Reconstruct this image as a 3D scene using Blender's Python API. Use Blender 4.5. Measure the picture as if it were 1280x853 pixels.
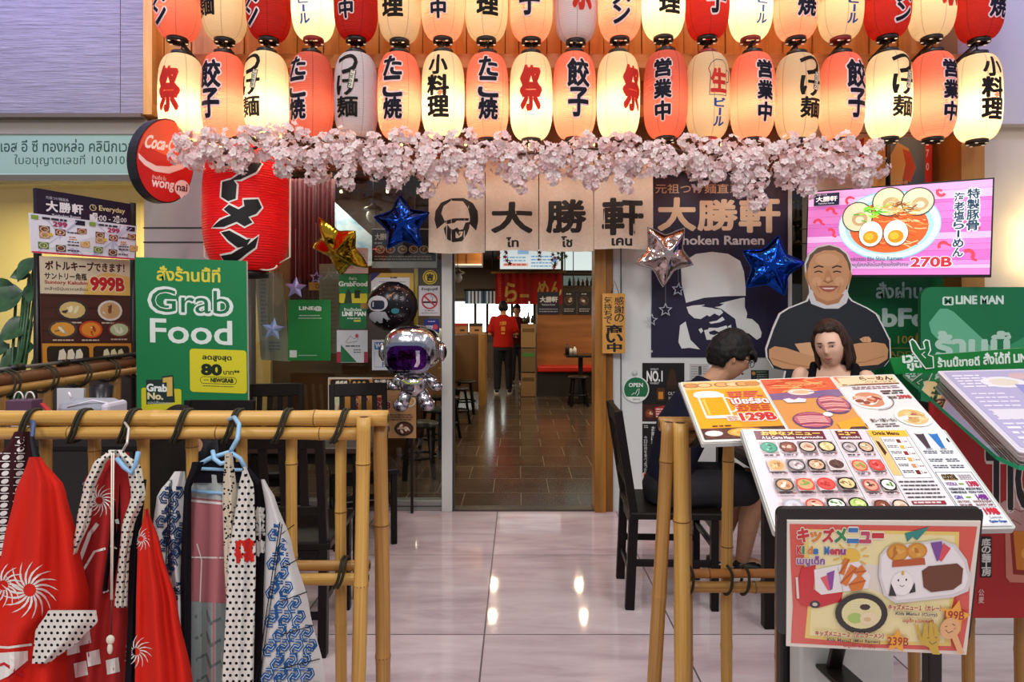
import bpy, bmesh, math, random
from mathutils import Vector, Matrix, Quaternion
R = math.radians
PI = math.pi
rnd = random.Random(7)
sc = bpy.context.scene
C = sc.collection
for _o in list(bpy.data.objects):
    bpy.data.objects.remove(_o)

# ------------------------------------------------------------------ camera
H, F, CX, CY = 1.4, 800.0, 648.0, 394.0
cam_d = bpy.data.cameras.new('camera')
cam_d.sensor_width = 36.0
cam_d.lens = 36.0 * F / 1280
cam_d.shift_x = -8.0 / 1280
cam_d.shift_y = -32.5 / 1280
cam_d.clip_start = 0.05
cam = bpy.data.objects.new('camera', cam_d)
cam.location = (0, 0, H)
cam.rotation_euler = (R(90), 0, 0)
C.objects.link(cam)
sc.camera = cam

# ------------------------------------------------------------------ world, lights, exposure
sc.view_settings.view_transform = 'Standard'
sc.view_settings.look = 'None'
sc.view_settings.gamma = 1.0
sc.view_settings.exposure = 0.0
sc.view_settings.use_curve_mapping = False
w = bpy.data.worlds.new('mall_air')
sc.world = w
w.use_nodes = True
w.node_tree.nodes['Background'].inputs[0].default_value = (0.93, 0.92, 1.0, 1)
w.node_tree.nodes['Background'].inputs[1].default_value = 0.36
try:
    sc.cycles.use_denoising = True
    sc.cycles.denoiser = 'OPENIMAGEDENOISE'
    sc.cycles.max_bounces = 7
    sc.cycles.diffuse_bounces = 3
    sc.cycles.glossy_bounces = 4
    sc.cycles.transparent_max_bounces = 12
    sc.cycles.caustics_reflective = False
    sc.cycles.caustics_refractive = False
    sc.cycles.sample_clamp_indirect = 4.0
except Exception:
    pass

def light(name, kind, loc, energy, col=(1, 1, 1), size=1.0, size_y=None, rot=(0, 0, 0), parent=None, spot=None, spread=None):
    d = bpy.data.lights.new(name, kind)
    d.energy = energy
    d.color = col
    if kind == 'AREA':
        d.shape = 'RECTANGLE' if size_y else 'DISK'
        d.size = size
        if size_y: d.size_y = size_y
        if spread: d.spread = spread
    else:
        d.shadow_soft_size = size
    if kind == 'SPOT':
        d.spot_size = spot or R(90)
        d.spot_blend = 0.6
    o = bpy.data.objects.new(name, d)
    o.location = loc
    o.rotation_euler = rot
    C.objects.link(o)
    if parent: o.parent = parent
    return o

# unseen ceiling lights added above the walkway to light the shopfront
for lx in (-2.6, 0.0, 2.6):
    light('unseen_mall_light', 'AREA', (lx, -1.2, 4.6), 95, (1, 0.97, 0.95), 0.5, 2.2, (R(18), 0, 0))
for lx in (-1.6, 1.6):
    light('unseen_mall_light', 'AREA', (lx, 2.2, 4.7), 38, (1, 0.96, 0.97), 0.35, 1.2, (0, 0, 0))
# coloured cove strips above the neighbouring shopfronts
light('cove_light', 'AREA', (-3.3, 3.3, 3.9), 16, (0.55, 0.47, 1.0), 1.6, 0.15, (R(62), 0, R(14)))
light('cove_light', 'AREA', (3.6, 3.0, 3.9), 12, (0.45, 0.42, 1.0), 1.2, 0.15, (R(60), 0, R(-15)))
# ceiling lights inside the restaurant
for (lx, ly) in ((-0.37, 9.5), (0.9, 9.5), (-0.34, 8.5), (0.87, 8.5)):
    light('shop_downlight', 'AREA', (lx, ly, 2.60), 9, (1, 0.80, 0.5), 0.07, None, (0, 0, 0))
light('unseen_shop_light', 'AREA', (-1.9, 5.4, 2.55), 30, (1, 0.9, 0.75), 0.9, 0.5, (0, 0, 0))  # unseen panels added to brighten the interior, kept clear of floor reflections
for (lx, ly) in ((2.4, 7.4), (2.9, 10.0), (-2.0, 7.6), (-2.2, 10.6), (2.9, 13.4), (-2.2, 13.2)):
    light('unseen_shop_light', 'AREA', (lx, ly, 2.55), 55, (1, 0.86, 0.66), 0.9, 0.9, (0, 0, 0))
light('clinic_ceiling_light', 'AREA', (-4.0, 5.2, 2.5), 60, (1, 0.9, 0.62), 1.6, 0.8, (0, 0, 0))
light('wall_washer', 'AREA', (3.55, 4.05, 1.9), 5, (1, 0.75, 0.35), 0.12, 0.4, (R(90), 0, 0))

# ------------------------------------------------------------------ helpers
def P(px, py, Y):
    return Vector(((px - CX) * Y / F, Y, H - (py - CY) * Y / F))

def lin(c):
    c = c / 255.0
    return c / 12.92 if c <= 0.04045 else ((c + 0.055) / 1.055) ** 2.4

def rgb(c):
    if isinstance(c, str):
        c = c.lstrip('#')
        c = [int(c[i:i + 2], 16) for i in (0, 2, 4)]
    return (lin(c[0]), lin(c[1]), lin(c[2]), 1.0)

_m = {}
def M(c, rough=0.55, metal=0.0, emit=0.0, trans=0.0, spec=0.4, alpha=1.0):
    """plain material in an sRGB colour"""
    k = (str(c), rough, metal, emit, trans, spec, alpha)
    if k in _m: return _m[k]
    m = bpy.data.materials.new('paint_' + str(c).strip('#'))
    m.use_nodes = True
    nt = m.node_tree
    b = nt.nodes['Principled BSDF']
    b.inputs['Base Color'].default_value = rgb(c)
    b.inputs['Roughness'].default_value = rough
    b.inputs['Metallic'].default_value = metal
    b.inputs['Specular IOR Level'].default_value = spec
    if emit:
        b.inputs['Emission Color'].default_value = rgb(c)
        b.inputs['Emission Strength'].default_value = emit
    if trans:
        t = nt.nodes.new('ShaderNodeBsdfTranslucent')
        t.inputs[0].default_value = rgb(c)
        x = nt.nodes.new('ShaderNodeMixShader')
        x.inputs[0].default_value = trans
        nt.links.new(b.outputs[0], x.inputs[1])
        nt.links.new(t.outputs[0], x.inputs[2])
        nt.links.new(x.outputs[0], nt.nodes['Material Output'].inputs[0])
    if alpha < 1:
        t = nt.nodes.new('ShaderNodeBsdfTransparent')
        x = nt.nodes.new('ShaderNodeMixShader')
        x.inputs[0].default_value = alpha
        nt.links.new(t.outputs[0], x.inputs[1])
        nt.links.new(b.outputs[0], x.inputs[2])
        nt.links.new(x.outputs[0], nt.nodes['Material Output'].inputs[0])
    _m[k] = m
    return m

class NT:
    """small node-graph writer"""
    def __init__(s, name, rough=0.5, spec=0.4, metal=0.0):
        s.m = bpy.data.materials.new(name)
        s.m.use_nodes = True
        s.t = s.m.node_tree
        s.b = s.t.nodes['Principled BSDF']
        s.b.inputs['Roughness'].default_value = rough
        s.b.inputs['Specular IOR Level'].default_value = spec
        s.b.inputs['Metallic'].default_value = metal
    def n(s, kind, ins=None, **kw):
        nd = s.t.nodes.new('ShaderNode' + kind)
        for k, v in kw.items(): setattr(nd, k, v)
        for k, v in (ins or {}).items():
            if hasattr(v, 'is_linked') or hasattr(v, 'links'): s.t.links.new(v, nd.inputs[k])
            else: nd.inputs[k].default_value = v
        return nd
    def coord(s, which='Object', scale=(1, 1, 1), rot=(0, 0, 0), loc=(0, 0, 0)):
        c = s.n('TexCoord')
        return s.n('Mapping', {0: c.outputs[which], 'Scale': scale, 'Rotation': rot, 'Location': loc}).outputs[0]
    def math(s, op, a, b=0.0, c=0.0):
        return s.n('Math', {0: a, 1: b, 2: c}, operation=op).outputs[0]
    def noise(s, v, scale, detail=3.0, rough=0.5, dist=0.0):
        return s.n('TexNoise', {'Vector': v, 'Scale': scale, 'Detail': detail, 'Roughness': rough, 'Distortion': dist}).outputs[0]
    def ramp(s, f, stops, interp='LINEAR'):
        r = s.n('ValToRGB', {0: f})
        r.color_ramp.interpolation = interp
        e = r.color_ramp.elements
        while len(e) < len(stops): e.new(0.5)
        for i, (p, c) in enumerate(stops):
            e[i].position = p
            e[i].color = rgb(c)
        return r.outputs[0]
    def mix(s, f, a, b):
        nd = s.n('Mix', data_type='RGBA')
        for i, v in ((0, f), (6, a), (7, b)):
            if hasattr(v, 'is_linked'): s.t.links.new(v, nd.inputs[i])
            elif i: nd.inputs[i].default_value = rgb(v)
            else: nd.inputs[i].default_value = v
        return nd.outputs[2]
    def color(s, c): s.t.links.new(c, s.b.inputs['Base Color']); return s
    def rough(s, c): s.t.links.new(c, s.b.inputs['Roughness']); return s
    def bump(s, h, strength=0.3, dist=0.01):
        nd = s.n('Bump', {'Height': h, 'Strength': strength, 'Distance': dist})
        s.t.links.new(nd.outputs[0], s.b.inputs['Normal'])
        return s

def wood(name, a, b, axis='z', scale=9, rough=0.45):
    t = NT(name, rough)
    sc_ = {'x': (0.12, 1, 1), 'y': (1, 0.12, 1), 'z': (1, 1, 0.12)}[axis]
    v = t.coord('Object', sc_)
    f = t.noise(v, scale, 5, 0.6, 0.6)
    t.color(t.ramp(f, [(0.32, a), (0.62, b)]))
    return t.m

def glass_mat(name='clear_glass', tint=(0.93, 0.97, 0.95), refl=0.10):
    t = NT(name)
    tr = t.n('BsdfTransparent', {0: (*tint, 1)})
    gl = t.n('BsdfGlossy', {'Roughness': 0.02})
    lw = t.n('LayerWeight', {'Blend': 0.12})
    f = t.math('MULTIPLY_ADD', lw.outputs[0], 0.6, refl)
    x = t.n('MixShader', {0: f, 1: tr.outputs[0], 2: gl.outputs[0]})
    t.t.links.new(x.outputs[0], t.t.nodes['Material Output'].inputs[0])
    return t.m

class MB:
    """collects shapes and links them as ONE mesh object"""
    def __init__(s):
        s.v, s.f, s.mi, s.sm, s.uv, s.mats = [], [], [], [], [], []
    def slot(s, m):
        if m not in s.mats: s.mats.append(m)
        return s.mats.index(m)
    def add(s, vs, fs, m, smooth=False, uvs=None):
        o = len(s.v)
        k = s.slot(m)
        s.v.extend([tuple(p) for p in vs])
        for i, f in enumerate(fs):
            s.f.append([o + j for j in f])
            s.mi.append(k)
            s.sm.append(smooth)
            s.uv.append([uvs[j] for j in f] if uvs else None)
        return s
    def box(s, c, size, m, rot=None, bev=0.0):
        x, y, z = [d / 2 for d in size]
        b = min(bev, x * .9, y * .9, z * .9)
        if b > 0:
            bm = bmesh.new()
            bmesh.ops.create_cube(bm, size=1)
            for q in bm.verts: q.co = Vector((q.co.x * 2 * x, q.co.y * 2 * y, q.co.z * 2 * z))
            bmesh.ops.bevel(bm, geom=bm.edges[:], offset=b, segments=2, affect='EDGES', profile=0.5)
            bm.verts.index_update()
            vs = [q.co.copy() for q in bm.verts]
            fs = [[q.index for q in f.verts] for f in bm.faces]
            bm.free()
        else:
            vs = [Vector((i * x, j * y, k * z)) for i in (-1, 1) for j in (-1, 1) for k in (-1, 1)]
            fs = [(0, 1, 3, 2), (4, 6, 7, 5), (0, 4, 5, 1), (2, 3, 7, 6), (0, 2, 6, 4), (1, 5, 7, 3)]
        if rot is not None:
            if not isinstance(rot, Matrix):
                from mathutils import Euler
                rot = Euler(rot).to_matrix()
            vs = [rot @ q for q in vs]
        c = Vector(c)
        return s.add([q + c for q in vs], fs, m)
    def span(s, a, b, m, bev=0.0):
        a, b = Vector(a), Vector(b)
        return s.box((a + b) / 2, [abs(b[i] - a[i]) for i in range(3)], m, None, bev)
    def bar(s, a, b, w, d, m, bev=0.004, up=(0, 0, 1)):
        """rectangular bar from a to b; w across, d deep"""
        a, b = Vector(a), Vector(b)
        z = (b - a).normalized()
        x = Vector(up).cross(z)
        if x.length < 1e-4: x = Vector((1, 0, 0))
        x.normalize()
        y = z.cross(x)
        return s.box((a + b) / 2, (w, d, (b - a).length), m, Matrix((x, y, z)).transposed(), bev)
    def tube(s, pts, r, m, n=10, cap=True, closed=False):
        pts = [Vector(p) for p in pts]
        N = len(pts)
        if not hasattr(r, '__len__'): r = [r] * N
        vs, fs, uvs = [], [], []
        prev = None
        L = 0.0
        for i, p in enumerate(pts):
            if closed: d = pts[(i + 1) % N] - pts[i - 1]
            else: d = pts[min(i + 1, N - 1)] - pts[max(i - 1, 0)]
            d.normalize()
            if prev is None:
                u = Vector((0, 0, 1)).cross(d)
                if u.length < 1e-3: u = Vector((1, 0, 0))
                u.normalize()
            else:
                u = prev - d * prev.dot(d)
                u.normalize()
            prev = u
            wv = d.cross(u)
            if i: L += (pts[i] - pts[i - 1]).length
            for k in range(n):
                a = 2 * PI * k / n
                vs.append(p + (u * math.cos(a) + wv * math.sin(a)) * r[i])
                uvs.append((k / n, L))
        for i in range(N if closed else N - 1):
            j = (i + 1) % N
            for k in range(n):
                fs.append((i * n + k, i * n + (k + 1) % n, j * n + (k + 1) % n, j * n + k))
        if cap and not closed:
            fs.append(tuple(range(n))[::-1])
            fs.append(tuple((N - 1) * n + k for k in range(n)))
        return s.add(vs, fs, m, True, uvs)
    def lathe(s, prof, m, loc=(0, 0, 0), n=24, sx=1.0, sy=1.0, smooth=True, cap=True):
        """prof: list of (radius, z)"""
        loc = Vector(loc)
        vs, fs, uvs = [], [], []
        for i, (r, z) in enumerate(prof):
            for k in range(n):
                a = 2 * PI * k / n
                vs.append(loc + Vector((r * sx * math.cos(a), r * sy * math.sin(a), z)))
                uvs.append((k / n, z))
        for i in range(len(prof) - 1):
            for k in range(n):
                fs.append((i * n + k, i * n + (k + 1) % n, (i + 1) * n + (k + 1) % n, (i + 1) * n + k))
        if cap:
            fs.append(tuple(range(n))[::-1])
            fs.append(tuple((len(prof) - 1) * n + k for k in range(n)))
        return s.add(vs, fs, m, smooth, uvs)
    def ball(s, c, r, m, n=14, k=9):
        c = Vector(c)
        if not hasattr(r, '__len__'): r = (r, r, r)
        vs, fs = [], []
        for i in range(k + 1):
            t = PI * i / k
            for j in range(n):
                a = 2 * PI * j / n
                vs.append(c + Vector((r[0] * math.sin(t) * math.cos(a), r[1] * math.sin(t) * math.sin(a), r[2] * math.cos(t))))
        for i in range(k):
            for j in range(n):
                fs.append((i * n + j, (i + 1) * n + j, (i + 1) * n + (j + 1) % n, i * n + (j + 1) % n))
        return s.add(vs, fs, m, True)
    def grid(s, fn, nu, nv, m, smooth=True, uvs=True):
        vs = [fn(i / nu, j / nv) for j in range(nv + 1) for i in range(nu + 1)]
        uv = [(i / nu, j / nv) for j in range(nv + 1) for i in range(nu + 1)]
        W = nu + 1
        fs = [(j * W + i, j * W + i + 1, (j + 1) * W + i + 1, (j + 1) * W + i) for j in range(nv) for i in range(nu)]
        return s.add(vs, fs, m, smooth, uv)
    def prism(s, poly, fr, d0, d1, m, m_side=None):
        """outline in frame coordinates pushed from depth d0 to d1"""
        n = len(poly)
        a = [fr(u, v, d0) for u, v in poly]
        b = [fr(u, v, d1) for u, v in poly]
        s.add(a, [tuple(range(n))[::-1]], m_side or m)
        s.add(b, [tuple(range(n))], m)
        s.add(a + b, [(i, (i + 1) % n, n + (i + 1) % n, n + i) for i in range(n)], m_side or m)
        return s
    def build(s, name, parent=None, world=False):
        """world: the shapes were given in scene coordinates, not in the parent's"""
        me = bpy.data.meshes.new(name)
        vs = s.v
        if parent is not None and world:
            mt = Matrix()
            q = parent
            while q is not None:
                mt = q.matrix_basis @ mt
                q = q.parent
            mt = mt.inverted()
            vs = [tuple(mt @ Vector(p)) for p in vs]
        me.from_pydata(vs, [], s.f)
        for m in s.mats: me.materials.append(m)
        me.polygons.foreach_set('material_index', s.mi)
        me.polygons.foreach_set('use_smooth', s.sm)
        if any(u is not None for u in s.uv):
            l = me.uv_layers.new(name='UVMap')
            k = 0
            for f, u in zip(s.f, s.uv):
                for j in range(len(f)):
                    l.data[k].uv = u[j] if u else (0, 0)
                    k += 1
        me.update()
        o = bpy.data.objects.new(name, me)
        C.objects.link(o)
        if parent is not None: o.parent = parent
        return o

def tag(o, label, cat, group=None, kind=None):
    if label: o['label'] = label
    if cat: o['category'] = cat
    if group: o['group'] = group
    if kind: o['kind'] = kind
    return o
def thing(name, label, cat, loc=(0, 0, 0), rz=0.0, group=None, rot=None):
    o = bpy.data.objects.new(name, None)
    o.empty_display_size = 0.05
    C.objects.link(o)
    o.location = loc
    o.rotation_euler = rot or (0, 0, rz)
    return tag(o, label, cat, group)
def struct(name, mb):
    o = mb.build(name)
    o['kind'] = 'structure'
    return o
def copy_tree(o, parent=None):
    c = o.copy()
    C.objects.link(c)
    c.parent = parent
    for ch in list(o.children): copy_tree(ch, c)
    return c

# ------------------------------------------------------------------ flat artwork: frames and canvas
def pixframe(Y):
    """plane facing the walkway at distance Y"""
    def fr(u, v, w=0.0):
        p = P(u, v, Y)
        p.y -= w
        return p
    return fr
def quadframe(tl, tr, br, bl, W, Hh):
    tl, tr, br, bl = [Vector(q) for q in (tl, tr, br, bl)]
    nrm = (bl - tl).cross(tr - tl).normalized()
    def fr(u, v, w=0.0):
        a, b = u / W, v / Hh
        return (tl * (1 - a) + tr * a) * (1 - b) + (bl * (1 - a) + br * a) * b + nrm * w
    return fr

_txt = {}
def glyphs(s, bold=0.0):
    k = (s, bold)
    if k in _txt: return _txt[k]
    c = bpy.data.curves.new('t', 'FONT')
    c.body = s
    c.size = 1
    c.resolution_u = 3
    c.offset = bold
    o = bpy.data.objects.new('t', c)
    C.objects.link(o)
    dg = bpy.context.evaluated_depsgraph_get()
    me = bpy.data.meshes.new_from_object(o.evaluated_get(dg))
    fs = [tuple(p.vertices) for p in me.polygons]
    # strokes that cross each other (vowel and tone marks) get their own hair-thin level
    up_ = list(range(len(me.vertices)))
    def root(i):
        while up_[i] != i: up_[i] = up_[up_[i]]; i = up_[i]
        return i
    for f in fs:
        for j in f[1:]: up_[root(j)] = root(f[0])
    ids = {}
    vs = [(q.co.x, q.co.y, ids.setdefault(root(q.index), len(ids)) % 4) for q in me.vertices]
    bpy.data.objects.remove(o)
    bpy.data.curves.remove(c)
    bpy.data.meshes.remove(me)
    if not vs: vs = [(0, 0, 0), (1, 0, 0), (1, 1, 0)]; fs = []
    x0, x1 = min(q[0] for q in vs), max(q[0] for q in vs)
    y0, y1 = min(q[1] for q in vs), max(q[1] for q in vs)
    _txt[k] = (vs, fs, (x0, y0, x1, y1))
    return _txt[k]

class Art(MB):
    """artwork printed on a surface: each shape lies a hair above the one before"""
    STEP = 0.0004
    def __init__(s, fr, cut=None, step=None, matfn=None):
        super().__init__()
        s.fr = fr
        s.z = 0.0005
        s.cut = cut
        s.st = step or s.STEP
        s.mf = matfn or (lambda c: M(c, 0.5))
    def mat(s, c): return s.mf(c) if isinstance(c, (str, tuple)) else c
    def up(s, k=1): s.z += max(s.st * .5, .0002) * k; return s
    def flat(s, vs, fs, c, lev=None):
        m = s.mat(c)
        if s.cut:
            bm = bmesh.new()
            q = [bm.verts.new((a, b, 0)) for a, b in vs]
            for f in fs:
                try: bm.faces.new([q[i] for i in f])
                except ValueError: pass
            for ax, d in ((0, s.cut[0]), (1, s.cut[1])):
                if not d: continue
                lo, hi = min(p[ax] for p in vs), max(p[ax] for p in vs)
                t = (math.floor(lo / d) + 1) * d
                while t < hi:
                    co = (t, 0, 0) if ax == 0 else (0, t, 0)
                    no = (1, 0, 0) if ax == 0 else (0, 1, 0)
                    bmesh.ops.bisect_plane(bm, geom=bm.verts[:] + bm.edges[:] + bm.faces[:], plane_co=co, plane_no=no)
                    t += d
            bm.verts.index_update()
            vs = [(p.co.x, p.co.y) for p in bm.verts]
            fs = [[p.index for p in f.verts] for f in bm.faces]
            bm.free()
        if lev is None or s.cut: s.add([s.fr(a, b, s.z) for a, b in vs], fs, m)
        else: s.add([s.fr(a, b, s.z + 8e-6 * k) for (a, b), k in zip(vs, lev)], fs, m)
        s.z += 3.2e-5 if s.st <= .0004 else s.st * .08
        return s
    def poly(s, pts, c): return s.flat(list(pts), [tuple(range(len(pts)))], c)
    def rect(s, x0, y0, x1, y1, c): return s.poly([(x0, y0), (x1, y0), (x1, y1), (x0, y1)], c)
    def rrect(s, x0, y0, x1, y1, r, c):
        return s.poly(rr(x0, y0, x1, y1, r), c)
    def oval(s, cx, cy, rx, ry, c, n=20, a0=0.0, a1=2 * PI, rot=0.0):
        full = abs(a1 - a0 - 2 * PI) < 1e-6
        pts = []
        for i in range(n if full else n + 1):
            a = a0 + (a1 - a0) * i / n
            x, y = rx * math.cos(a), ry * math.sin(a)
            pts.append((cx + x * math.cos(rot) - y * math.sin(rot), cy + x * math.sin(rot) + y * math.cos(rot)))
        return s.poly(pts, c)
    def ring(s, cx, cy, rx, ry, t, c, n=24, a0=0.0, a1=2 * PI):
        vs, fs = [], []
        for i in range(n + 1):
            a = a0 + (a1 - a0) * i / n
            vs += [(cx + rx * math.cos(a), cy + ry * math.sin(a)), (cx + (rx - t) * math.cos(a), cy + (ry - t) * math.sin(a))]
        for i in range(n): fs.append((2 * i, 2 * i + 2, 2 * i + 3, 2 * i + 1))
        return s.flat(vs, fs, c)
    def line(s, pts, t, c, closed=False):
        pts = [Vector(p) for p in pts]
        if closed: pts = pts + [pts[0]]
        vs, fs = [], []
        n = len(pts)
        for i, p in enumerate(pts):
            d = pts[min(i + 1, n - 1)] - pts[max(i - 1, 0)]
            if closed and i in (0, n - 1): d = pts[1] - pts[n - 2]
            d.normalize()
            q = Vector((-d.y, d.x)) * t / 2
            vs += [tuple(p + q), tuple(p - q)]
        for i in range(n - 1): fs.append((2 * i, 2 * i + 2, 2 * i + 3, 2 * i + 1))
        return s.flat(vs, fs, c)
    def star(s, cx, cy, r, c, k=0.42, n=5, rot=-PI / 2):
        return s.poly([(cx + (r if i % 2 == 0 else r * k) * math.cos(rot + PI * i / n), cy + (r if i % 2 == 0 else r * k) * math.sin(rot + PI * i / n)) for i in range(2 * n)], c)
    def _glyph(s, t, tf, c, rad):
        """one string, thickened by rad (em) by stamping it around a circle"""
        if rad <= 0.016:
            vs, fs, _ = glyphs(t, rad)
            return s.flat([tf(x, y) for x, y, _ in vs], fs, c, [q[2] for q in vs])
        vs, fs, _ = glyphs(t, 0.008)
        n = 6 if rad < 0.05 else 12
        for k in range(n + 1):
            r = rad if k < n else 0
            dx, dy = r * math.cos(2 * PI * k / n), r * math.sin(2 * PI * k / n)
            s.flat([tf(x + dx, y + dy) for x, y, _ in vs], fs, c, [q[2] for q in vs])
        return s
    def text(s, t, x0, y0, x1, y1, c, bold=0.012, ol=None, olw=0.06, rot=0.0, skew=0.0):
        """text stretched into the box x0..x1, y0..y1 (y runs down)"""
        bb = glyphs(t, min(bold, .008))[2]
        cx, cy = (x0 + x1) / 2, (y0 + y1) / 2
        kx, ky = (x1 - x0) / max(bb[2] - bb[0], 1e-6), (y1 - y0) / max(bb[3] - bb[1], 1e-6)
        def tf(x, y):
            a, b = (x - (bb[0] + bb[2]) / 2) * kx, -(y - (bb[1] + bb[3]) / 2) * ky
            a -= b * skew
            return (cx + a * math.cos(rot) - b * math.sin(rot), cy + a * math.sin(rot) + b * math.cos(rot))
        z0 = s.z
        if ol:
            s._glyph(t, tf, ol, bold + olw)
            s.z += s.st * .2
        s._glyph(t, tf, c, bold)
        if s.st <= .0004: s.z = z0 + 3.2e-5
        return s
    def vtext(s, t, x0, y0, x1, y1, c, bold=0.012, ol=None, olw=0.06, gap=0.06):
        h = (y1 - y0) / len(t)
        for bo, col in ([(bold + olw, ol)] if ol else []) + [(bold, c)]:
            for i, ch in enumerate(t):
                if ch == 'ー':
                    cx = (x0 + x1) / 2; wd = (x1 - x0) * (.11 if col == c else .2); e = 0 if col == c else .05
                    s.rect(cx - wd, y0 + h * (i + .12 - e), cx + wd, y0 + h * (i + .88 + e), col)
                    continue
                a, b, hh, wd = x0, y0 + h * (i + gap / 2), h * (1 - gap), x1 - x0
                if ch in '中子小': a, wd = x0 + wd * .06, wd * .88
                bx = glyphs(ch, .008)[2]
                kx, ky = wd / (bx[2] - bx[0]), hh / (bx[3] - bx[1])
                s._glyph(ch, lambda x, y: (a + wd / 2 + (x - (bx[0] + bx[2]) / 2) * kx, b + hh / 2 - (y - (bx[1] + bx[3]) / 2) * ky), col, bo)
            s.z += s.st * .3
        return s
    def lines(s, x0, y0, x1, n, dy, h, c, seed=1):
        """rows of print too small to read: broken strokes"""
        g = random.Random(seed)
        vs, fs = [], []
        for i in range(n):
            x = x0
            y = y0 + i * dy
            while x < x1 - h:
                l = min(g.uniform(1.2, 3.6) * h, x1 - x)
                k = len(vs)
                vs += [(x, y), (x + l, y), (x + l, y + h), (x, y + h)]
                fs.append((k, k + 1, k + 2, k + 3))
                x += l + h * 0.5
        return s.flat(vs, fs, c) if vs else s
    def bowl(s, cx, cy, rx, ry, rim='#f2efe8', soup='#c9863c', tops=('#e6c98a', '#7d3f22', '#5f8a3a'), seed=1, k=8):
        """a printed picture of a dish"""
        g = random.Random(seed)
        s.oval(cx, cy, rx, ry, rim, 16)
        s.oval(cx, cy, rx * .82, ry * .8, soup, 14)
        for i in range(k):
            a, d = g.uniform(0, 2 * PI), g.uniform(0, .55)
            s.oval(cx + rx * d * math.cos(a), cy + ry * d * math.sin(a), rx * g.uniform(.12, .34), ry * g.uniform(.1, .26), g.choice(tops), 7, rot=g.uniform(0, 3))
        return s
    def slab(s, poly, t, c, cs=None):
        """the board itself, t thick, front face at depth 0"""
        m = s.mat(c)
        s.prism(poly, s.fr, -t, 0.0, m, s.mat(cs) if cs else m)
        return s

def rr(x0, y0, x1, y1, r, n=4):
    pts = []
    for cx, cy, a in ((x1 - r, y0 + r, -90), (x1 - r, y1 - r, 0), (x0 + r, y1 - r, 90), (x0 + r, y0 + r, 180)):
        for i in range(n + 1):
            t = R(a + 90 * i / n)
            pts.append((cx + r * math.cos(t), cy + r * math.sin(t)))
    return pts
def rc(x0, y0, x1, y1): return [(x0, y0), (x1, y0), (x1, y1), (x0, y1)]
# ------------------------------------------------------------------ the setting
YD = 4.6
def tile_mat(name, x0, y0, wx, wy, ramp, grout, gw, rough, stretch, offset=0.0, spec=0.5):
    t = NT(name, rough, spec)
    v = t.coord('Object')
    xyz = t.n('SeparateXYZ', {0: v})
    y = t.math('DIVIDE', t.math('SUBTRACT', xyz.outputs[1], y0), wy)
    row = t.math('FLOOR', y)
    x = t.math('DIVIDE', t.math('SUBTRACT', xyz.outputs[0], x0), wx)
    if offset: x = t.math('ADD', x, t.math('MULTIPLY', row, offset))
    col = t.math('FLOOR', x)
    fx = t.math('ABSOLUTE', t.math('SUBTRACT', t.math('FRACT', x), 0.5))
    fy = t.math('ABSOLUTE', t.math('SUBTRACT', t.math('FRACT', y), 0.5))
    line = t.math('MAXIMUM', t.math('GREATER_THAN', fx, 0.5 - gw / wx), t.math('GREATER_THAN', fy, 0.5 - gw / wy))
    wn = t.n('TexWhiteNoise', {'Vector': t.n('CombineXYZ', {0: col, 1: row}).outputs[0]})
    sv = t.n('Mapping', {0: v, 'Scale': stretch}).outputs[0]
    sv = t.n('VectorMath', {0: sv, 1: t.n('VectorMath', {0: wn.outputs['Color'], 1: (9, 9, 9)}, operation='MULTIPLY').outputs[0]}, operation='ADD').outputs[0]
    f = t.noise(sv, 3.0, 6, 0.62, 0.5)
    c = t.ramp(f, ramp)
    c2 = t.n('HueSaturation', {'Value': t.math('MULTIPLY_ADD', wn.outputs['Value'], 0.16, 0.92), 'Color': c}).outputs[0]
    t.color(t.mix(line, c2, grout))
    t.rough(t.math('MULTIPLY_ADD', line, 0.4, rough))
    t.bump(t.math('SUBTRACT', 1.0, line), 0.25, 0.002)
    return t.m

m_floor = tile_mat('pink_marble_tile', -0.149, 3.733, 0.844, 0.93, [(0.3, '#b09ba0'), (0.5, '#c8b4b6'), (0.72, '#d6c8c8')], '#5c5156', 0.0035, 0.055, (0.5, 2.6, 1))
m_inner = tile_mat('brown_floor_tile', 0.02, 4.6, 0.44, 0.44, [(0.3, '#3c3128'), (0.7, '#574636')], '#6b5b45', 0.003, 0.16, (1, 1.4, 1), 0.5)
b = MB(); b.span((-6.5, -3.5, -0.1), (6.5, YD + 0.02, 0), m_floor); struct('floor', b)
b = MB(); b.span((-4.2, YD + 0.02, -0.1), (4.2, 15.5, 0.0), m_inner); struct('floor_restaurant', b)

m_dark = M('#2c231d', 0.6); m_brownwall = wood('brown_laminate', '#3d2516', '#5c3a22', 'x', 7, 0.4)
m_wood_o = wood('orange_plank', '#d4883c', '#f0b868', 'z', 10, 0.5)
m_wood_post = wood('honey_post_wood', '#7a4f1c', '#a87430', 'z', 9, 0.4)
m_alu = M('#9c9c98', 0.35, 0.6); m_white = M('#d3d8d6', 0.5); m_grey = M('#a9a39d', 0.55)
m_black = M('#14120f', 0.45)

# restaurant shell
b = MB(); b.span((-4.2, 15.3, 0), (4.2, 15.5, 3.0), M('#5b4a3a', .7)); struct('wall_restaurant_back', b)
b = MB(); b.span((-2.6, 6.3, 0), (-2.5, 15.4, 3.0), m_brownwall); struct('wall_restaurant_left', b)
b = MB(); b.span((4.1, YD + .1, 0), (4.2, 15.4, 3.0), m_brownwall); struct('wall_restaurant_right', b)
b = MB(); b.span((-2.6, YD + .05, 2.72), (4.2, 15.5, 2.9), M('#3a2c23', .8)); struct('ceiling_restaurant', b)
# partition behind the left-hand glass
b = MB(); b.span((-2.5, 6.25, 0), (-1.02, 6.35, 2.72), m_brownwall); struct('wall_partition', b)

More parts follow.
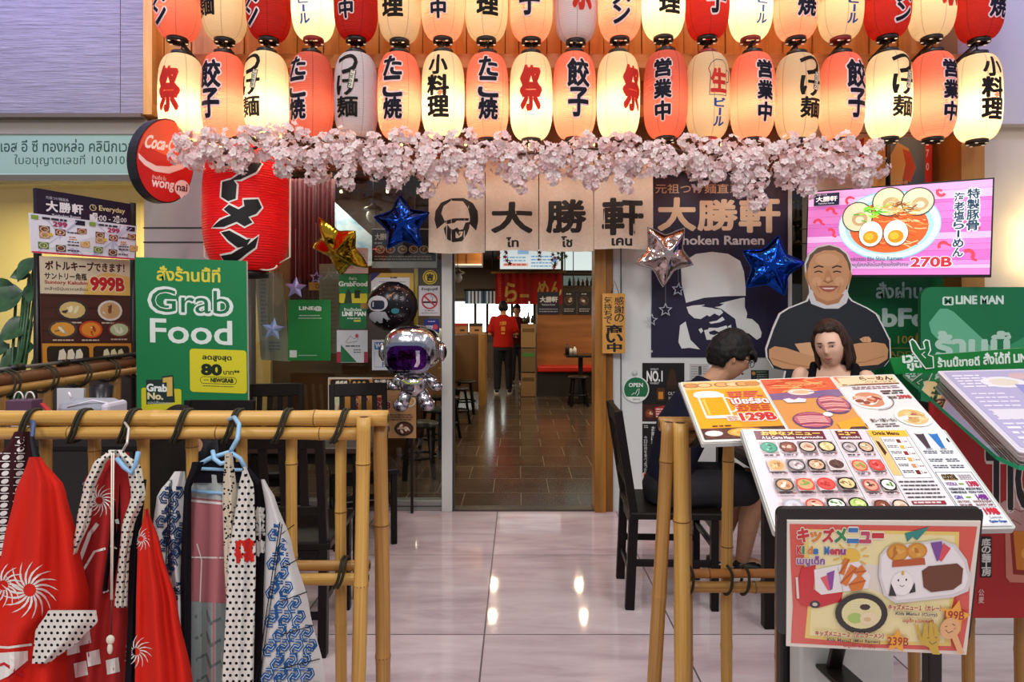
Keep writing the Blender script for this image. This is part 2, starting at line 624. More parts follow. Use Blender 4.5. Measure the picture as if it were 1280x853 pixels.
# pillar between the clinic and the restaurant
pl, pr = P(180, 0, 4.5).x, P(262, 0, 4.5).x
b = MB(); b.span((pl, 4.5, 0), (pr, 4.95, 3.95), M('#b3aaa4', .45))
for py in (285, 303): b.span((pl - .003, 4.495, P(0, py + .8, 4.5).z), (pr + .003, 4.502, P(0, py - .8, 4.5).z), M('#2b2623'))
struct('pillar', b)
# pale wall behind and right of the door
wl, wr = P(765, 0, YD).x, P(990, 0, YD).x
b = MB(); b.span((wl + .06, YD, 0), (wr, YD + .12, 2.42), m_white); struct('wall_shopfront', b)
b = MB(); b.span((wl, YD - .03, 0), (wl + .055, YD + .06, 2.42), M('#c4cac8', .4))
b.span((wl + .055, YD - .01, 0), (wl + .066, YD + .0, 2.42), M('#1f2020')); struct('trim_door_right', b)
b = MB(); b.span((P(742, 0, YD).x, YD - .07, 0), (P(756, 0, YD).x, YD + .12, 2.42), m_wood_post, .004)
b.span((P(756, 0, YD).x, YD - .05, 0), (wl, YD + .1, 2.42), wood('dark_post_wood', '#6a4013', '#8f6024', 'z', 8, .4)); struct('trim_door_post', b)
# door frame, left
dl, dr = P(553, 0, YD).x, P(566, 0, YD).x
b = MB(); b.span((dl, YD - .05, 0), (dr, YD + .06, 2.42), M('#c9ccc6', .4), .004); b.span((dr, YD - .02, 0), (dr + .012, YD + .05, 2.42), M('#3a3a38')); struct('trim_door_left', b)
b = MB(); b.span((P(300, 0, YD).x, YD - .03, 0), (dl, YD + .05, .075), m_alu, .004); b.span((P(300, 0, YD).x, YD - .035, .03), (dl, YD + .03, .038), M('#4a4a48')); struct('trim_glass_sill', b)
b = MB(); b.span((dr, YD - .04, -.01), (P(742, 0, YD).x, YD + .06, .012), M('#4c4640', .3, .5)); struct('trim_threshold', b)
b = MB()
for px in (302, 313): b.span((P(px, 0, YD).x - .02, YD - .03, 0), (P(px, 0, YD).x + .02, YD + .05, 2.42), M('#77726c', .4, .3), .003)
struct('trim_glass_left', b)
m_glass = glass_mat(refl=.04)
b = MB(); b.span((P(316, 0, YD).x, YD + .005, .075), (dl, YD + .013, 2.42), m_glass); struct('window_1', b)
# dark lit cabinet window right of the banner
b = MB(); b.span((wr, YD + .01, 0), (P(1012, 0, YD).x, YD + .02, 2.42), m_glass); struct('window_2', b)
b = MB(); b.span((wr, YD + .35, 0), (P(1020, 0, YD).x, YD + .4, 2.6), M('#1d1713', .6)); struct('wall_bar_back', b)
# header over glass and door, lit wood soffit and slats
b = MB(); b.span((pr, YD - .06, 2.42), (P(1100, 0, YD).x, YD + .12, 2.78), M('#4a2c1a', .6)); struct('wall_header', b)
sl, sr = P(190, 0, 4.45).x, P(1197, 0, 4.45).x
b = MB()
b.span((sl, 4.47, 2.74), (sr, 4.6, 4.05), M('#8a4f1e', .6))
x = sl; k = 0
while x < sr:
    wd = rnd.uniform(.085, .11)
    b.box((x + wd / 2, 4.45 + (.012 if k % 2 else 0), 3.62), (wd - .006, .05, .86), m_wood_o)
    x += wd; k += 1
struct('wall_slats', b)
b = MB()
b.span((P(208, 0, 4.2).x, 4.2, P(0, 85, 4.2).z), (sr, 4.44, P(0, 67, 4.2).z), wood('beam_wood', '#b07440', '#d19a62', 'x', 8), .006)
b.span((sl, 4.33, P(0, 146, 4.33).z), (sr, 4.44, P(0, 131, 4.33).z), wood('beam_wood_low', '#9a5c22', '#b87a38', 'x', 8), .004)
struct('trim_beam', b)
b = MB(); b.span((P(179, 0, 4.3).x, 4.3, P(0, 143, 4.3).z), (P(190, 0, 4.3).x, 4.5, 4.05), m_wood_o); struct('trim_soffit_end', b)

# neighbouring clinic on the left
t = NT('combed_plaster', .8, .2)
v = t.coord('Object', (.10, 1, 1.6))
f = t.noise(v, 42, 4, .6, .4)
t.color(t.ramp(f, [(.3, '#9390a2'), (.7, '#adaabb')])).bump(f, .9, .02)
b = MB(); b.span((-4.6, 4.3, P(0, 143, 4.3).z), (P(150, 0, 4.3).x, 4.42, 4.3), t.m)
b.span((P(150.6, 0, 4.3).x, 4.303, P(0, 143, 4.3).z), (P(179, 0, 4.3).x, 4.42, 4.3), t.m); struct('wall_fascia', b)
b = MB(); b.span((-4.6, 4.27, P(0, 148, 4.3).z), (P(179, 0, 4.3).x, 4.42, P(0, 143, 4.3).z), M('#6f655c', .5))
b.span((-4.6, 4.33, P(0, 166, 4.3).z), (P(180, 0, 4.3).x, 4.45, P(0, 148, 4.3).z), M('#9a948a', .5))
b.span((-4.6, 4.31, P(0, 226, 4.3).z), (P(180, 0, 4.3).x, 4.42, P(0, 218, 4.3).z), M('#6b665c', .4)); struct('trim_clinic_header', b)
f_ = pixframe(4.34)
a = Art(f_); a.slab(rc(-90, 166, 181, 218), .02, '#9dbfb0'); a.rect(-90, 217, 181, 218.6, '#bfe0d4')
a.text('เอส อี ซี ทองหล่อ คลินิกเวชกรรม', 1, 174, 201, 190, '#2c5245', .012)
a.text('ใบอนุญาตเลขที่ 10101015562', 18, 193, 193, 209, '#34594c', 0)
o = a.build('clinic_sign'); tag(o, 'frosted green glass clinic sign with dark Thai lettering above the yellow shopfront', 'sign')
yel = M('#dcc078', .7)
b = MB(); b.span((-6.2, 6.2, 0), (-2.4, 6.3, 3), yel); struct('wall_clinic_back', b)
b = MB(); b.span((-4.6 - 1.6, 4.6, 2.7), (pl, 6.2, 2.8), M('#e6dcc0', .7)); struct('ceiling_clinic', b)
b = MB(); b.span((pl - .02, 4.95, 0), (pl + .04, 6.3, 2.7), yel); struct('wall_clinic_side', b)
b = MB(); b.span((-4.6, 4.44, 0), (pl, 4.5, .98), M('#3a3029', .6)); struct('wall_clinic_base', b)
b = MB(); b.span((-4.6, 4.45, .98), (pl, 4.458, 2.31), m_glass); struct('window_3', b)
o = MB(); o.lathe([(.07, 0), (.085, -.008), (.09, -.02), (.05, -.022)], M('#fff6dd', .4, emit=2.0), (-4.05, 5.2, 2.70), 20); o = o.build('ceiling_spotlight')
tag(o, 'small round recessed spotlight glowing in the yellow clinic ceiling', 'ceiling light')

# right-hand stone wall and column
t = NT('beige_stone', .35, .4)
f = t.noise(t.coord('Object', (1, 1, 1)), 1.6, 4, .6, .3)
t.color(t.ramp(f, [(.3, '#b3a99d'), (.7, '#c4bbaf')]))
m_stone = t.m
b = MB(); b.span((P(1012, 0, YD).x, 4.52, 0), (4.4, 4.72, 3.95), m_stone)
for px, y0, y1 in ((1166, 285, 305),):
    pass
for (x0, y0, x1, y1) in ((1100, 148.4, 1196, 149.6), (1040, 166, 1196, 167.2), (1196, 80, 1197.2, 470), (1000, 286, 1196, 287.2), (1000, 304, 1196, 305.2)):
    p, q = P(x0, y0, 4.52), P(x1, y1, 4.52)
    b.span((p.x, 4.515, q.z), (q.x, 4.525, p.z), M('#4a443d'))
struct('wall_right', b)
b = MB(); b.span((P(1200, 0, 4.3).x, 4.3, 0), (4.6, 4.5, P(0, 155, 4.3).z), m_stone); struct('pillar_right', b)
b = MB(); b.span((P(1197, 0, 4.22).x, 4.22, P(0, 155, 4.22).z), (4.6, 4.5, 4.3), M('#b3b0b8', .5)); struct('wall_bulkhead', b)
b = MB(); b.span((P(1165, 0, 4.5).x, 4.2, P(0, 400, 4.4).z), (P(1192, 0, 4.5).x, 4.51, P(0, 175, 4.4).z), wood('tan_panel', '#9a6a34', '#b5823f', 'z', 6)); struct('trim_wood_return', b)

# window wall at the far end of the restaurant
bw = MB(); pw, qw = P(566, 420, 15.2), P(668, 378, 15.2)
bw.span((pw.x, 15.22, 1.0), (qw.x, 15.28, 1.72), M('#eef6f2', .5, emit=3.4)); struct('window_4', bw)
b = MB()
for px in (566, 594, 609, 640, 668): b.span((P(px, 0, 15.1).x - .03, 15.1, .9), (P(px, 0, 15.1).x + .03, 15.2, 1.75), M('#2b221a'))
b.span((pw.x, 15.1, 1.72), (qw.x, 15.2, 1.80), M('#3a2a1c')); b.span((pw.x, 15.1, .92), (qw.x, 15.2, 1.0), M('#3a2a1c'))
struct('trim_far_window', b)
# ------------------------------------------------------------------ paper lanterns
LR, LZ = 0.134, 0.262
def l_rad(z):
    q = max(0.0, 1 - abs(z / LZ) ** 3.4)
    return 0.058 + (LR - 0.058) * q ** 0.5
def l_frame(k=1.0, skew=0.0):
    def fr(u, v, w=0.0):
        a = u / LR
        r = l_rad(-v) + 0.0026 + w
        return Vector((r * math.sin(a), -r * math.cos(a), -v)) * k
    return fr
PAPER = {'deep': ('#e2473c', .72), 'red': ('#ee8a76', .74), 'cream': ('#f3e6c4', .72), 'white': ('#e6dfe0', .5)}  # lit red paper painted paler for the bulb's glow; deep is unlit red
def l_paper(col):
    t = NT('lantern_paper_' + col, .75, .15)
    base, tr = PAPER[col]
    c = t.n('RGB'); c.outputs[0].default_value = rgb(base)
    uv = t.n('TexCoord').outputs['UV']
    s = t.n('SeparateXYZ', {0: uv})
    # eight glued seams down the sides
    seam = t.math('LESS_THAN', t.math('ABSOLUTE', t.math('SUBTRACT', t.math('FRACT', t.math('MULTIPLY_ADD', s.outputs[0], 6.0, .25)), .5)), .022)
    cc = t.mix(t.math('MULTIPLY', seam, .35), c.outputs[0], '#6a3a20')
    t.color(cc)
    tl = t.n('BsdfTranslucent', {0: cc})
    x = t.n('MixShader', {0: tr, 1: t.b.outputs[0], 2: tl.outputs[0]})
    t.t.links.new(x.outputs[0], t.t.nodes['Material Output'].inputs[0])
    return t.m
l_body = {}
for col in PAPER:
    prof = []
    N = 176
    for i in range(N + 1):
        z = -LZ + 2 * LZ * i / N
        prof.append((l_rad(z) + 0.0014 * math.cos(i * PI / 2), z))
    mb = MB(); mb.lathe(prof, l_paper(col), (0, 0, 0), 30, cap=False)
    o = mb.build('paper_shade'); l_body[col] = o.data; bpy.data.objects.remove(o)
INK = lambda c: M(c, .6, trans=.62 if c == '#ea4a3c' else .3, spec=.2)
def lettering(kind, red):
    a = Art(l_frame(), cut=(.012, .02), step=.0006, matfn=INK)
    ol = '#f6d9d2' if red else None
    if kind == 'ra': a.vtext('ラーメン', -.05, -.215, .05, .215, '#1b1626', .03, '#f3e4e0', .07)
    elif kind == 'gyo': a.vtext('餃子', -.068, -.195, .068, .165, '#1b1626', .028, '#f4dcd8', .055)
    elif kind == 'tsuke':
        a.vtext('つけ麺', -.068, -.225, .068, .165, '#191510', .022)
        a.poly([(.028, -.125), (.062, -.115), (.042, .0), (.008, -.01)], '#191510')
        a.poly([(.031, -.119), (.057, -.112), (.039, -.006), (.013, -.013)], '#f0e6cf')
        for i, ch in enumerate('こだわり'): a.text(ch, .032 - i * .006, -.112 + i * .025, .05 - i * .006, -.092 + i * .025, '#191510', .02)
    elif kind == 'tako': a.vtext('たこ焼', -.055, -.215, .06, .175, '#1b1626', .032, '#f4dcd8', .06)
    elif kind == 'eigyo': a.vtext('営業中', -.05, -.195, .05, .195, '#1b1626', .034, '#f4dcd8', .06, .16)
    elif kind == 'ko':
        a.vtext('小料理', -.066, -.22, .066, .165, '#191510', .036)
        a.poly([(-.005, .02), (.02, 0), (.035, .02), (.012, .042)], '#e0876a')
    elif kind == 'matsu':
        a.text('祭', -.066, -.15, .066, .115, '#ea4a3c', .042)
    elif kind == 'beer':
        a.line([(-.065, .03), (-.058, -.1)], .004, '#25304a'); a.line([(.045, .03), (.05, -.13)], .004, '#25304a'); a.line([(-.065, .03), (.045, .03)], .004, '#25304a')
        a.line([(-.06, -.1), (-.07, -.13), (-.055, -.165), (-.02, -.19), (.03, -.19), (.055, -.165), (.05, -.13)], .004, '#25304a')
        a.line([(.048, -.13), (.075, -.125), (.07, -.06), (.047, -.05)], .007, '#25304a')
        a.text('生', -.055, -.13, .045, .01, '#d3342c', .04)
        a.vtext('ビール', -.036, .045, .036, .215, '#2b4f9e', .03)
    o = a.build('lettering')
    me = o.data
    bpy.data.objects.remove(o)
    return me
_let = {}
WORD = {'ra': 'ramen', 'gyo': 'gyoza', 'tsuke': 'tsukemen', 'tako': 'takoyaki', 'eigyo': 'open-for-business', 'ko': 'small-dishes', 'matsu': 'festival', 'beer': 'draught-beer mug'}
ORD = 'first second third fourth fifth sixth seventh eighth ninth tenth eleventh twelfth thirteenth fourteenth fifteenth sixteenth seventeenth eighteenth nineteenth'.split()
m_ring = M('#17110e', .35); m_ring_r = M('#7c1712', .35)
def ring_mesh(m, top):
    mb = MB()
    s = 1 if top else -1
    mb.lathe([(.046, s * (LZ - .006)), (.062, s * (LZ - .004)), (.062, s * (LZ + .022)), (.05, s * (LZ + .026)), (.046, s * (LZ + .022))], m, (0, 0, 0), 22, cap=False)
    if not top:
        for i in range(5):
            an = 2 * PI * i / 5 + .3
            mb.box((.052 * math.cos(an), .052 * math.sin(an), -LZ - .026), (.014, .01, .003), M('#f3d9b8', .5, emit=.6))
    o = mb.build('ring'); me = o.data; bpy.data.objects.remove(o)
    return me
ringm = {(m, t): ring_mesh(mm, t) for m, mm in ((0, m_ring), (1, m_ring_r)) for t in (0, 1)}
mb = MB()
mb.bar((0, -.012, LZ + .085), (0, .26, LZ + .03), .022, .012, m_ring, .002)
mb.tube([(0, 0, LZ + .085), (0, 0, LZ + .02)], .005, m_ring, 6)
mb.tube([(-.055, 0, LZ + .02), (0, 0, LZ + .05), (.055, 0, LZ + .02)], .004, m_ring, 6)
o = mb.build('hook'); hook_me = o.data; bpy.data.objects.remove(o)
def lantern(x, y, z, kind, col, lit, rot, i, row):
    name = 'red paper' if col == 'red' else ('pale unlit paper' if col == 'white' else 'cream paper')
    glow = 'glowing ' if lit and col != 'white' else ''
    t = thing('paper_lantern', f'{glow}{name} lantern with {WORD[kind]} writing, {ORD[i]} from the left in the {row} row', 'lantern', (x, y, z), 0, f'paper lanterns in the {row} row')
    def part(n, me, rz=0.0):
        o = bpy.data.objects.new(n, me); C.objects.link(o); o.parent = t; o.rotation_euler.z = rz
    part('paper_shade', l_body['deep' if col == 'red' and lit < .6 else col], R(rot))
    k = (kind, col == 'red')
    if k not in _let: _let[k] = lettering(*k)
    part('lettering', _let[k], R(rot))
    rr_ = 1 if kind == 'beer' else 0
    part('top_ring', ringm[(rr_, 1)]); part('bottom_ring', ringm[(rr_, 0)])
    part('hook', hook_me)
    if lit: light('lantern_bulb', 'POINT', (0, .0, -.075), lit, (1, .72, .42), .03, parent=t)
L = 3.7
low = [('matsu', 'cream', L, -6), ('gyo', 'red', L, -14), ('tsuke', 'cream', L, -26), ('tako', 'red', .8, -24), ('tsuke', 'white', 0, -12), ('tako', 'red', L * 1.2, -10),
       ('ko', 'cream', L, -8), ('tako', 'red', L * 1.2, 4), ('matsu', 'cream', L, -2), ('gyo', 'red', L * 1.2, 6), ('matsu', 'cream', L * .9, 32), ('eigyo', 'red', .9, -20),
       ('beer', 'cream', .6, 16), ('eigyo', 'red', L, 14), ('tsuke', 'cream', .7, 14), ('gyo', 'red', L, 16), ('tsuke', 'cream', L, 10), ('eigyo', 'red', L, 14), ('ko', 'cream', L * 1.2, 4)]
lx = [227, 279, 334, 389, 445, 499, 554, 609, 664, 718, 773, 831, 885, 941, 998, 1053, 1109, 1165, 1222]
LY = 4.0
for i, ((k, c, e, r), px) in enumerate(zip(low, lx)):
    p = P(px, 121 + (2 if i in (0, 18) else 0), LY)
    lantern(p.x, LY + rnd.uniform(-.02, .02), p.z, k, c, e, r + math.degrees(-math.atan2(p.x, LY)) * 0.0, i, 'lower')
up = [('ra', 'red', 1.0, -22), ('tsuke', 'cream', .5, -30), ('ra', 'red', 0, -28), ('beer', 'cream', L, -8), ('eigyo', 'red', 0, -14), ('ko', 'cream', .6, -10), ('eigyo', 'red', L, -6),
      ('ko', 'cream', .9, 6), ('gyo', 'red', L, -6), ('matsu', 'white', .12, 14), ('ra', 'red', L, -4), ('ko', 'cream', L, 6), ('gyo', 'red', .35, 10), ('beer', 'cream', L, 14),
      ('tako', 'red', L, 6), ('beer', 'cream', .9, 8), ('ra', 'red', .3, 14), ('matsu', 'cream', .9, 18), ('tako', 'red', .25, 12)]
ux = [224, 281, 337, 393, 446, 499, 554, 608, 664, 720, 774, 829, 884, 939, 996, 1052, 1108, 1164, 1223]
for i, ((k, c, e, r), px) in enumerate(zip(up, ux)):
    p = P(px, -2 - (3 if 10 < i < 18 else 0), LY)
    lantern(p.x, LY + rnd.uniform(-.02, .02), p.z, k, c, e, r, i, 'upper')

# big red lantern hanging low on the left
BY = 4.1
bc = P(309, 262, BY)
t = thing('giant_lantern', 'giant red paper lantern with outlined black ramen lettering hanging low above the green board', 'lantern', bc)
BR, BZ = .262, .395
def b_rad(z):
    q = max(0.0, 1 - abs(z / BZ) ** 3.2)
    return .125 + (BR - .125) * q ** .5
prof = [(b_rad(-BZ + 2 * BZ * i / 200) + .0025 * math.cos(i * PI / 2), -BZ + 2 * BZ * i / 200) for i in range(201)]
mb = MB(); mb.lathe(prof, M('#e3161c', .55, trans=.25), (0, 0, 0), 44, cap=False); mb.build('paper_shade', t)
def bfr(u, v, w=0.0):
    a_ = u / BR
    r = b_rad(-v) + .005 + w
    return Vector((r * math.sin(a_), -r * math.cos(a_), -v))
a = Art(bfr, cut=(.02, .03), step=.0008, matfn=lambda c: M(c, .6))
def blob(pts, wd=.012):
    c_ = Vector((sum(p[0] for p in pts) / len(pts), sum(p[1] for p in pts) / len(pts)))
    if wd: a.line([((x - 309) * .0053, (y - 262) * .0053) for x, y in pts] , 2 * wd, '#f2eee6', True)
    else: a.poly([((x - 309) * .0053, (y - 262) * .0053) for x, y in pts], '#141114')
strokes = ([(284, 196), (334, 200), (338, 207), (332, 211), (288, 205)],
            [(286, 213), (300, 213), (318, 211), (336, 209), (345, 215), (338, 226), (322, 236), (310, 238), (322, 229), (328, 219), (310, 219), (294, 224)],
            [(302, 239), (314, 236), (318, 242), (317, 258), (309, 261), (301, 256)],
            [(325, 259), (340, 257), (344, 266), (338, 274), (330, 278), (334, 284), (326, 289), (318, 284), (304, 290), (288, 290), (300, 282), (312, 277), (304, 270), (310, 265), (320, 270), (326, 266)],
            [(300, 296), (310, 294), (328, 304), (333, 302), (328, 311), (318, 313), (308, 305)],
            [(294, 322), (310, 320), (330, 309), (341, 299), (338, 312), (322, 324), (305, 333), (297, 330)])
for pts in strokes: blob(pts)
a.up(4)
for pts in strokes: blob(pts, 0)
o = a.build('lettering', t)
mb = MB(); mb.lathe([(.115, -BZ + .004), (.13, -BZ - .002), (.13, -BZ - .04), (.10, -BZ - .044), (.09, -BZ - .03)], m_ring, (0, 0, 0), 30, cap=False); mb.build('bottom_ring', t)
mb = MB(); mb.lathe([(.115, BZ - .004), (.13, BZ), (.13, BZ + .04), (.115, BZ + .044)], m_ring, (0, 0, 0), 30, cap=False); mb.build('top_ring', t)
mb = MB(); mb.tube([(0, 0, BZ + .04), (0, .2, .52), (0, .32, .53)], .008, m_ring, 8); mb.tube([(-.1, 0, BZ + .03), (0, 0, BZ + .07), (.1, 0, BZ + .03)], .008, m_ring, 8); mb.build('hook', t)
mb = MB(); mb.tube([(.13 * math.cos(q) * .5 + .16, -.09, -BZ + .03 + .03 * math.sin(q)) for q in [PI * j / 8 + PI for j in range(9)]], .006, M('#e8dccb', .7), 6)
for s_ in (-1, 1): mb.tube([(s_ * (.112 + .0), 0, -BZ), (s_ * (BR + .012), 0, -BZ + .09), (s_ * (BR + .014), 0, BZ - .08), (s_ * .112, 0, BZ)], .006, M('#e8dccb', .7), 6)
mb.build('cord', t)
light('lantern_bulb', 'POINT', (0, 0, 0), 2.2, (1, .6, .4), .05, parent=t)

# ------------------------------------------------------------------ blossom garland
gt = thing('blossom_garland', 'long garland of pink and white cherry blossom hung under the lanterns', 'garland', P(650, 190, 3.72))
vine = MB(); bl = MB()
pet = [M('#efd9d8', .6, trans=.3), M('#e9c6c6', .6, trans=.3), M('#f3e8e4', .6, trans=.3)]
cen = M('#8a4048', .6)
pts = [P(px, 188 + 6 * math.sin(px * .03) + 4 * math.sin(px * .11), 3.76) for px in range(222, 1105, 20)]
vine.tube(pts, .008, M('#5a3a28', .8), 6)
g = random.Random(11)
def flower(p, nrm, s):
    nrm = nrm.normalized()
    u = nrm.cross(Vector((.3, .2, .9))).normalized(); v_ = nrm.cross(u)
    m = pet[g.choice((0, 0, 1, 2, 2))]
    vs, fs = [], []
    a0 = g.uniform(0, 6)
    for k in range(5):
        a_ = a0 + 2 * PI * k / 5
        d = u * math.cos(a_) + v_ * math.sin(a_)
        e = -u * math.sin(a_) + v_ * math.cos(a_)
        lift = nrm * s * g.uniform(.15, .5)
        i = len(vs)
        vs += [p, p + d * s * .6 + e * s * .42 + lift * .6, p + d * s + lift, p + d * s * .6 - e * s * .42 + lift * .6]
        fs.append((i, i + 1, i + 2, i + 3))
    bl.add(vs, fs, m)
    c_ = p + nrm * s * .22
    bl.add([c_ + u * s * .12, c_ - u * s * .07 + v_ * s * .1, c_ - u * s * .07 - v_ * s * .1], [(0, 1, 2)], cen)
def cluster(c_, r, n):
    for _ in range(n):
        d = Vector((g.gauss(0, 1), g.gauss(-.3, 1), g.gauss(0, 1))).normalized()
        flower(c_ + d * r * g.uniform(.75, 1.08), d + Vector((0, -.4, 0)), g.uniform(.016, .023))
drops = [(300, 214), (352, 216), (392, 228), (432, 236), (468, 222), (492, 238), (536, 244), (566, 228), (596, 248), (648, 240), (690, 228), (738, 236), (782, 240), (832, 214), (872, 222), (924, 244), (946, 262), (985, 236), (1012, 246), (1046, 228), (1080, 232), (244, 204), (262, 196)]
for px in range(226, 1104, 15):
    lo = 0 if px > 380 else -6
    for py in (177, 190, 203, 213):
        if g.random() < (.9 if py < 210 else .45 if px > 380 else 0): cluster(P(px + g.uniform(-6, 6), py + lo + g.uniform(-8, 7) + (5 if px > 600 else 0), 3.72 + g.uniform(-.04, .09)), g.uniform(.036, .056), 21)
for px, yb in drops:
    y = 198
    while y < yb - 4:
        k_ = 1 - .35 * (y - 198) / max(10, yb - 198)
        cluster(P(px + g.uniform(-5, 5), y, 3.70 + g.uniform(-.04, .03)), .062 * k_, int(34 * k_)); y += 13
    cluster(P(px + g.uniform(-3, 3), yb - 5, 3.69), .036, 16)
vine.build('vine', gt, True)
o = bl.build('blossom', gt, True); o['kind'] = 'stuff'
# warm bulbs and point lights added so blossoms and curtain glow orange
for i in range(11):
    p = P(262 + i * 80, 181, 3.86)
    mb = MB(); mb.ball(p, .009, M('#ffc070', .4, emit=4.0), 10, 7); mb.build('garland_glow_bulb', gt, True)
    light('garland_glow_light', 'POINT', p + Vector((0, .03, 0)), .75, (1, .48, .2), .012)
# ------------------------------------------------------------------ curtain, banner, boards and printed signs
CREAM = '#e2cfae'; INKK = '#161210'
cl_m = NT('noren_cotton', .85, .1)
cl_m.color(cl_m.ramp(cl_m.noise(cl_m.coord('Object'), 60, 3), [(.3, '#d3c6b2'), (.7, '#ddd1be')]))
t = thing('shop_curtain', 'cream cotton four panel shop curtain with black face logo and characters above the doorway', 'curtain', P(676, 210, 4.36))
def c4(pts, ox, oy, k=.25): return [(x * k + ox, y * k + oy) for x, y in pts]
for i, (x0, x1, yb) in enumerate(((536, 606, 316), (607, 673, 314), (674, 741.5, 314), (742.5, 816, 312))):
    def fr(u, v, w=0.0, i=i):
        p = P(u, v, 4.36)
        s_ = max(0, (v - 200) / 115)
        p.y += s_ * .014 * math.sin(u * .16 + i * 2.1) - w
        p.z -= .006 * s_ * math.sin((u - 536) * .046)
        return p
    a = Art(fr, cut=(6, 12))
    nx = 14
    vs = [fr(x0 + (x1 - x0) * p / nx, 196 + (yb - 196) * q / 8) for q in range(9) for p in range(nx + 1)]
    a.add(vs, [(q * (nx + 1) + p, q * (nx + 1) + p + 1, (q + 1) * (nx + 1) + p + 1, (q + 1) * (nx + 1) + p) for q in range(8) for p in range(nx)], cl_m.m, True)
    if i == 0:
        outer = [(905, 345), (893, 300), (898, 255), (925, 212), (975, 190), (1040, 190), (1085, 215), (1108, 255), (1112, 300), (1100, 352)]
        inner = [(1068, 318), (1070, 285), (1060, 240), (1035, 206), (975, 202), (938, 228), (926, 265), (945, 308)]
        a.poly(c4(outer + inner, 320, 200), INKK)
        a.poly(c4([(943, 302), (985, 290), (1065, 290), (1062, 303), (1005, 301), (992, 312), (950, 318)], 320, 200), INKK)
        a.poly(c4([(938, 340), (950, 390), (985, 408), (1032, 404), (1056, 368), (1066, 340), (1070, 308), (1048, 312), (1036, 345), (1018, 348), (1005, 335), (985, 345), (970, 338), (955, 318)], 320, 200), INKK)
        a.poly(c4([(978, 360), (1000, 356), (1036, 356), (1030, 378), (1010, 388), (985, 386)], 320, 200), CREAM)
        a.poly(c4([(1000, 366), (1026, 362), (1018, 376), (1002, 376)], 320, 200), INKK)
    else:
        ch, th, (a0, b0, a1, b1), (c0, d0, c1, d1) = [None, ('大', 'ไท', (615, 254, 665, 291), (633, 298, 648, 310)), ('勝', 'โช', (684, 250, 732, 290), (702, 295, 715, 308)), ('軒', 'เคน', (754, 249, 803, 294), (765, 299, 790, 308))][i]
        a.text(ch, a0, b0, a1, b1, INKK, .03); a.text(th, c0, d0, c1, d1, INKK, .03)
    a.build('curtain_panel', t, True)
mb = MB(); mb.tube([P(530, 197, 4.36), P(822, 197, 4.36)], .012, m_wood_post, 8); mb.build('rod', t, True)

def poster(name, label, cat, fr, outline, base, fn, thick=.004, side=None, group=None):
    a = Art(fr)
    a.slab(outline, thick, base, side)
    fn(a)
    return tag(a.build(name), label, cat, group)

NAVY, WHITEISH = '#1d1938', '#d8dedb'
def banner(a):
    a.text('元祖つけ麺直系', 819, 230, 926, 242, '#c9b191', .01)
    a.text('大', 823, 248, 869, 288, '#e2c9a8', .03); a.text('勝', 873, 250, 921, 288, '#e2c9a8', .03); a.text('軒', 925, 247, 974, 290, '#e2c9a8', .03)
    a.text('Taishoken Ramen', 822, 295, 955, 306, '#d9dbe0', .02)
    hat = [(845, 545), (870, 500), (920, 470), (1000, 460), (1080, 470), (1140, 505), (1160, 560), (1168, 640), (1168, 680), (1060, 682), (960, 690), (870, 715), (848, 620)]
    a.poly(c4(hat, 640, 200), WHITEISH)
    W = lambda *p: a.poly(p, WHITEISH)
    W((858, 384), (866, 382), (880, 381), (886, 384), (893, 386), (884, 394), (876, 399), (868, 398), (861, 392))
    W((882, 393), (886, 388), (890, 386), (901, 387), (904, 391), (899, 395), (893, 392), (887, 396))
    W((888, 383), (905, 378), (925, 373), (931, 372), (931, 384), (934, 392), (933, 398), (940, 399), (948, 406), (952, 416), (951, 422), (946, 425), (936, 417), (922, 414), (920, 405), (919, 399), (908, 391), (901, 386))
    W((850, 407), (857, 402), (863, 425), (875, 437), (862, 435), (852, 436), (848, 428))
    W((886, 403), (896, 401), (903, 396), (906, 400), (900, 403), (889, 405))
    W((880, 413), (885, 412), (886, 410), (897, 410), (908, 407), (912, 414), (908, 421), (901, 428), (894, 425), (883, 425))
    a.poly([(886, 415), (893, 413), (900, 416), (893, 419), (887, 418)], NAVY)
    W((873, 412), (877, 410), (879, 414), (876, 417)); W((910, 408), (914, 406), (914, 412), (911, 413))
    a.poly([(876, 383), (890, 379), (905, 380), (900, 383), (888, 385)], NAVY)
    a.text('創業', 810, 438, 816, 441, WHITEISH)
poster('shop_banner', 'navy fabric wall banner with big cream characters and stencilled laughing face under white headwrap', 'banner', pixframe(YD - .006), rc(814, 205, 985, 447), NAVY, banner, .003)

def plaque(a):
    a.vtext('感謝の', 768, 371, 780, 403, INKK, .012); a.vtext('気持ちで', 755, 371, 765, 405, INKK, .012)
    a.vtext('商い中', 758, 406, 778, 440, INKK, .03)
t = thing('wooden_plaque', 'narrow wooden plaque with brush lettering hung on the doorpost', 'plaque', P(767, 367, 4.5))
a = Art(pixframe(4.5)); a.slab(rc(753, 367, 781.5, 442), .014, wood('plaque_wood', '#b87f33', '#d09a48', 'z', 12)); plaque(a); a.build('board', t, True)
mb = MB(); mb.tube([P(764, 368, 4.505), P(768, 351, 4.51), P(774, 368, 4.505)], .003, m_black, 6); mb.build('cord', t, True)

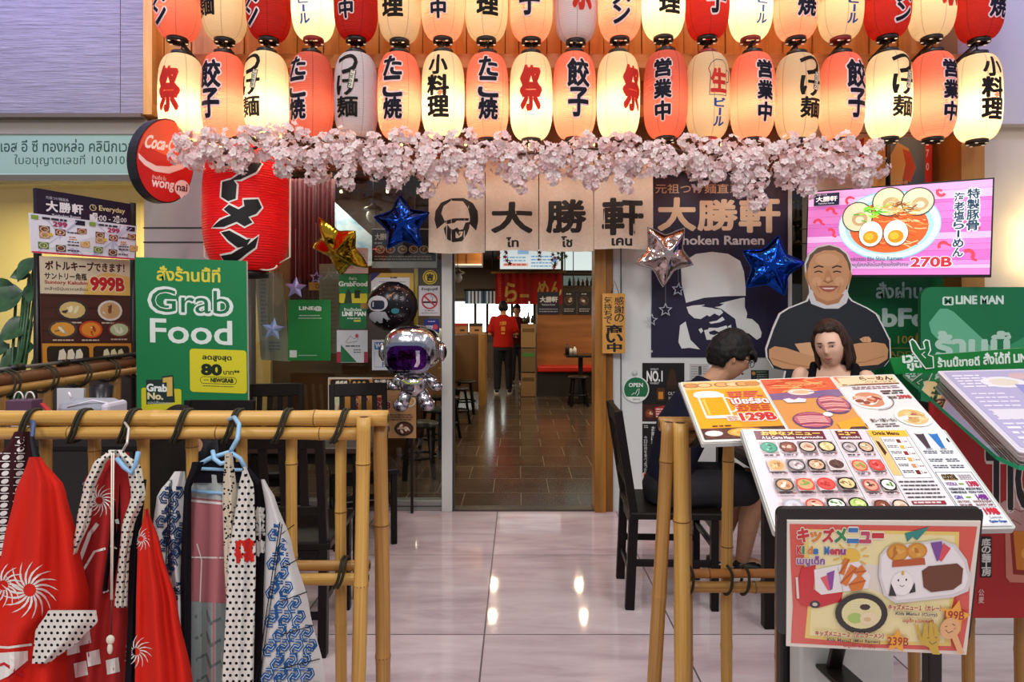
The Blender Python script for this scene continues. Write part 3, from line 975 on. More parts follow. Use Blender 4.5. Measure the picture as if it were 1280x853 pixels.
t = thing('open_sign', 'round green and white OPEN sign stuck on the white wall', 'sign', P(795, 487, YD - .01))
a = Art(pixframe(YD - .012)); a.slab([(795 + 16.5 * math.cos(q * PI / 16), 487 + 16.5 * math.sin(q * PI / 16)) for q in range(32)], .008, '#d7e2da')
a.oval(795, 487, 15, 15, '#1d6a42', 32)
a.poly([(795 + 15 * math.cos(q), 487 + 15 * math.sin(q)) for q in [R(38 + 104 * k / 12) for k in range(13)]], '#dfe6e0')
a.text('OPEN', 786, 479, 803.5, 484, '#e6f0ea', .02); a.line([(789.5, 494), (793, 491), (794, 493), (797, 487), (799, 486), (798.5, 492), (796, 495)], .8, '#dfe9e0'); a.text('SERVICE', 791, 498.5, 800, 500.5, '#2c3a32', .01); a.build('disc', t, True)
mb = MB(); mb.lathe([(.006, 0), (.02, .004), (.022, .012), (0.003, .013)], M('#b8c4be', .2), (0, 0, 0), 14)
o = mb.build('suction_cup', t); o.location = P(793.5, 467, YD - .01) - Vector(t.location); o.rotation_euler = (R(-90), 0, 0)

def whisky(a):
    a.text("WORLD'S", 813, 460.5, 823, 463, '#cfd2d2'); a.text('NO.1', 808.5, 464, 828, 477, '#e6e9e8', .03); a.text('WHISKEY', 812.5, 478, 824, 480.5, '#cfd2d2')
    a.rrect(833, 478, 847, 524, 3, '#2a1a10'); a.rect(838, 459, 843, 480, '#1d1410'); a.poly([(838, 462), (843, 462), (847, 482), (833, 482)], '#3a2412'); a.rect(833.5, 487, 846.5, 503, '#0f0e0d'); a.text('OLD', 835, 490, 845, 494, '#b8bcbc'); a.text('No.7', 836, 496, 844, 500, '#b8bcbc')
    a.rrect(821, 485, 831, 501, 2, '#4a2c10'); a.rect(823, 490, 829, 499, '#c5822f')
    a.rect(804, 506, 832, 526, '#3b1c18'); a.bowl(812, 517, 6, 6, '#5a2a1c', '#7b3a22', ('#a8482a', '#d0b090'), 3); a.poly([(818, 510), (831, 507), (831, 521), (820, 523)], '#b0322a'); a.lines(820, 511, 830, 4, 3, 1.4, '#e9d7c9', 2)
poster('whisky_poster', 'black whisky advertisement reading NO.1 with bottles, on the white wall', 'poster', pixframe(YD - .004), rc(803, 454, 855.5, 527), '#131213', whisky, .003)
def jp(a):
    a.vtext('お前はもう死んでいる', 814, 533, 821, 594, '#d2d4d3', .01); a.vtext('今日は何を食べようか', 805, 545, 809, 590, '#c3c6c6', .005); a.vtext('つけ麺', 825, 545, 834, 590, '#c3c6c6', .01)
    a.lines(805, 532, 811, 2, 2, 1, '#b9bdbd', 3)
    a.text('1290', 805, 592, 838, 602, '#c92a2e', .04, '#e6e0dc', .06)
poster('noodle_poster', 'tall black poster with vertical white writing and red price, below the whisky poster', 'poster', pixframe(YD - .004), rc(803, 530, 858, 604.5), '#141213', jp, .003)
poster('notice_sheet', 'small grey notice sheet on the white wall behind the man in glasses', 'notice', pixframe(YD - .004), rc(862, 455, 886, 490), '#b8bab8', lambda a: (a.rect(873, 458, 877, 469, '#4a4c4a'), a.lines(864, 458, 872, 6, 3, 1, '#8a8c8c', 1), a.lines(879, 458, 884, 6, 3, 1, '#8a8c8c', 4)))
poster('menu_card', 'small dark menu card with pictures beside the cardboard man', 'menu', pixframe(YD - .25), rc(939, 463, 961, 492), '#23302a', lambda a: (a.rect(945, 464.5, 958, 466, '#5f8a6a'), a.lines(946, 468, 959, 8, 2.5, 1, '#8fa596', 1), a.oval(942, 467, 2.4, 2.4, '#c7883f', 10)))

# television with the ramen advert
t = thing('television', 'wall television showing a bowl of ramen on a pink advert priced 270', 'television', P(1125, 290, 4.1))
q = (P(1011, 241, 4.3), P(1241, 224, 3.78), P(1237, 343.5, 3.78), P(1008, 344, 4.3))
fr = quadframe(*q, 230, 116)
mb = MB(); mb.prism(rc(-2, -2, 232, 119), fr, -.05, -.004, M('#15171a', .3)); mb.prism(rc(60, 30, 170, 90), fr, -.11, -.05, M('#15171a', .4)); mb.build('case', t, True)
mb = MB(); mb.prism(rc(100, 50, 130, 70), fr, -.36, -.11, M('#2a2a2c', .4, .4)); mb.build('wall_bracket', t, True)
a = Art(fr, matfn=lambda c: M(c, .25, emit=.62)); a.slab(rc(0, 0, 230, 116), .004, '#d98ac8')
g = random.Random(5)
y = 0
while y < 116:
    h = g.uniform(4, 13); a.rect(0, y, 230, min(116, y + h), g.choice(('#e08fcf', '#d97fc6', '#e9a6da', '#cf6fbd', '#e6b4e0'))); a.up(); y += h
    a.rect(0, min(115.6, y - .5), 230, min(116, y), '#b459a6')
def shrimp(x, y, s_, r, c='#d9465a'):
    pts = [(x + s_ * math.cos(r + q_), y + s_ * math.sin(r + q_)) for q_ in [k * .35 for k in range(10)]]
    a.line(pts, s_ * .75, c); a.line([pts[-1], (pts[-1][0] + s_, pts[-1][1] + s_ * .4)], s_ * .5, c)
for x, y, s_, r in ((57, 15, 4.5, 2.0), (31, 29, 5, 3.4), (14, 44, 5, 3.2), (32, 58, 5, 4), (172, 11, 5, .6), (206, 57, 6, 3.2), (176, 80, 5, 2.6), (205, 92, 6, 3.9)): shrimp(x, y, s_, r)
a.up(2); a.oval(108, 51, 65, 46, '#8fc9d6', 40); a.oval(108, 51, 64, 44, '#cfeef0', 40); a.up(); a.oval(108, 52, 56, 37, '#a6d5dc', 36); a.oval(108, 53, 50, 34, '#e0642c', 36)
for k in range(46):
    an, d = g.uniform(0, 2 * PI), g.uniform(.1, .95) ** .6
    x, y = 112 + 44 * d * math.cos(an), 53 + 29 * d * math.sin(an)
    a.line([(x - 7, y - 2), (x, y + g.uniform(-3, 3)), (x + 8, y + g.uniform(-3, 3))], 1.1, g.choice(('#f0a860', '#e88a3e', '#c9481e', '#f6cf98')))
a.up(2)
for x, y, rx, ry in ((68, 38, 19, 19), (108, 20, 20, 18), (144, 22, 19, 17)):
    a.oval(x, y, rx + 1.5, ry + 1.5, '#41352e', 22); a.up(); a.oval(x, y, rx, ry, '#d9ddb4', 22); a.up(); a.oval(x + 3, y + 3, rx * .55, ry * .5, '#c2a878', 14); a.oval(x + 3, y + 4, rx * .3, ry * .25, '#e8dfbe', 10); a.up()
for k in range(30):
    x, y = g.gauss(92, 8), g.gauss(34, 5)
    a.line([(x - 4, y), (x + 4, y + g.uniform(-4, 4))], 1.4, g.choice(('#6fd22f', '#a4e858', '#4fae2a')))
for k in range(34):
    x, y = g.gauss(120, 12), g.gauss(30, 6)
    a.line([(x - 6, y), (x, y + g.uniform(-2, 2)), (x + 6, y + g.uniform(-4, 4))], 1.3, g.choice(('#e6a04a', '#8a4a22', '#f0c888', '#6a3418')))
a.up(2)
for x in (86, 118):
    a.oval(x, 62, 16, 17.5, '#5a4636', 22); a.up(); a.oval(x, 61.5, 15.2, 16.8, '#f4f4e2', 22); a.up(); a.oval(x, 66, 10, 8.5, '#e8901a', 18); a.oval(x - 2, 65, 6, 5, '#f6b638', 12); a.up()
a.rect(8, 3, 43, 20, '#1b2340'); a.text('大勝軒', 11, 7.5, 40, 14.5, '#f2f2f2', .03); a.text('Taishoken Ramen', 14, 16, 36, 18, '#e8e8f0', .01); a.text('元祖つけ麺', 12, 4, 26, 6, '#e8e8f0', 0)
a.vtext('特製豚骨', 202, 10, 216, 62, '#233a55', .02, '#eef6f6', .08); a.vtext('海老塩らーめん', 187, 14, 199, 94, '#233a55', .02, '#eef6f6', .08)
a.text('Tonkotsu Ebi Shio Ramen', 53, 92, 127, 97, '#48405c', .01); a.text('กระดูกหมูใสเกลือโรสกุ้งแห้งพิเศษ', 44, 99, 135, 107, '#2c5d6a', .015)
a.text('270B', 138, 94, 186, 106, '#c0343e', .03, '#f2e2ec', .05)
a.build('screen', t, True)

# printed board behind the television, plain stand-in artwork
def comic(a):
    a.rect(1080, 172, 1107, 237, '#d8a04c'); a.poly([(1112, 237), (1112, 196), (1122, 178), (1136, 186), (1139, 205), (1128, 222), (1130, 237)], '#e0b060'); a.poly([(1128, 186), (1138, 190), (1145, 210), (1138, 228), (1128, 224), (1132, 205)], '#c24a22')
    a.text('COMI', 1113, 226, 1134, 233, '#e0905c', .03)
    a.rect(1156, 172, 1165, 237, '#c5281c'); a.text('0', 1157.5, 204, 1161, 213, '#ece4da', .02); a.text('7', 1157.5, 187, 1161, 196, '#ece4da', .02)
poster('picture_board', 'slate and orange picture board with COMI lettering and red edge above the television', 'poster', pixframe(4.4), rc(1080, 172, 1165, 238), '#40505a', comic, .11, '#c5281c')
mb = MB(); mb.tube([P(1110, 150, 4.3), P(1110, 236, 4.3)], .016, m_ring, 8)
for yy in (198, 218): mb.ball(P(1107, yy, 4.28), .008, M('#cfc9c0', .3, .6), 8, 5)
tag(mb.build('steel_pole'), 'thin black pole standing in front of the picture board', 'pole')

# delivery signs on the right
def grab_r(a):
    a.text('สั่งผ่าน', 1095, 353, 1152, 373, '#bcd8c4', .02)
    a.text('GrabFood', 1043, 386, 1200, 408, '#c3ddcb', .035); 
    a.text('สูงสุด 100', 1080, 420, 1142, 433, '#b99a3a', .01); a.rect(1078, 435, 1150, 435.6, '#b99a3a'); a.text('โค้ด ADD1', 1085, 438, 1146, 446, '#b99a3a', 0)
    a.oval(1151, 424, 7, 10, '#b9962e', 16)
poster('delivery_sign', 'dark green food delivery sign with white Thai lettering under the television', 'sign', pixframe(4.38), rc(1040, 346, 1192, 640), '#0f6a38', grab_r, .02)
def lineman(a):
    a.poly([(1170, 392), (1175, 386), (1184, 386), (1192, 390), (1262, 455), (1262, 470), (1215, 470), (1164, 416), (1161, 404)], '#5fae86')
    a.poly([(1300, 410), (1300, 445), (1230, 470), (1216, 458)], '#2f8f5f')
    a.rrect(1178, 371, 1192, 382, 2.5, '#c9e0d2'); a.text('M', 1181, 373, 1189, 380, '#12633c', .05)
    a.text('LINE MAN', 1195, 370, 1254, 380, '#cfe4d8', .04)
    a.text('ร้านนี้', 1170, 415, 1262, 446, '#a9cdb8', .04); a.text('ขายดี', 1172, 450, 1262, 474, '#a9cdb8', .04)
poster('delivery_sign', 'large green LINE MAN delivery sign with rounded corners at the right', 'sign', pixframe(3.9), rr(1151, 359, 1330, 620, 14), '#127044', lineman, .03, '#0d5332')
# ------------------------------------------------------------------ left-hand signs
t = thing('round_sign', 'oval red drink and restaurant-guide sign in a black rim jutting out beside the giant lantern', 'sign', P(206, 200, 3.9))
sf = quadframe(P(170, 146, 3.62), P(243, 150, 4.02), P(243, 256, 4.02), P(170, 252, 3.62), 74, 106)
ov = lambda k=1.0, n=40: [(37 + 37 * k * math.cos(2 * PI * i / n), 53 + 53 * k * math.sin(2 * PI * i / n)) for i in range(n)]
mb = MB(); mb.prism(ov(), sf, -.07, -.004, M('#1a1a1e', .35)); mb.build('case', t, True)
a = Art(sf); a.slab(ov(.97), .003, '#c9221f')
a.poly([(37 + 35 * math.cos(q), 53 + 51 * math.sin(q)) for q in [R(188 + 164 * k / 16) for k in range(17)]] + [(70, 52), (50, 50), (30, 44), (8, 33)], '#e05c3c')
a.poly([(2.5, 45), (12, 54), (24, 60), (40, 60), (56, 55), (71, 47), (72, 52), (58, 62), (40, 69), (22, 67), (10, 60), (3, 52)], '#efd3cb')
a.text('Coca-Cola', 11, 24, 62, 40, '#f4e2da', .03, rot=.09, skew=.2)
a.text('ร้านเด็ด ใน', 19, 72, 36, 77, '#f3ded9', .01, rot=.1); a.text('wong', 18, 79, 46, 91, '#f6e6e0', .02, rot=.1)
a.oval(57, 86, 10, 10, '#f6ece6', 18); a.poly([(53, 94), (60, 94), (56, 100)], '#f6ece6'); a.up(); a.text('nai', 50, 81, 64, 90, '#5a2622', .02, rot=.06)
a.build('face', t, True)
mb = MB(); mb.tube([P(238, 190, 4.05), P(250, 195, 4.5)], .018, m_ring, 8); mb.build('bracket', t, True)

# standing notice with opening hours, offers and bottle poster
t = thing('notice_stand', 'tall notice stand with opening hours, offer strip and bottle poster by the yellow clinic wall', 'notice', P(105, 640, 3.6))
sgn = lambda tl, tr, br, bl, W, Hh, d=0: quadframe(P(*tl, 3.3 - d), P(*tr, 3.9 - d), P(*br, 3.9 - d), P(*bl, 3.3 - d), W, Hh)
fr = sgn((45, 235), (163, 255), (163, 284), (47, 279), 118, 44)
a = Art(fr); a.slab(rc(0, 0, 118, 44), .02, '#1b1830')
a.text('元祖つけ麺直系', 10, 8, 36, 12, '#cfcad6', 0); a.text('大', 10, 14, 23, 28, '#eae6ea', .03); a.text('勝', 25, 14, 38, 28, '#eae6ea', .03); a.text('軒', 40, 14, 53, 28, '#eae6ea', .03); a.text('Taishoken Ramen', 16, 31, 50, 35, '#cfcad6', .02)
a.ring(66, 16, 4.5, 5, .9, '#e4d59a', 20); a.line([(66, 12.5), (66, 16), (68.5, 17)], .8, '#e4d59a'); a.text('Everyday', 74, 11, 110, 22, '#e8d9a0', .015)
a.text('1', 62, 27, 65, 36, '#e4e0e4', .02); a.rect(65.5, 24, 71.5, 37, '#e6e4e4'); a.text('9', 67, 26, 70.5, 34, '#7c7880', 0); a.text(':00 - 2', 72, 27, 97, 36, '#e4e0e4', .015); a.rect(97.5, 25, 101.5, 38, '#e6e4e4'); a.text('1', 98.5, 28, 100.5, 35, '#7c7880'); a.text(':00', 102, 28, 112, 36, '#e4e0e4', .015)
a.rect(0, 40, 118, 42, '#a8323a'); a.build('hours_board', t, True)
fr = sgn((36, 266), (171, 283), (168, 325), (39, 316), 134, 48, .05)
a = Art(fr); a.slab(rc(0, 0, 134, 48), .003, '#dcdce6')
for ox in (2, 69):
    g = random.Random(ox)
    for k in range(14): a.line([(ox + g.uniform(0, 60), g.choice((2, 46))), (ox + 32, 24)], 1.0, '#b9b6d4')
    a.rect(ox, 2, ox + 8, 7, '#7f9a3a'); a.lines(ox + 12, 3, ox + 40, 1, 3, 2.5, '#2a2630', ox); a.text('299', ox + 24, 7, ox + 40, 13, '#a82a5a', .04); a.rect(ox + 50, 2, ox + 62, 8, '#1d1b30')
    for x, y, c_ in ((8, 14, '#6a3a24'), (8, 21, '#b98a5a'), (26, 16, '#7a3528'), (52, 12, '#8c4230'), (6, 34, '#5a7a2a'), (26, 36, '#5a3a2a'), (56, 28, '#d09a4a')):
        a.rect(ox + x, y, ox + x + 12, y + 8, c_); a.bowl(ox + x + 6, y + 4, 5, 3.4, '#d9c9b8', c_, ('#e6d09a', '#9a4a2a', '#7a9a4a'), x + y, 5)
    for y in (18, 30, 34, 41): a.lines(ox + 40, y, ox + 54, 1, 2, 1.6, '#33303c', y)
    a.lines(ox + 42, 24, ox + 52, 2, 3, 1.4, '#c07a3a', 8); a.oval(ox + 21, 24, 2.4, 2.4, '#d9b83a', 8)
a.rect(0, 46, 134, 48, '#c9344a'); a.build('offer_strip', t, True)
fr = sgn((49, 320), (162, 325), (164, 470), (53, 472), 113, 136, .01)
a = Art(fr); a.slab(rc(0, 0, 113, 136), .004, '#4a2420')
a.rect(0, 0, 113, 42, '#d7c9ae'); a.poly([(56, 24), (80, 16), (112, 20), (113, 42), (50, 42)], '#e0b860')
a.text('ボトルキープできます！', 6, 5, 105, 15, '#3a1418', .03); a.text('サントリー角瓶', 5, 18, 54, 26, '#2a1c18', .02); a.text('Suntory Kakubin', 5, 27, 55, 32, '#a8322e', .02); a.text('เหล้าญี่ปุ่นขวดเหลี่ยม', 5, 34, 55, 39, '#3a2a24', .01); a.text('999B', 59, 22, 104, 37, '#b51f26', .045, '#ead9b8', .05)
for k in range(5): a.rect(0, 44 + k * 13, 113, 44.6 + k * 13, '#33150f')
for (x, y, rx, ry, c_, tp) in ((36, 60, 19, 12, '#3d3436', ('#e9dcb0', '#d6b878', '#f0e6c6')), (84, 60, 17, 12, '#d8d4cc', ('#5a3222', '#c9a070', '#7d4a2a')), (24, 82, 17, 10, '#4a4240', ('#ece3c8', '#e09a3a', '#b9a888')), (58, 82, 15, 10, '#c94a24', ('#e9e0c4', '#e08a2a', '#a83a1c')), (96, 82, 16, 9, '#7a3a2c', ('#dfe3cc', '#b8cca0', '#e9ecd8'))):
    a.bowl(x, y, rx, ry, c_, tp[1], tp, int(x + y), 9); a.lines(x - 12, y + ry + 1.5, x + 12, 1, 2, 1.6, '#cdb8a8', int(x))
a.rect(0, 98, 113, 136, '#d08a2e')
for x in (5, 60):
    a.rrect(x, 101, x + 50, 120, 4, '#2c2018'); a.up()
    for k in range(3): a.poly([(x + 12 + k * 10, 118), (x + 14 + k * 10, 106), (x + 19 + k * 10, 104), (x + 22 + k * 10, 110), (x + 21 + k * 10, 118)], ('#e6dcc4', '#e0ddb0')[x > 9])
    a.lines(x + 2, 124, x + 46, 3, 3.6, 2, '#5a2a14', x)
a.build('bottle_poster', t, True)
mb = MB(); mb.tube([P(166, 254, 3.93), (P(166, 254, 3.93).x, 3.93, .02)], .018, m_ring, 10); mb.tube([P(47, 236, 3.36), (P(47, 236, 3.36).x, 3.36, .02)], .018, m_ring, 10)
mb.bar((P(166, 0, 3.93).x + .15, 3.97, .015), (P(166, 0, 3.93).x - .2, 3.85, .015), .04, .03, m_ring); mb.bar((P(47, 0, 3.36).x + .15, 3.42, .015), (P(47, 0, 3.36).x - .2, 3.3, .015), .04, .03, m_ring)
mb.build('frame', t, True)

# big green food delivery board
def grab(a):
    a.text('สั่งร้านนี้ที่', 197, 334, 276, 352, '#d9c940', .02)
    for tx, bx in (('Grab', (187, 361, 290, 393)), ('Food', (188, 400, 290, 430))):
        a.text(tx, *bx, '#dfe9e0', .045 if tx == 'Grab' else .016); a.up(2)
        if tx == 'Grab': a.text(tx, bx[0] + 2.3, bx[1] + 1.6, bx[2] - 2.3, bx[3] - 1.6, '#137043', .0)
    a.rrect(237, 436, 308, 490, 4, '#d9cf2a'); a.text('ลดสูงสุด', 253, 444, 289, 451, '#20361c', .03); a.text('80', 252, 455, 276, 468, '#182a16', .05); a.text('บาท**', 279, 461, 299, 467, '#20361c', .02)
    a.line(rr(250, 470.5, 295, 479, 4), .7, '#20361c', True); a.text('NEWGRAB', 263, 472, 291, 477, '#182a16', .05); a.lines(253, 481.5, 293, 1, 2, 1, '#4a5a2a', 5); a.lines(254, 474, 261, 1, 2, 1, '#4a5a2a', 5)
    a.rrect(176, 487, 226, 519, 3, '#cfc826'); a.poly([(182, 477), (202, 476), (202, 472), (216, 470), (218, 504), (182, 508)], '#20332e'); a.up()
    a.text('Grab', 183, 482, 208, 491, '#e9efe9', .04); a.text('No.', 184, 493, 203, 501, '#e3d9a8', .04); a.poly([(203, 474), (215, 472), (215, 496), (208, 497), (208, 479), (203, 480)], '#d6b458'); a.text('แอปสั่งอาหาร', 184, 503, 214, 507, '#b9c4b4', .01)
gq = pixframe(3.64)
gf = lambda u, v, w=0.0: gq(u + (v - 420) * .012, v + (u - 240) * .035, w) 
poster('delivery_board', 'big green food delivery board standing behind the bamboo rail under the giant lantern', 'board', gf, rc(170, 324, 309, 690), '#157a46', grab, .02, '#c9d4c6')

# stickers, posters and ornaments on the shop glass
gy = pixframe(YD - .002)
def lineat(a):
    a.text('LINE@', 374, 383, 402, 389, '#dfeadf', .03); a.lines(374, 394, 401, 1, 2, 1.2, '#a9c9ae', 2); a.lines(373, 397.5, 402, 1, 2, 1, '#a9c9ae', 3)
    a.rect(362, 438, 371, 447, '#cfdacd'); a.lines(373, 444, 396, 1, 2, 1, '#a9c9ae', 4)
poster('line_poster', 'green LINE@ poster on the shop glass beside star ornaments', 'poster', gy, rc(360, 375, 413.5, 451), '#167a35', lineat, .002)
def gfood(a):
    a.text('สั่งผ่าน', 436, 346, 446, 350, '#cfe2cf', .01); a.text('GrabFood', 423.5, 352, 459, 358, '#e2ece2', .03)
    a.rrect(424, 367, 432, 379, 2, '#c9c427'); a.rrect(438, 367, 459, 379, 2, '#c9c427'); a.poly([(430, 379), (433, 364), (436, 361), (439, 366), (440, 379)], '#243a24'); a.rect(443, 363, 450, 373, '#20281c')
poster('delivery_poster', 'green delivery poster with yellow patches stuck on the glass behind the round balloon', 'poster', gy, rr(424, 343, 460, 379.5, 2), '#177a40', gfood, .002)
poster('delivery_poster', 'rounded green LINE MAN poster on the glass under the other delivery poster', 'poster', gy, rr(424.5, 380, 458, 411.5, 3), '#12693a', lambda a: (a.text('ร้านนี้อร่อย', 430, 385, 452, 389, '#d6e6da', .02), a.text('LINE MAN', 428, 390, 457, 395, '#e2ece4', .05), a.lines(434, 397.5, 452, 1, 2, 1.5, '#b9d2c0', 1), a.rrect(442, 400, 451, 402.5, 1, '#c9c838')), .002, '#e0e6e2')
poster('offer_poster', 'white poster with green triangle and crimson foot stuck below the delivery posters', 'poster', gy, rc(421, 413, 459.5, 453.5), '#c3c8cc', lambda a: (a.poly([(426, 431), (446, 453), (426, 453)], '#1d6a3e'), a.rect(421, 440, 426, 453.5, '#9a2a44'), a.rect(455, 440, 459.5, 453.5, '#9a2a44'), a.line([(432, 428), (438, 420), (443, 424), (449, 419), (446, 427), (434, 429)], .6, '#5a5f66', True), a.oval(446, 420, 2, 2.6, '#b03a4a', 10), a.lines(432, 432, 452, 1, 2, 1.6, '#3a3f44', 2), a.lines(442, 437, 452, 2, 3, 1.2, '#3a3f44', 3)), .002)
poster('certificate', 'white certificate with gold and navy corners behind the round balloon', 'certificate', gy, rc(464, 341.5, 517, 381), '#d5d8d8', lambda a: (a.poly([(464, 341.5), (517, 341.5), (517, 368), (512, 370), (512, 347), (470, 347)], '#c7a444'), a.poly([(464, 341.5), (476, 341.5), (464, 352)], '#2a2f6a'), a.poly([(517, 367), (517, 381), (505, 381), (512, 377), (512, 369)], '#2a2f6a'), a.lines(488, 346.5, 497, 1, 2, 1.6, '#2a2a3a', 1), a.lines(474, 352, 508, 5, 4, 1, '#8a90a0', 3)), .002)
mb = MB(); mb.span(P(517.5, 417, YD + .02), P(522.5, 336, YD + .05), M('#c9a640', .35, .4), .003); tag(mb.build('door_handle_bar'), 'thin vertical brass bar behind the shop glass beside the no-smoking notice', 'bar')
poster('round_sticker', 'round yellow sticker above the no-smoking notice', 'sticker', gy, [(537.5 + 9 * math.cos(q * PI / 12), 346.7 + 9 * math.sin(q * PI / 12)) for q in range(24)], '#d8c13a', lambda a: (a.ring(537.5, 346.7, 7.8, 7.8, 1, '#3a3020', 24), a.text('吉', 533.5, 342.5, 541.5, 351, '#3a3020', .05)), .002)
def nosmoke(a):
    a.text('ห้ามสูบบุหรี่', 527, 359.5, 547, 364, '#22242a', .03); a.line([(528, 378), (546, 378)], 2.4, '#22242a'); a.line([(540, 376), (541, 372), (538, 370), (542, 368), (543, 372)], .8, '#5a5f66')
    a.ring(537, 376.5, 10.3, 10.3, 2, '#b02430', 28); a.line([(530, 370), (544, 383)], 2, '#b02430'); a.text('NO SMOKING', 531, 387.5, 543, 389.5, '#3a3c42', .01); a.lines(527, 391, 547, 1, 2, 1, '#7a7d84', 2)
poster('no_smoking_notice', 'white no-smoking notice with red ring on the glass by the door frame', 'notice', gy, rc(523.5, 357.5, 550, 395), '#c9c7c9', nosmoke, .002)
poster('guide_sticker', 'blue restaurant-guide sticker under the no-smoking notice', 'sticker', gy, rr(530, 399, 549, 417, 1.5), '#2a2f7c', lambda a: (a.lines(535, 401.5, 545, 1, 2, 1, '#c9cce0', 1), a.text('wong', 532, 407, 541, 411, '#d9dcec', .03), a.oval(544, 409, 3.4, 3.4, '#c94a5a', 12)), .002, '#d9dce6')
poster('wifi_notice', 'white notice with blue header reading FREE, half behind the astronaut balloon', 'notice', gy, rc(465, 425, 500, 463), '#cdd3da', lambda a: (a.rrect(468, 428, 497, 437, 1, '#2f6fb0'), a.text('Wi', 469, 429.5, 478, 435.5, '#dfe9f2', .03), a.line([(468, 440), (468, 459), (497, 459)], .6, '#2f6fb0'), a.text('FREE', 478, 453, 492, 458.5, '#2a5a8a', .02)), .002)
gz = pixframe(YD + .12)
def kmenu(a):
    a.rect(465, 287, 545, 327, '#211a17'); a.text('大勝軒', 469, 292, 487, 300, '#d0c8bc', .03); a.lines(468, 303, 478, 1, 3, 2, '#b9b0a4', 1)
    for i, x in enumerate((475, 488, 503, 517, 530)): a.bowl(x, 312, 6, 5, '#cfc0a4', '#7a5230', ('#c99a5a', '#5a3420', '#d9c48a'), i, 6)
    a.lines(468, 320, 540, 2, 3.4, 1.6, '#a89c8c', 3)
poster('hanging_menu', 'dark menu board with food rings and white foot hanging behind the blue star balloon', 'menu', gz, rc(465, 286, 546, 335), '#c7cbc8', kmenu, .006)
poster('paper_notice', 'pale pink paper notice on the glass behind the gold balloon', 'notice', gy, rc(421, 310, 460, 342), '#c9b4ac', lambda a: (a.rect(424, 316, 442, 336, '#b08a84'), a.lines(445, 318, 457, 6, 3, 1, '#8a7470', 2)), .002)
# things behind the glass
def curtain(x0, x1, y0, y1, Y, col, name, label):
    mb = MB()
    def fn(i, j):
        u = x0 + (x1 - x0) * i
        p = P(u, y0 + (y1 - y0) * j, Y); p.y += .025 * math.sin(u * 1.1) + .01 * math.sin(u * .43); return p
    mb.grid(fn, 60, 8, M(col, .8)); return tag(mb.build(name), label, 'curtain')
curtain(362, 418, 215, 440, 5.4, '#43141c', 'red_drape', 'dark red drape hanging inside behind the shop glass')
refl_paint = NT('painted_reflection', .5)  # bright mall mirrored in the shop glass, painted onto a hung panel
refl_paint.color(refl_paint.ramp(refl_paint.noise(refl_paint.coord('Object', (1, 1, 2)), 3, 4, .6, .5), [(.35, '#7fa6c4'), (.6, '#cfdbe0')]))
a = Art(pixframe(5.7)); a.slab([(352, 232), (402, 238), (470, 300), (470, 332), (388, 334), (356, 302)], .02, refl_paint.m); tag(a.build('reflection_panel'), 'pale blue painted mural panel behind the shop glass', 'reflection')
t = thing('light_box_poster', 'pale upright poster with faint figures behind the glass left of the LINE@ poster', 'poster', P(330, 430, 4.9))
a = Art(pixframe(4.9)); a.slab([(318, 338), (352, 342), (362, 452), (326, 450)], .01, '#a9a890')
a.poly([(322, 345), (334, 346), (338, 420), (328, 420)], '#8f907e'); a.oval(346, 365, 8, 18, '#bdbb9c', 14); a.rrect(330, 425, 352, 440, 3, '#9aa09a'); a.lines(326, 350, 334, 12, 5, 2, '#6f6f66', 2); a.lines(336, 428, 350, 3, 4, 1.4, '#6a6c70', 4); a.build('board', t, True)
poster('pattern_panel', 'frosted pale panel behind the glass between red drape and delivery posters', 'panel', pixframe(5.1), rc(399, 330, 424, 442), '#8d9182', lambda a: (a.text('大', 402, 335, 420, 350, '#a9ac9c', .01), a.lines(402, 356, 420, 14, 5.5, 2, '#777b70', 3)), .01)
poster('price_card', 'small orange price card inside the shop behind the stars', 'card', pixframe(5.2), rc(386, 353, 405, 363), '#c08a3a', lambda a: a.text('C8', 394, 355, 401, 361, '#6a3a1a', .03), .004)
# pendant lamps behind glass and door
def pendant(px, py, Y, top, label, r=.05):
    p = P(px, py, Y)
    t = thing('pendant_lamp', label, 'lamp', p)
    mb = MB(); mb.lathe([(.012, .05), (.03, .03), (.075, .012), (.08, 0), (.06, -.004)], M('#7a6f62', .3, .6), (0, 0, 0), 18); mb.build('lamp_shade', t)
    mb = MB(); mb.ball((0, 0, -.05), r, M('#cfd6d2', .1, spec=.8), 16, 10); mb.build('glass_globe', t)
    mb = MB(); mb.tube([(0, 0, .04), (0, 0, 2.72 - p.z)], .004, m_black, 6); mb.build('cord', t)
pendant(467, 262, 5.2, 0, 'glass pendant lamp behind the shop glass above the blue star balloon', .06)
pendant(572, 342, 7.0, 0, 'clear globe pendant lamp inside the doorway, left of the red ramen curtain', .052)

# star ornaments
def solid_star(px, py, r, Y, c_, name, label, hollow=None, rot=0.0):
    fr = pixframe(Y)
    mb = MB()
    pts = [(px + (r if i % 2 == 0 else r * .45) * math.cos(-PI / 2 + rot + PI * i / 5), py + (r if i % 2 == 0 else r * .45) * math.sin(-PI / 2 + rot + PI * i / 5)) for i in range(10)]
    m = M(c_, .35, .35)
    if hollow:
        inn = [(px + (x - px) * hollow, py + (y - py) * hollow) for x, y in pts]
        for i in range(10):
            j = (i + 1) % 10
            mb.prism([pts[i], pts[j], inn[j], inn[i]], fr, -.006, 0, m)
    else:
        mb.prism(pts, fr, -.004, 0, m)
        mb.add([fr(*q, 0) for q in pts] + [fr(px, py, .016)], [(i, (i + 1) % 10, 10) for i in range(10)], m)
    o = mb.build(name); tag(o, label, 'star', 'star ornaments')
    mb = MB(); mb.tube([fr(px, py - r, -.002), fr(px, max(215, py - r - 60), -.002)], .0012, M('#b9bcc4', .5), 5); mb.build('thread', o, True)
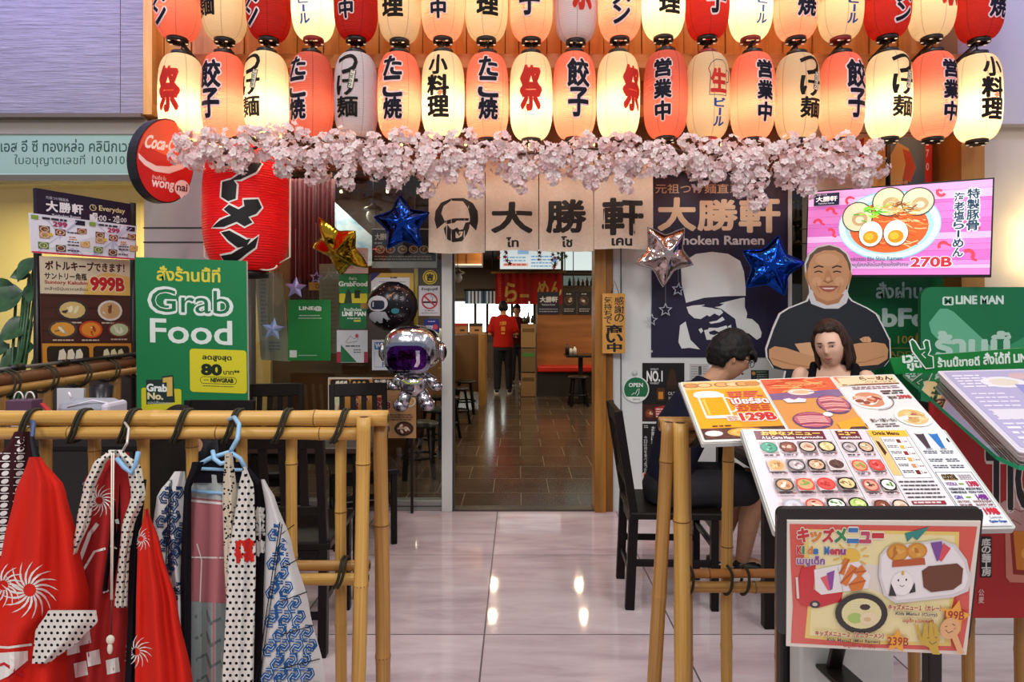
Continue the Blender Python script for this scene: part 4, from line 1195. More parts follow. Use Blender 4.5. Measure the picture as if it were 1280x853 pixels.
solid_star(369.5, 360, 14, YD - .03, '#9b97c8', 'star_ornament', 'lavender star ornament hanging just above the LINE@ poster', None, .06)
solid_star(395, 347, 8.5, YD - .03, '#8a86b4', 'star_ornament', 'smallest lavender star ornament hanging beside the orange price card', .62, .1)
solid_star(341.5, 412, 15, YD - .03, '#8fa4c9', 'star_ornament', 'blue-grey star ornament hanging left of the LINE@ poster', None, .1)
solid_star(848, 362, 9, YD - .05, '#b9c0d0', 'star_ornament', 'outlined star ornament hanging nearest the white headwrap on the banner', .72, .1)
solid_star(832, 387.5, 9, YD - .05, '#c5cad6', 'star_ornament', 'outlined star ornament hanging in the middle of three on the banner', .74)
solid_star(814.5, 400, 8, YD - .05, '#c5cad6', 'star_ornament', 'lowest outlined star ornament at the banner edge', .74, .1)

# low menu boards leaning on the glass
gm = pixframe(4.5)
def mL(a):
    a.rect(411.5, 474, 465, 560, '#c98a3a')
    for x in (413, 438): a.rrect(x, 474.5, x + 24, 487.5, 3, '#1f1915'); a.up()
    for k in range(3): a.poly([(418 + k * 5, 486), (420 + k * 5, 477), (424 + k * 5, 476), (424 + k * 5, 486)], '#e6dcc4'); a.oval(443 + k * 6, 481, 2.4, 4.5, '#d9a85a', 10)
    a.oval(421, 500, 7, 7, '#cfd0a0', 14); a.poly([(417, 520), (420, 503), (424, 504), (421, 520)], '#e9dcc0')
    a.vtext('から揚げ餃子', 440, 494, 448, 534, '#8a2a1c', .05, '#e6c9b0', .06); a.vtext('らーめん', 452, 494, 460, 524, '#8a2a1c', .05, '#e6c9b0', .06)
def mR(a):
    a.rect(466, 474, 519, 488, '#2a1c16'); a.text('お通れ', 468, 475, 490, 481, '#e0d8c8', .04); a.text('おすすめ', 468, 482, 508, 487, '#d0b090', .03)
    a.vtext('唐揚げ', 469, 496, 477, 520, '#a0342a', .05, '#e0c4b0', .05); a.text('298', 470, 503, 488, 511, '#a0282a', .05, '#e6d8c8', .05); a.lines(470, 518, 516, 3, 3, 1.5, '#6a5040', 3)
    a.bowl(505, 536, 12, 9, '#2a201c', '#5a2c1a', ('#d9b89a', '#8a4a2c', '#e9dcc4'), 5, 9); a.bowl(511, 502, 9, 7, '#d8d4c8', '#c9985a', ('#e9c98a', '#a86a3a'), 7, 6)
poster('menu_board', 'orange menu board with dumpling pictures leaning behind the left black chair back', 'menu', gm, rc(410, 472, 465, 548), '#d5cfc0', mL, .008)
poster('menu_board', 'brown menu board with round dish pictures under the astronaut balloon', 'menu', gm, rc(465.5, 472, 520, 548), '#b58a5c', mR, .008)

# ------------------------------------------------------------------ foil balloons
def foil(c_, rough=.12):
    t = NT('foil_' + c_.strip('#'), rough, .5, 1.0)
    t.color(t.n('RGB').outputs[0]); t.t.nodes['RGB'].outputs[0].default_value = rgb(c_)
    f = t.noise(t.coord('Object', (1, 1, 1)), 9, 3, .6)
    return t.bump(f, .35, .02).m
def star_balloon(name, label, px, py, r, Y, c_, rot=0.0, tilt=(0, 0, 0), c2=None, depth=.30):
    """puffed five-point star: flat seam, domed faces, creases running to the notches"""
    p = P(px, py, Y)
    t = thing(name, label, 'balloon', p, 0, 'star balloons', rot=tilt)
    rr_ = r * Y / F
    def rad(th):
        k = ((th + PI / 5 * 10) % (2 * PI / 5)) / (2 * PI / 5)
        k = abs(k - .5) * 2          # 1 at tip, 0 at notch
        return rr_ * (.60 + .40 * k ** 1.9)
    n, q = 100, 11
    f1, f2 = foil(c_), foil(c2 or c_)
    for sgn_ in (1, -1):
        mb = MB()
        vs, fs = [(0, -sgn_ * depth * rr_, 0)], []
        for j in range(1, q + 1):
            s_ = j / q
            for i in range(n):
                th = 2 * PI * i / n
                R_ = rad(th) * s_
                k = abs(((th % (2 * PI / 5)) / (2 * PI / 5)) - .5) * 2
                d = depth * rr_ * (1 - s_ ** 2.2) ** .62 * (.78 + .22 * k if s_ > .3 else 1)
                d += .004 * math.sin(th * 30) * s_ ** 4 * (1 - s_) * 8 * rr_
                a_ = th + PI / 2 + rot
                vs.append((R_ * math.cos(a_), -sgn_ * d, R_ * math.sin(a_)))
        for i in range(n): fs.append((0, 1 + i, 1 + (i + 1) % n))
        for j in range(q - 1):
            for i in range(n): fs.append((1 + j * n + i, 1 + (j + 1) * n + i, 1 + (j + 1) * n + (i + 1) % n, 1 + j * n + (i + 1) % n))
        mb.add(vs, fs, f1 if sgn_ == 1 else f2, True)
        mb.build('foil_front' if sgn_ == 1 else 'foil_back', t)
    mb = MB()
    ring = [(rad(2 * PI * i / n) * math.cos(2 * PI * i / n + PI / 2 + rot), 0, rad(2 * PI * i / n) * math.sin(2 * PI * i / n + PI / 2 + rot)) for i in range(n)]
    o_ = [(x * 1.035, .0, z * 1.035) for x, y, z in ring]
    mb.add([(x, .002, z) for x, y, z in ring] + [(x, .002, z) for x, y, z in o_] + [(x, -.002, z) for x, y, z in ring] + [(x, -.002, z) for x, y, z in o_],
           [(i, (i + 1) % n, n + (i + 1) % n, n + i) for i in range(n)] + [(2 * n + i, 3 * n + i, 3 * n + (i + 1) % n, 2 * n + (i + 1) % n) for i in range(n)] + [(n + i, n + (i + 1) % n, 3 * n + (i + 1) % n, 3 * n + i) for i in range(n)], f1)
    mb.build('seam', t)
    return t
star_balloon('star_balloon', 'blue foil star balloon hanging in front of the glass left of the face curtain', 503, 280, 36, 4.3, '#1a3f9c', .08)
star_balloon('star_balloon', 'blue foil star balloon on the navy banner next to the cardboard man', 964, 333, 39, 4.3, '#1848b0', -.22, (0, 0, R(-12)))
star_balloon('star_balloon', 'silver foil star balloon over the banner lettering beside the shop curtain', 831, 318, 40, 4.3, '#c9b9b4', PI, (R(8), 0, R(10)))
star_balloon('star_balloon', 'gold foil star balloon with red back hanging below the garland, seen from underneath', 424, 310, 43, 4.2, '#c9a02a', .35, (R(36), R(8), R(-24)), '#d8301f')

# round black foil balloon with printed astronaut
bp = P(490, 383, 4.25)
t = thing('round_balloon', 'round black foil balloon printed with small astronaut and planets', 'balloon', bp)
RX, RZ = 32 * 4.25 / F, 31 * 4.25 / F
blk = NT('black_foil', .22, .5, .4); blk.color(blk.n('RGB').outputs[0]); blk.t.nodes['RGB'].outputs[0].default_value = rgb('#171319')
def bal(u, v, w=0.0):
    d = min(1.0, math.hypot(u / RX, v / RZ))
    return Vector((u, -.085 * (1 - d ** 2.2) ** .7 - w, -v))
k_ = 4.25 / F
a = Art(bal, cut=(.012, .012), step=.001)
for s_ in (1, -1):
    vs, fs = [], []
    for j in range(11):
        for i in range(48):
            th = 2 * PI * i / 48
            k = 1 + .012 * math.sin(th * 18) * (j / 10) ** 3
            p = bal(RX * j / 10 * math.cos(th) * k, RZ * j / 10 * math.sin(th) * k)
            vs.append((p.x, p.y * s_, p.z))
    for j in range(10):
        for i in range(48): fs.append((j * 48 + i, (j + 1) * 48 + i, (j + 1) * 48 + (i + 1) % 48, j * 48 + (i + 1) % 48))
    a.add(vs, fs, blk.m, True)
X = lambda x, y: ((x - 490) * k_, (y - 383) * k_)
for _ in range(60):
    an, d = rnd.uniform(0, 2 * PI), rnd.uniform(.1, .9) ** .7
    q = X(490 + 31 * d * math.cos(an), 383 + 30 * d * math.sin(an)); a.oval(*q, .0022 * rnd.choice((.7, 1, 1.7)), .0022 * rnd.choice((.7, 1, 1.5)), rnd.choice(('#d8d8e4', '#c9b9d0', '#c98aa0')), 6)
a.oval(*X(491, 370), .011, .008, '#b06a34', 12, rot=.6); a.line([X(486, 374), X(496, 366)], .003, '#c98a50'); a.oval(*X(497, 389), .026, .018, '#2f7a80', 14)
a.poly([X(451, 379), X(462, 379), X(462, 386), X(451, 386)], '#8a6234'); a.oval(*X(475, 380), .07, .052, '#b4b4b8', 22); a.up(2); a.rrect(*X(466, 376), *X(484, 387), .02, '#181c34'); a.up(2); a.rect(*X(468.5, 378), *X(470, 384), '#b9c0d0')
a.poly([X(463, 393), X(468, 390), X(485, 390), X(490, 400), X(486, 400), X(482, 397), X(480, 404), X(476, 404), X(474, 401), X(470, 404), X(462, 398)], '#a2a2a8')
a.build('foil', t)
t = thing('round_balloon', 'small brown and black foil balloon hanging under the round black balloon', 'balloon', P(498, 404, 4.35))
mb = MB(); mb.ball((0, 0, 0), (.055, .035, .045), foil('#7a4a24', .25), 20, 12); mb.ball((-.045, -.002, -.02), (.03, .026, .03), foil('#1c1714', .2), 16, 10); mb.build('foil', t)
mb = MB(); mb.ball((-.02, -.03, .0), (.022, .012, .018), foil('#b5813c', .25), 12, 8); mb.build('muzzle', t)

# silver astronaut balloon
ap = P(516, 445, 4.05)
t = thing('astronaut_balloon', 'silver foil astronaut balloon with purple visor floating in front of the shop glass', 'balloon', ap)
k = 4.05 / F
sil = foil('#c4c3c8', .16); sil2 = foil('#b9b7c6', .2)
V = lambda x, y, d=0.0: Vector(((x - 516) * k, d, -(y - 445) * k))
def blobm(bits, sub=2, vox=.009):
    mb = MB()
    for c_, r_ in bits: mb.ball(c_, r_, sil, 18, 12)
    return mb
mb = MB()
vs = []
n1, n2 = 28, 16
for i in range(n2 + 1):
    th = PI * i / n2
    for j in range(n1):
        ph = 2 * PI * j / n1
        sx, sy, sz = math.sin(th) * math.cos(ph), math.sin(th) * math.sin(ph), math.cos(th)
        e = .78
        f = lambda q: math.copysign(abs(q) ** e, q)
        vs.append(V(516, 435) + Vector((f(sx) * 36 * k * (1 + .10 * -sz * .4), f(sy) * 27 * k, f(sz) * 28.5 * k * (1 if sz > 0 else .98))))
fs = [(i * n1 + j, (i + 1) * n1 + j, (i + 1) * n1 + (j + 1) % n1, i * n1 + (j + 1) % n1) for i in range(n2) for j in range(n1)]
mb.add(vs, fs, sil, True); mb.build('helmet', t)
for sx in (-1, 1):
    mb = MB(); mb.ball(V(516 + sx * 37, 440), (.022, .045, .06), sil, 14, 10); mb.ball(V(516 + sx * 39.5, 440), (.016, .03, .042), foil('#3a3a40', .2), 12, 8); mb.build('ear_cup', t)
def visor(u, v, w=0.0):
    x, y = u - 512, v - 446
    q = max(0.0, 1 - (abs(x) / 37) ** 2.6 - (abs(y + 8) / 33) ** 2.6)
    return V(u, v, -(27 * k * q ** .42) - .008 - w)
a = Art(visor, cut=(3, 3), step=.002, matfn=lambda c: c if not isinstance(c, str) else foil(c, .1))
a.rrect(485, 427, 541, 465, 13, '#9aa0b8'); a.up(2); a.rrect(489, 431, 537, 461, 11, '#4a1c6c'); a.up(2); a.poly([(524, 437), (529, 437), (529, 452), (526, 457), (522, 457), (525, 450)], '#d8cfe0')
a.build('visor', t)
mb = MB(); mb.ball(V(517, 481), (17 * k, .07, 16 * k), sil, 20, 12); mb.build('body', t)
for pts, rs, nm in (([(502, 470), (497, 476), (494, 482)], (6, 6.5, 5.5), 'arm'), ([(531, 470), (540, 477), (543, 482)], (6, 6.5, 6), 'arm'), ([(508, 490), (505, 500), (503, 506)], (7.5, 8, 8), 'leg'), ([(526, 490), (531, 500), (532, 505)], (7.5, 8.5, 8.5), 'leg')):
    mb = MB(); mb.tube([V(*q) for q in pts], [r_ * k for r_ in rs], sil, 14); mb.ball(V(pts[0][0], pts[0][1]), rs[0] * k, sil, 12, 8); mb.ball(V(pts[-1][0] + (2 if pts[-1][0] > 516 else -2), pts[-1][1] + 1), ((rs[2] + 2) * k, (rs[2] + 1) * k, rs[2] * k), sil2, 14, 9); mb.build(nm, t)
a = Art(lambda u, v, w=0.0: V(u, v, -.068 - w)); a.slab(rr(506, 479, 520, 488, 2), .012, foil('#8f8d96', .2)); a.rect(508, 482, 511, 486, '#20222a'); a.rect(512, 482, 518, 486, '#4a4d58'); a.line([(505, 474), (512, 478), (524, 477), (528, 472)], 1.6, '#b8c23a'); a.build('chest_panel', t)

def hang(o, xs, top, Y, z1=2.72):
    """thin cords up to the ceiling"""
    for x in xs:
        mb = MB(); mb.tube([P(x, top + 2, Y + .006), (P(x, top, Y + .006).x, Y + .006, z1)], .002, m_black, 5); mb.build('cord', o, True)
ob = bpy.data.objects
hang(ob['reflection_panel'], (360, 398), 236, 5.7); hang(ob['hanging_menu'], (470, 540), 288, YD + .12); hang(ob['pattern_panel'], (402, 420), 332, 5.1); hang(ob['price_card'], (395,), 354, 5.2); hang(ob['light_box_poster'], (322, 348), 344, 4.9)
mb = MB(); mb.tube([P(358, 214, 5.42), P(422, 214, 5.42)], .014, m_black, 8); mb.tube([P(362, 214, 5.42), (P(362, 214, 5.42).x, 5.42, 2.72)], .008, m_black, 6); mb.tube([P(418, 214, 5.42), (P(418, 214, 5.42).x, 5.42, 2.72)], .008, m_black, 6); mb.build('rod', ob['red_drape'], True)
for n_, x0, x1 in (('menu_board', 416, 460), ('menu_board.001', 470, 515)):
    for x in (x0, x1):
        mb = MB(); mb.bar(P(x, 500, 4.512), (P(x, 0, 4.512).x, 4.514, 0), .02, .014, m_ring); mb.build('stand_leg', ob[n_], True)
# ------------------------------------------------------------------ bamboo railings
def bamboo_mat(name, a, b):
    t = NT(name, .38, .45)
    uv = t.n('TexCoord').outputs['UV']
    f = t.noise(t.n('Mapping', {0: uv, 'Scale': (14, 1.3, 1)}).outputs[0], 1.6, 5, .6, .2)
    f2 = t.noise(t.n('Mapping', {0: uv, 'Scale': (30, 40, 1)}).outputs[0], 2.2, 2)
    c = t.ramp(f, [(.25, a), (.7, b)])
    sp = t.math('GREATER_THAN', f2, .72)
    t.color(t.mix(t.math('MULTIPLY', sp, .6), c, '#6a4312'))
    return t.m
m_bam = bamboo_mat('bamboo', '#a3752e', '#d2a658')
m_bam2 = bamboo_mat('bamboo_dark', '#85592a', '#b58847')
m_node = M('#6e4716', .5)
m_cord = M('#2c2a1c', .8)
def bamboo(name, a, b, r, parent, mat=None, nodes=.30, seed=0):
    g = random.Random(seed)
    a, b = Vector(a), Vector(b)
    Lg = (b - a).length
    n = max(8, int(Lg / .04))
    mb = MB()
    m = mat or m_bam
    st = [g.uniform(.06, nodes)]
    while st[-1] < Lg: st.append(st[-1] + nodes * g.uniform(.8, 1.2))
    st = [s_ for s_ in st if s_ < Lg - .02]
    ts = sorted([Lg * i / n for i in range(n + 1)] + [s_ + d for s_ in st for d in (-.008, -.003, .003, .008)])
    d = (b - a).normalized()
    side = d.cross(Vector((.3, .8, .5))).normalized()
    bow = g.uniform(-.006, .006)
    pts, rs = [], []
    for t_ in ts:
        k = min([abs(t_ - s_) for s_ in st] or [9])
        rs.append(r * (1.0 + (.09 if k < .0045 else .04 if k < .009 else 0)) * (1 - .03 * math.sin(t_ * 9)))
        pts.append(a + d * t_ + side * bow * math.sin(PI * t_ / Lg))
    mb.tube(pts, rs, m, 14)
    for s_ in st:
        p = a + d * s_ + side * bow * math.sin(PI * s_ / Lg)
        mb.tube([p - d * .0016, p + d * .0016], r * 1.10, m_node, 14, cap=False)
    for e, sg in ((a, -1), (b, 1)): mb.tube([e + d * sg * .0006, e + d * sg * .001], r * .62, M('#4a3212', .8), 12)
    return mb.build(name, parent, True)
def lash(parent, x, y, z1, z2, r, slant=.02, turns=2):
    """cord bound round two stacked poles"""
    mb = MB()
    for k in range(turns):
        pts = []
        for i in range(24):
            th = 2 * PI * i / 24
            zz = math.sin(th)
            top, bot = z1 + r, z2 - r
            z = (top + bot) / 2 + (top - bot) / 2 * 1.06 * math.copysign(abs(zz) ** .8, zz)
            pts.append((x + k * .011 + slant * zz + .004 * math.cos(th * 2), y + (r + .007) * math.copysign(abs(math.cos(th)) ** .6, -math.cos(th)), z))
        mb.tube(pts, .0042, m_cord, 6, closed=True)
    return mb.build('lashing', parent, True)
RY = 1.85
def zat(py, Y=RY): return H - (py - CY) * Y / F
def xat(px, Y=RY): return (px - CX) * Y / F
t = thing('bamboo_railing', 'front bamboo railing on the left with happi coats hanging from it', 'railing', (xat(200), RY, 0))
z1, z2 = zat(523), zat(542)
bamboo('rail', (xat(-60), RY, z1), (xat(485), RY, z1), .0225, t, None, .42, 1)
bamboo('rail', (xat(-60), RY - .004, z2), (xat(456), RY - .004, z2), .0185, t, None, .36, 2)
z3, z4 = zat(711), zat(724)
bamboo('rail', (xat(-60), RY + .02, z3), (xat(460), RY + .02, z3), .015, t, m_bam2, .4, 3)
bamboo('rail', (xat(-60), RY + .0, z4), (xat(460), RY + .0, z4), .017, t, None, .4, 4)
for i, px in enumerate((-16, 46, 108, 170, 232, 295, 359, 422)):
    bamboo('post', (xat(px + 2), RY + .035, .0), (xat(px), RY + .035, z2 - .0), .0165, t, m_bam if i > 2 else m_bam2, .28, 10 + i)
bamboo('leg', (xat(448), RY - .045, 0), (xat(459), RY - .04, zat(519)), .0195, t, None, .42, 30)
bamboo('leg', (xat(477), RY + .02, 0), (xat(472), RY + .03, zat(534)), .021, t, m_bam2, .40, 31)
for px in (-28, 34, 98, 160, 226, 290, 352, 424): lash(t, xat(px), RY, z1, z2, .023)
for px in (295, 424): lash(t, xat(px), RY + .012, z3, z4, .024, .012)

t = thing('bamboo_railing', 'bamboo railing on the right behind the menu boards', 'railing', (xat(1080), RY, 0))
z1, z2 = zat(530), zat(547)
bamboo('rail', (xat(824), RY, z1), (xat(1360), RY, z1), .0205, t, m_bam2, .42, 41)
bamboo('rail', (xat(851), RY - .004, z2), (xat(1360), RY - .004, z2), .017, t, m_bam2, .36, 42)
z3, z4 = zat(721), zat(734)
bamboo('rail', (xat(857), RY + .02, z3), (xat(1360), RY + .02, z3), .013, t, M('#b5763c', .45), .4, 43)
bamboo('rail', (xat(857), RY, z4), (xat(1360), RY, z4), .016, t, m_bam2, .4, 44)
for i, px in enumerate((916, 983, 1050, 1155, 1224, 1290)):
    bamboo('post', (xat(px - 1), RY + .035, 0), (xat(px), RY + .035, z2), .0165, t, m_bam if i < 1 else m_bam2, .28, 50 + i)
bamboo('leg', (xat(806), RY - .03, 0), (xat(833), RY - .03, zat(526)), .0195, t, m_bam2, .42, 60)
bamboo('leg', (xat(848), RY - .045, 0), (xat(846), RY - .042, zat(526)), .0225, t, None, .52, 61)
bamboo('leg', (xat(862), RY + .03, 0), (xat(859), RY + .03, zat(545)), .017, t, m_bam2, .42, 62)
for px in (868,): lash(t, xat(px), RY, z1, z2, .022, .012)
for px in (863, 911, 932, 1160): lash(t, xat(px), RY + .012, z3, z4, .021, .006, 1)

t = thing('bamboo_railing', 'side bamboo railing running back along the clinic edge behind the coats', 'railing', (-2.33, 3.2, 0))
SX = -2.33
bamboo('rail', (SX, 2.2, 1.105), (SX + .02, 3.92, 1.125), .03, t, M('#7c5236', .5), .42, 71)
bamboo('rail', (SX + .05, 2.2, 1.06), (SX + .07, 3.92, 1.075), .02, t, m_bam2, .4, 72)
for i in range(7): bamboo('post', (SX + .03, 2.3 + i * .27, 0), (SX + .03, 2.3 + i * .27, 1.05), .03, t, m_bam2, .3, 73 + i)
for i in range(7):
    mb = MB()
    for k in range(2): mb.tube([(SX + .028 + .062 * math.cos(q), 2.37 + i * .24 + k * .03 + .01 * math.sin(q), 1.09 + .062 * math.sin(q)) for q in [2 * PI * j / 18 for j in range(18)]], .005, m_cord, 6, closed=True)
    mb.build('lashing', t, True)
t = thing('folding_pole', 'black and silver folding pole lying along the side railing', 'pole', (SX, 3.0, 1.16))
mb = MB(); mb.tube([(SX + .01, 2.1, 1.15), (SX + .03, 3.2, 1.16)], .009, M('#b9b4b4', .3, .7), 8); mb.tube([(SX + .03, 3.2, 1.16), (SX + .05, 3.98, 1.168)], .012, m_ring, 8)
mb.build('tube', t, True)
mb = MB()
for yy in (2.9, 3.2, 3.62): mb.tube([(SX + .027, yy, 1.1585), (SX + .029, yy + .07, 1.159)], .0165, m_ring, 10)
mb.build('joint', t, True)

# ------------------------------------------------------------------ happi coats
def lerp_edge(e):
    def f(y):
        if y <= e[0][0]: return e[0][1]
        for (y0, x0), (y1, x1) in zip(e, e[1:]):
            if y <= y1:
                s_ = (y - y0) / (y1 - y0); s_ = s_ * s_ * (3 - 2 * s_) * .5 + s_ * .5
                return x0 + (x1 - x0) * s_
        return e[-1][1]
    return f
def cloth_piece(Lf, Rf, y0, y1, Y0, bulge=.05, fold=.012, nf=2.0, ph=0.0):
    L_, R_ = lerp_edge(Lf), lerp_edge(Rf)
    def fr(x, y, w=0.0):
        l, r = L_(y), R_(y)
        s_ = (x - l) / max(r - l, 1e-3)
        k = min(1.0, max(0.0, (y - y0) / 120.0))
        Y = Y0 - bulge * 4 * s_ * (1 - s_) + fold * (.3 + .7 * k) * math.sin(s_ * nf * 2 * PI + ph + y * .006) - w
        return P(x, y, Y)
    def pt(i, j):
        y = y0 + (y1 - y0) * j
        return fr(L_(y) + (R_(y) - L_(y)) * i, y)
    return fr, pt, L_, R_
def cloth_mat(name, base, kind=None, c2='#121014', sx=40, sy=40, r=.3):
    t = NT(name, .85, .1)
    uv = t.n('TexCoord').outputs['UV']
    n = t.noise(t.n('Mapping', {0: uv, 'Scale': (60, 60, 1)}).outputs[0], 6, 2)
    b = t.mix(t.math('MULTIPLY', n, .22), base, '#000000')
    if kind:
        s = t.n('SeparateXYZ', {0: t.n('Mapping', {0: uv, 'Scale': (sx, sy, 1)}).outputs[0]})
        u, v = s.outputs[0], s.outputs[1]
        if kind == 'dot':
            u2 = t.math('ADD', u, t.math('MULTIPLY', t.math('MODULO', t.math('FLOOR', v), 2.0), .5))
            du, dv = t.math('SUBTRACT', t.math('FRACT', u2), .5), t.math('SUBTRACT', t.math('FRACT', v), .5)
            d = t.math('SQRT', t.math('ADD', t.math('MULTIPLY', du, du), t.math('MULTIPLY', dv, dv)))
            f = t.math('LESS_THAN', d, r)
        elif kind == 'check':
            f = t.math('MODULO', t.math('ADD', t.math('FLOOR', u), t.math('FLOOR', v)), 2.0)
            f = t.math('ABSOLUTE', f)
        elif kind == 'weave':
            vo = t.n('TexVoronoi', {'Vector': t.n('CombineXYZ', {0: u, 1: v}).outputs[0], 'Scale': 1.0})
            f = t.math('LESS_THAN', vo.outputs[0], r)
        b = t.mix(f, b, c2)
    t.color(b)
    return t.m
PXU = .004   # uv units per picture unit
def piece(name, parent, Lf, Rf, y0, y1, Y0, m, art=None, nu=22, nv=30, **kw):
    fr, pt, L_, R_ = cloth_piece(Lf, Rf, y0, y1, Y0, **kw)
    a = Art(fr, cut=(6, 8), step=.0006, matfn=lambda c: M(c, .85, spec=.1))
    vs, uv = [], []
    for j in range(nv + 1):
        for i in range(nu + 1):
            y = y0 + (y1 - y0) * j / nv; x = L_(y) + (R_(y) - L_(y)) * i / nu
            vs.append(fr(x, y)); uv.append((x * PXU, y * PXU))
    W = nu + 1
    a.add(vs, [(j * W + i, j * W + i + 1, (j + 1) * W + i + 1, (j + 1) * W + i) for j in range(nv) for i in range(nu)], m, True, uv)
    back = [v + Vector((0, .004, 0)) for v in vs]
    a.add(back, [(j * W + i, j * W + i + 1, (j + 1) * W + i + 1, (j + 1) * W + i) for j in range(nv) for i in range(nu)], m, True, uv)
    a.z = .0015
    if art: art(a, L_, R_)
    return a.build(name, parent, True)
def pinwheel(a, cx, cy, r, c, n=16, k=.9):
    for i in range(n):
        an = 2 * PI * i / n
        p0 = []
        for s_ in (0, .3, .6, 1):
            q = an + k * s_ * .7; rad = r * (.25 + .75 * s_); p0.append((cx + rad * math.cos(q), cy + rad * math.sin(q)))
        w_ = r * .085
        p1 = [(x + w_ * (1 + 1.6 * j / 3) * math.cos(an + 1.4), y + w_ * (1 + 1.6 * j / 3) * math.sin(an + 1.4)) for j, (x, y) in enumerate(p0)]
        a.poly(p0 + p1[::-1], c)
def chain(a, L_, R_, y0, y1, c1='#26557f', c2='#8fa6b8', step=(17, 20), off=0, mar=3):
    """interlocked link pattern"""
    j = 0
    y = y0
    while y < y1:
        x = L_(y) + mar + 6 + (off if j % 2 else 0)
        while x < R_(y) - mar - 3:
            w_, h = 7, 8.5
            if x - w_ > L_(y) + 1 and x + w_ < R_(y) - 1:
                for s_ in (1, -1):
                    pts = [(x - w_ * .2 * s_, y - h * s_), (x + w_ * .75 * s_, y - h * s_), (x + w_ * s_, y - h * .35 * s_), (x + w_ * .35 * s_, y + h * .35 * s_), (x - w_ * .3 * s_, y + h * .15 * s_)]
                    a.line(pts, 4.6, c1); a.line(pts, 1.0, c2)
            x += step[0]
        y += step[1]; j += 1
CY0 = 1.70
m_red = cloth_mat('red_cotton', '#d42a1e'); m_redd = cloth_mat('dark_red_cotton', '#a82a2a'); m_blk = cloth_mat('black_cotton', '#16141a')
m_dotw = cloth_mat('dotted_cotton', '#d9d5cc', 'dot', '#141218', 33, 33, .25)
m_dots = cloth_mat('fine_dotted_cotton', '#d9d5c8', 'dot', '#141218', 40, 40, .24)
m_whi = cloth_mat('white_cotton', '#d3d2d0'); m_pink = cloth_mat('faded_pink_cotton', '#b9747a')
m_brown = cloth_mat('maroon_cotton', '#3a1a1e'); m_check = cloth_mat('check_cotton', '#b8363a', 'check', '#d3ccc6', 12.5, 9.5)
m_grey = cloth_mat('grey_cotton', '#3f4148'); m_weave = cloth_mat('speckled_cotton', '#cfc4ae', 'weave', '#191514', 62, 62, .36)
m_wavy = cloth_mat('grey_wave_cotton', '#a9b0ac')
WHT = '#dcd8d2'
def hanger(t, hook_px, sh, Y, c, wire=False):
    """hook over the rail, two shoulders, bar"""
    mb = MB()
    x, y = hook_px
    hk = [P(x - 9, y + 5, Y + .15), P(x - 6, y - 10, Y + .13), P(x + 2, y - 13, Y + .09), P(x + 8, y - 4, Y + .03), P(x + 6, y + 14, Y), P(x - 3, y + 30, Y)]
    pts = []
    for i in range(len(hk) - 1):
        for s_ in range(4): pts.append(hk[i].lerp(hk[i + 1], s_ / 4))
    pts.append(hk[-1])
    m = M(c, .4, .5 if wire else 0)
    r = .0035 if wire else .006
    mb.tube(pts, r, m, 8)
    n_ = hk[-1]
    (lx_, ly_), (rx_, ry_) = sh
    mb.tube([P(lx_, ly_, Y), P((lx_ * .55 + x * .45), ly_ - (ly_ - y - 30) * .62, Y), n_, P((rx_ * .55 + x * .45), ry_ - (ry_ - y - 30) * .62, Y), P(rx_, ry_, Y)], r, m, 8)
    mb.tube([P(lx_, ly_, Y), P(rx_, ry_, Y)], r * .8, m, 8)
    return mb

# coat 1, maroon, at the far left
t = thing('happi_coat', 'maroon happi coat with white oval trim, leftmost on the railing', 'coat', P(20, 560, CY0 + .05), 0, 'happi coats on the railing')
def a_(a, L_, R_):
    y = 552
    while y < 700:
        for x in (8, 26):
            if L_(y) + 3 < x + (y - 552) * -.04 < R_(y) - 3: a.oval(x - (y - 552) * .04, y, 5, 3, WHT, 10, rot=-.3); a.line([(x - 7 - (y - 552) * .04, y - 5), (x + 6 - (y - 552) * .04, y - 5)], 1, WHT)
        y += 10
piece('body', t, [(540, 18), (600, -20), (853, -60)], [(540, 36), (600, 40), (700, 44), (900, 46)], 540, 900, CY0 + .06, m_brown, a_, bulge=.03)
piece('lining', t, [(548, 30), (640, 36), (900, 30)], [(548, 42), (590, 54), (900, 60)], 546, 900, CY0 + .075, m_grey, None, bulge=.01)
tag(hanger(t, (34, 534), ((-20, 590), (52, 580)), CY0 + .08, '#3b4f74').build('hanger', None), 'dark blue hanger holding the maroon happi coat', 'hanger')
# coat 2, bright red with pinwheels
t = thing('happi_coat', 'bright red happi coat with white pinwheel crests and dotted cuff, second from the left', 'coat', P(60, 580, CY0), 0, 'happi coats on the railing')
def a_(a, L_, R_):
    pinwheel(a, 37, 738, 31, WHT, 17); pinwheel(a, 4, 732, 24, WHT, 15)
    a.line([(-20, 808), (10, 810), (40, 806)], 3, WHT); a.poly([(-20, 818), (35, 814), (35, 826), (10, 846), (-20, 860)], WHT); a.line([(-20, 840), (5, 830), (30, 846)], 4, '#b8282a')
    a.line([(8, 853), (40, 824)], 3, '#b8282a')
piece('body', t, [(572, 36), (620, 18), (680, 4), (800, -30), (900, -50)], [(572, 50), (610, 80), (680, 97), (750, 112), (770, 112), (800, 84), (900, 80)], 572, 900, CY0 - .02, m_red, a_, bulge=.07, fold=.022, nf=2.4)
piece('cuff', t, [(764, 60), (790, 44), (830, 40)], [(764, 119), (778, 121), (800, 100), (830, 62)], 764, 830, CY0 - .085, m_dotw, None, bulge=.02, fold=.012, nf=1.5)
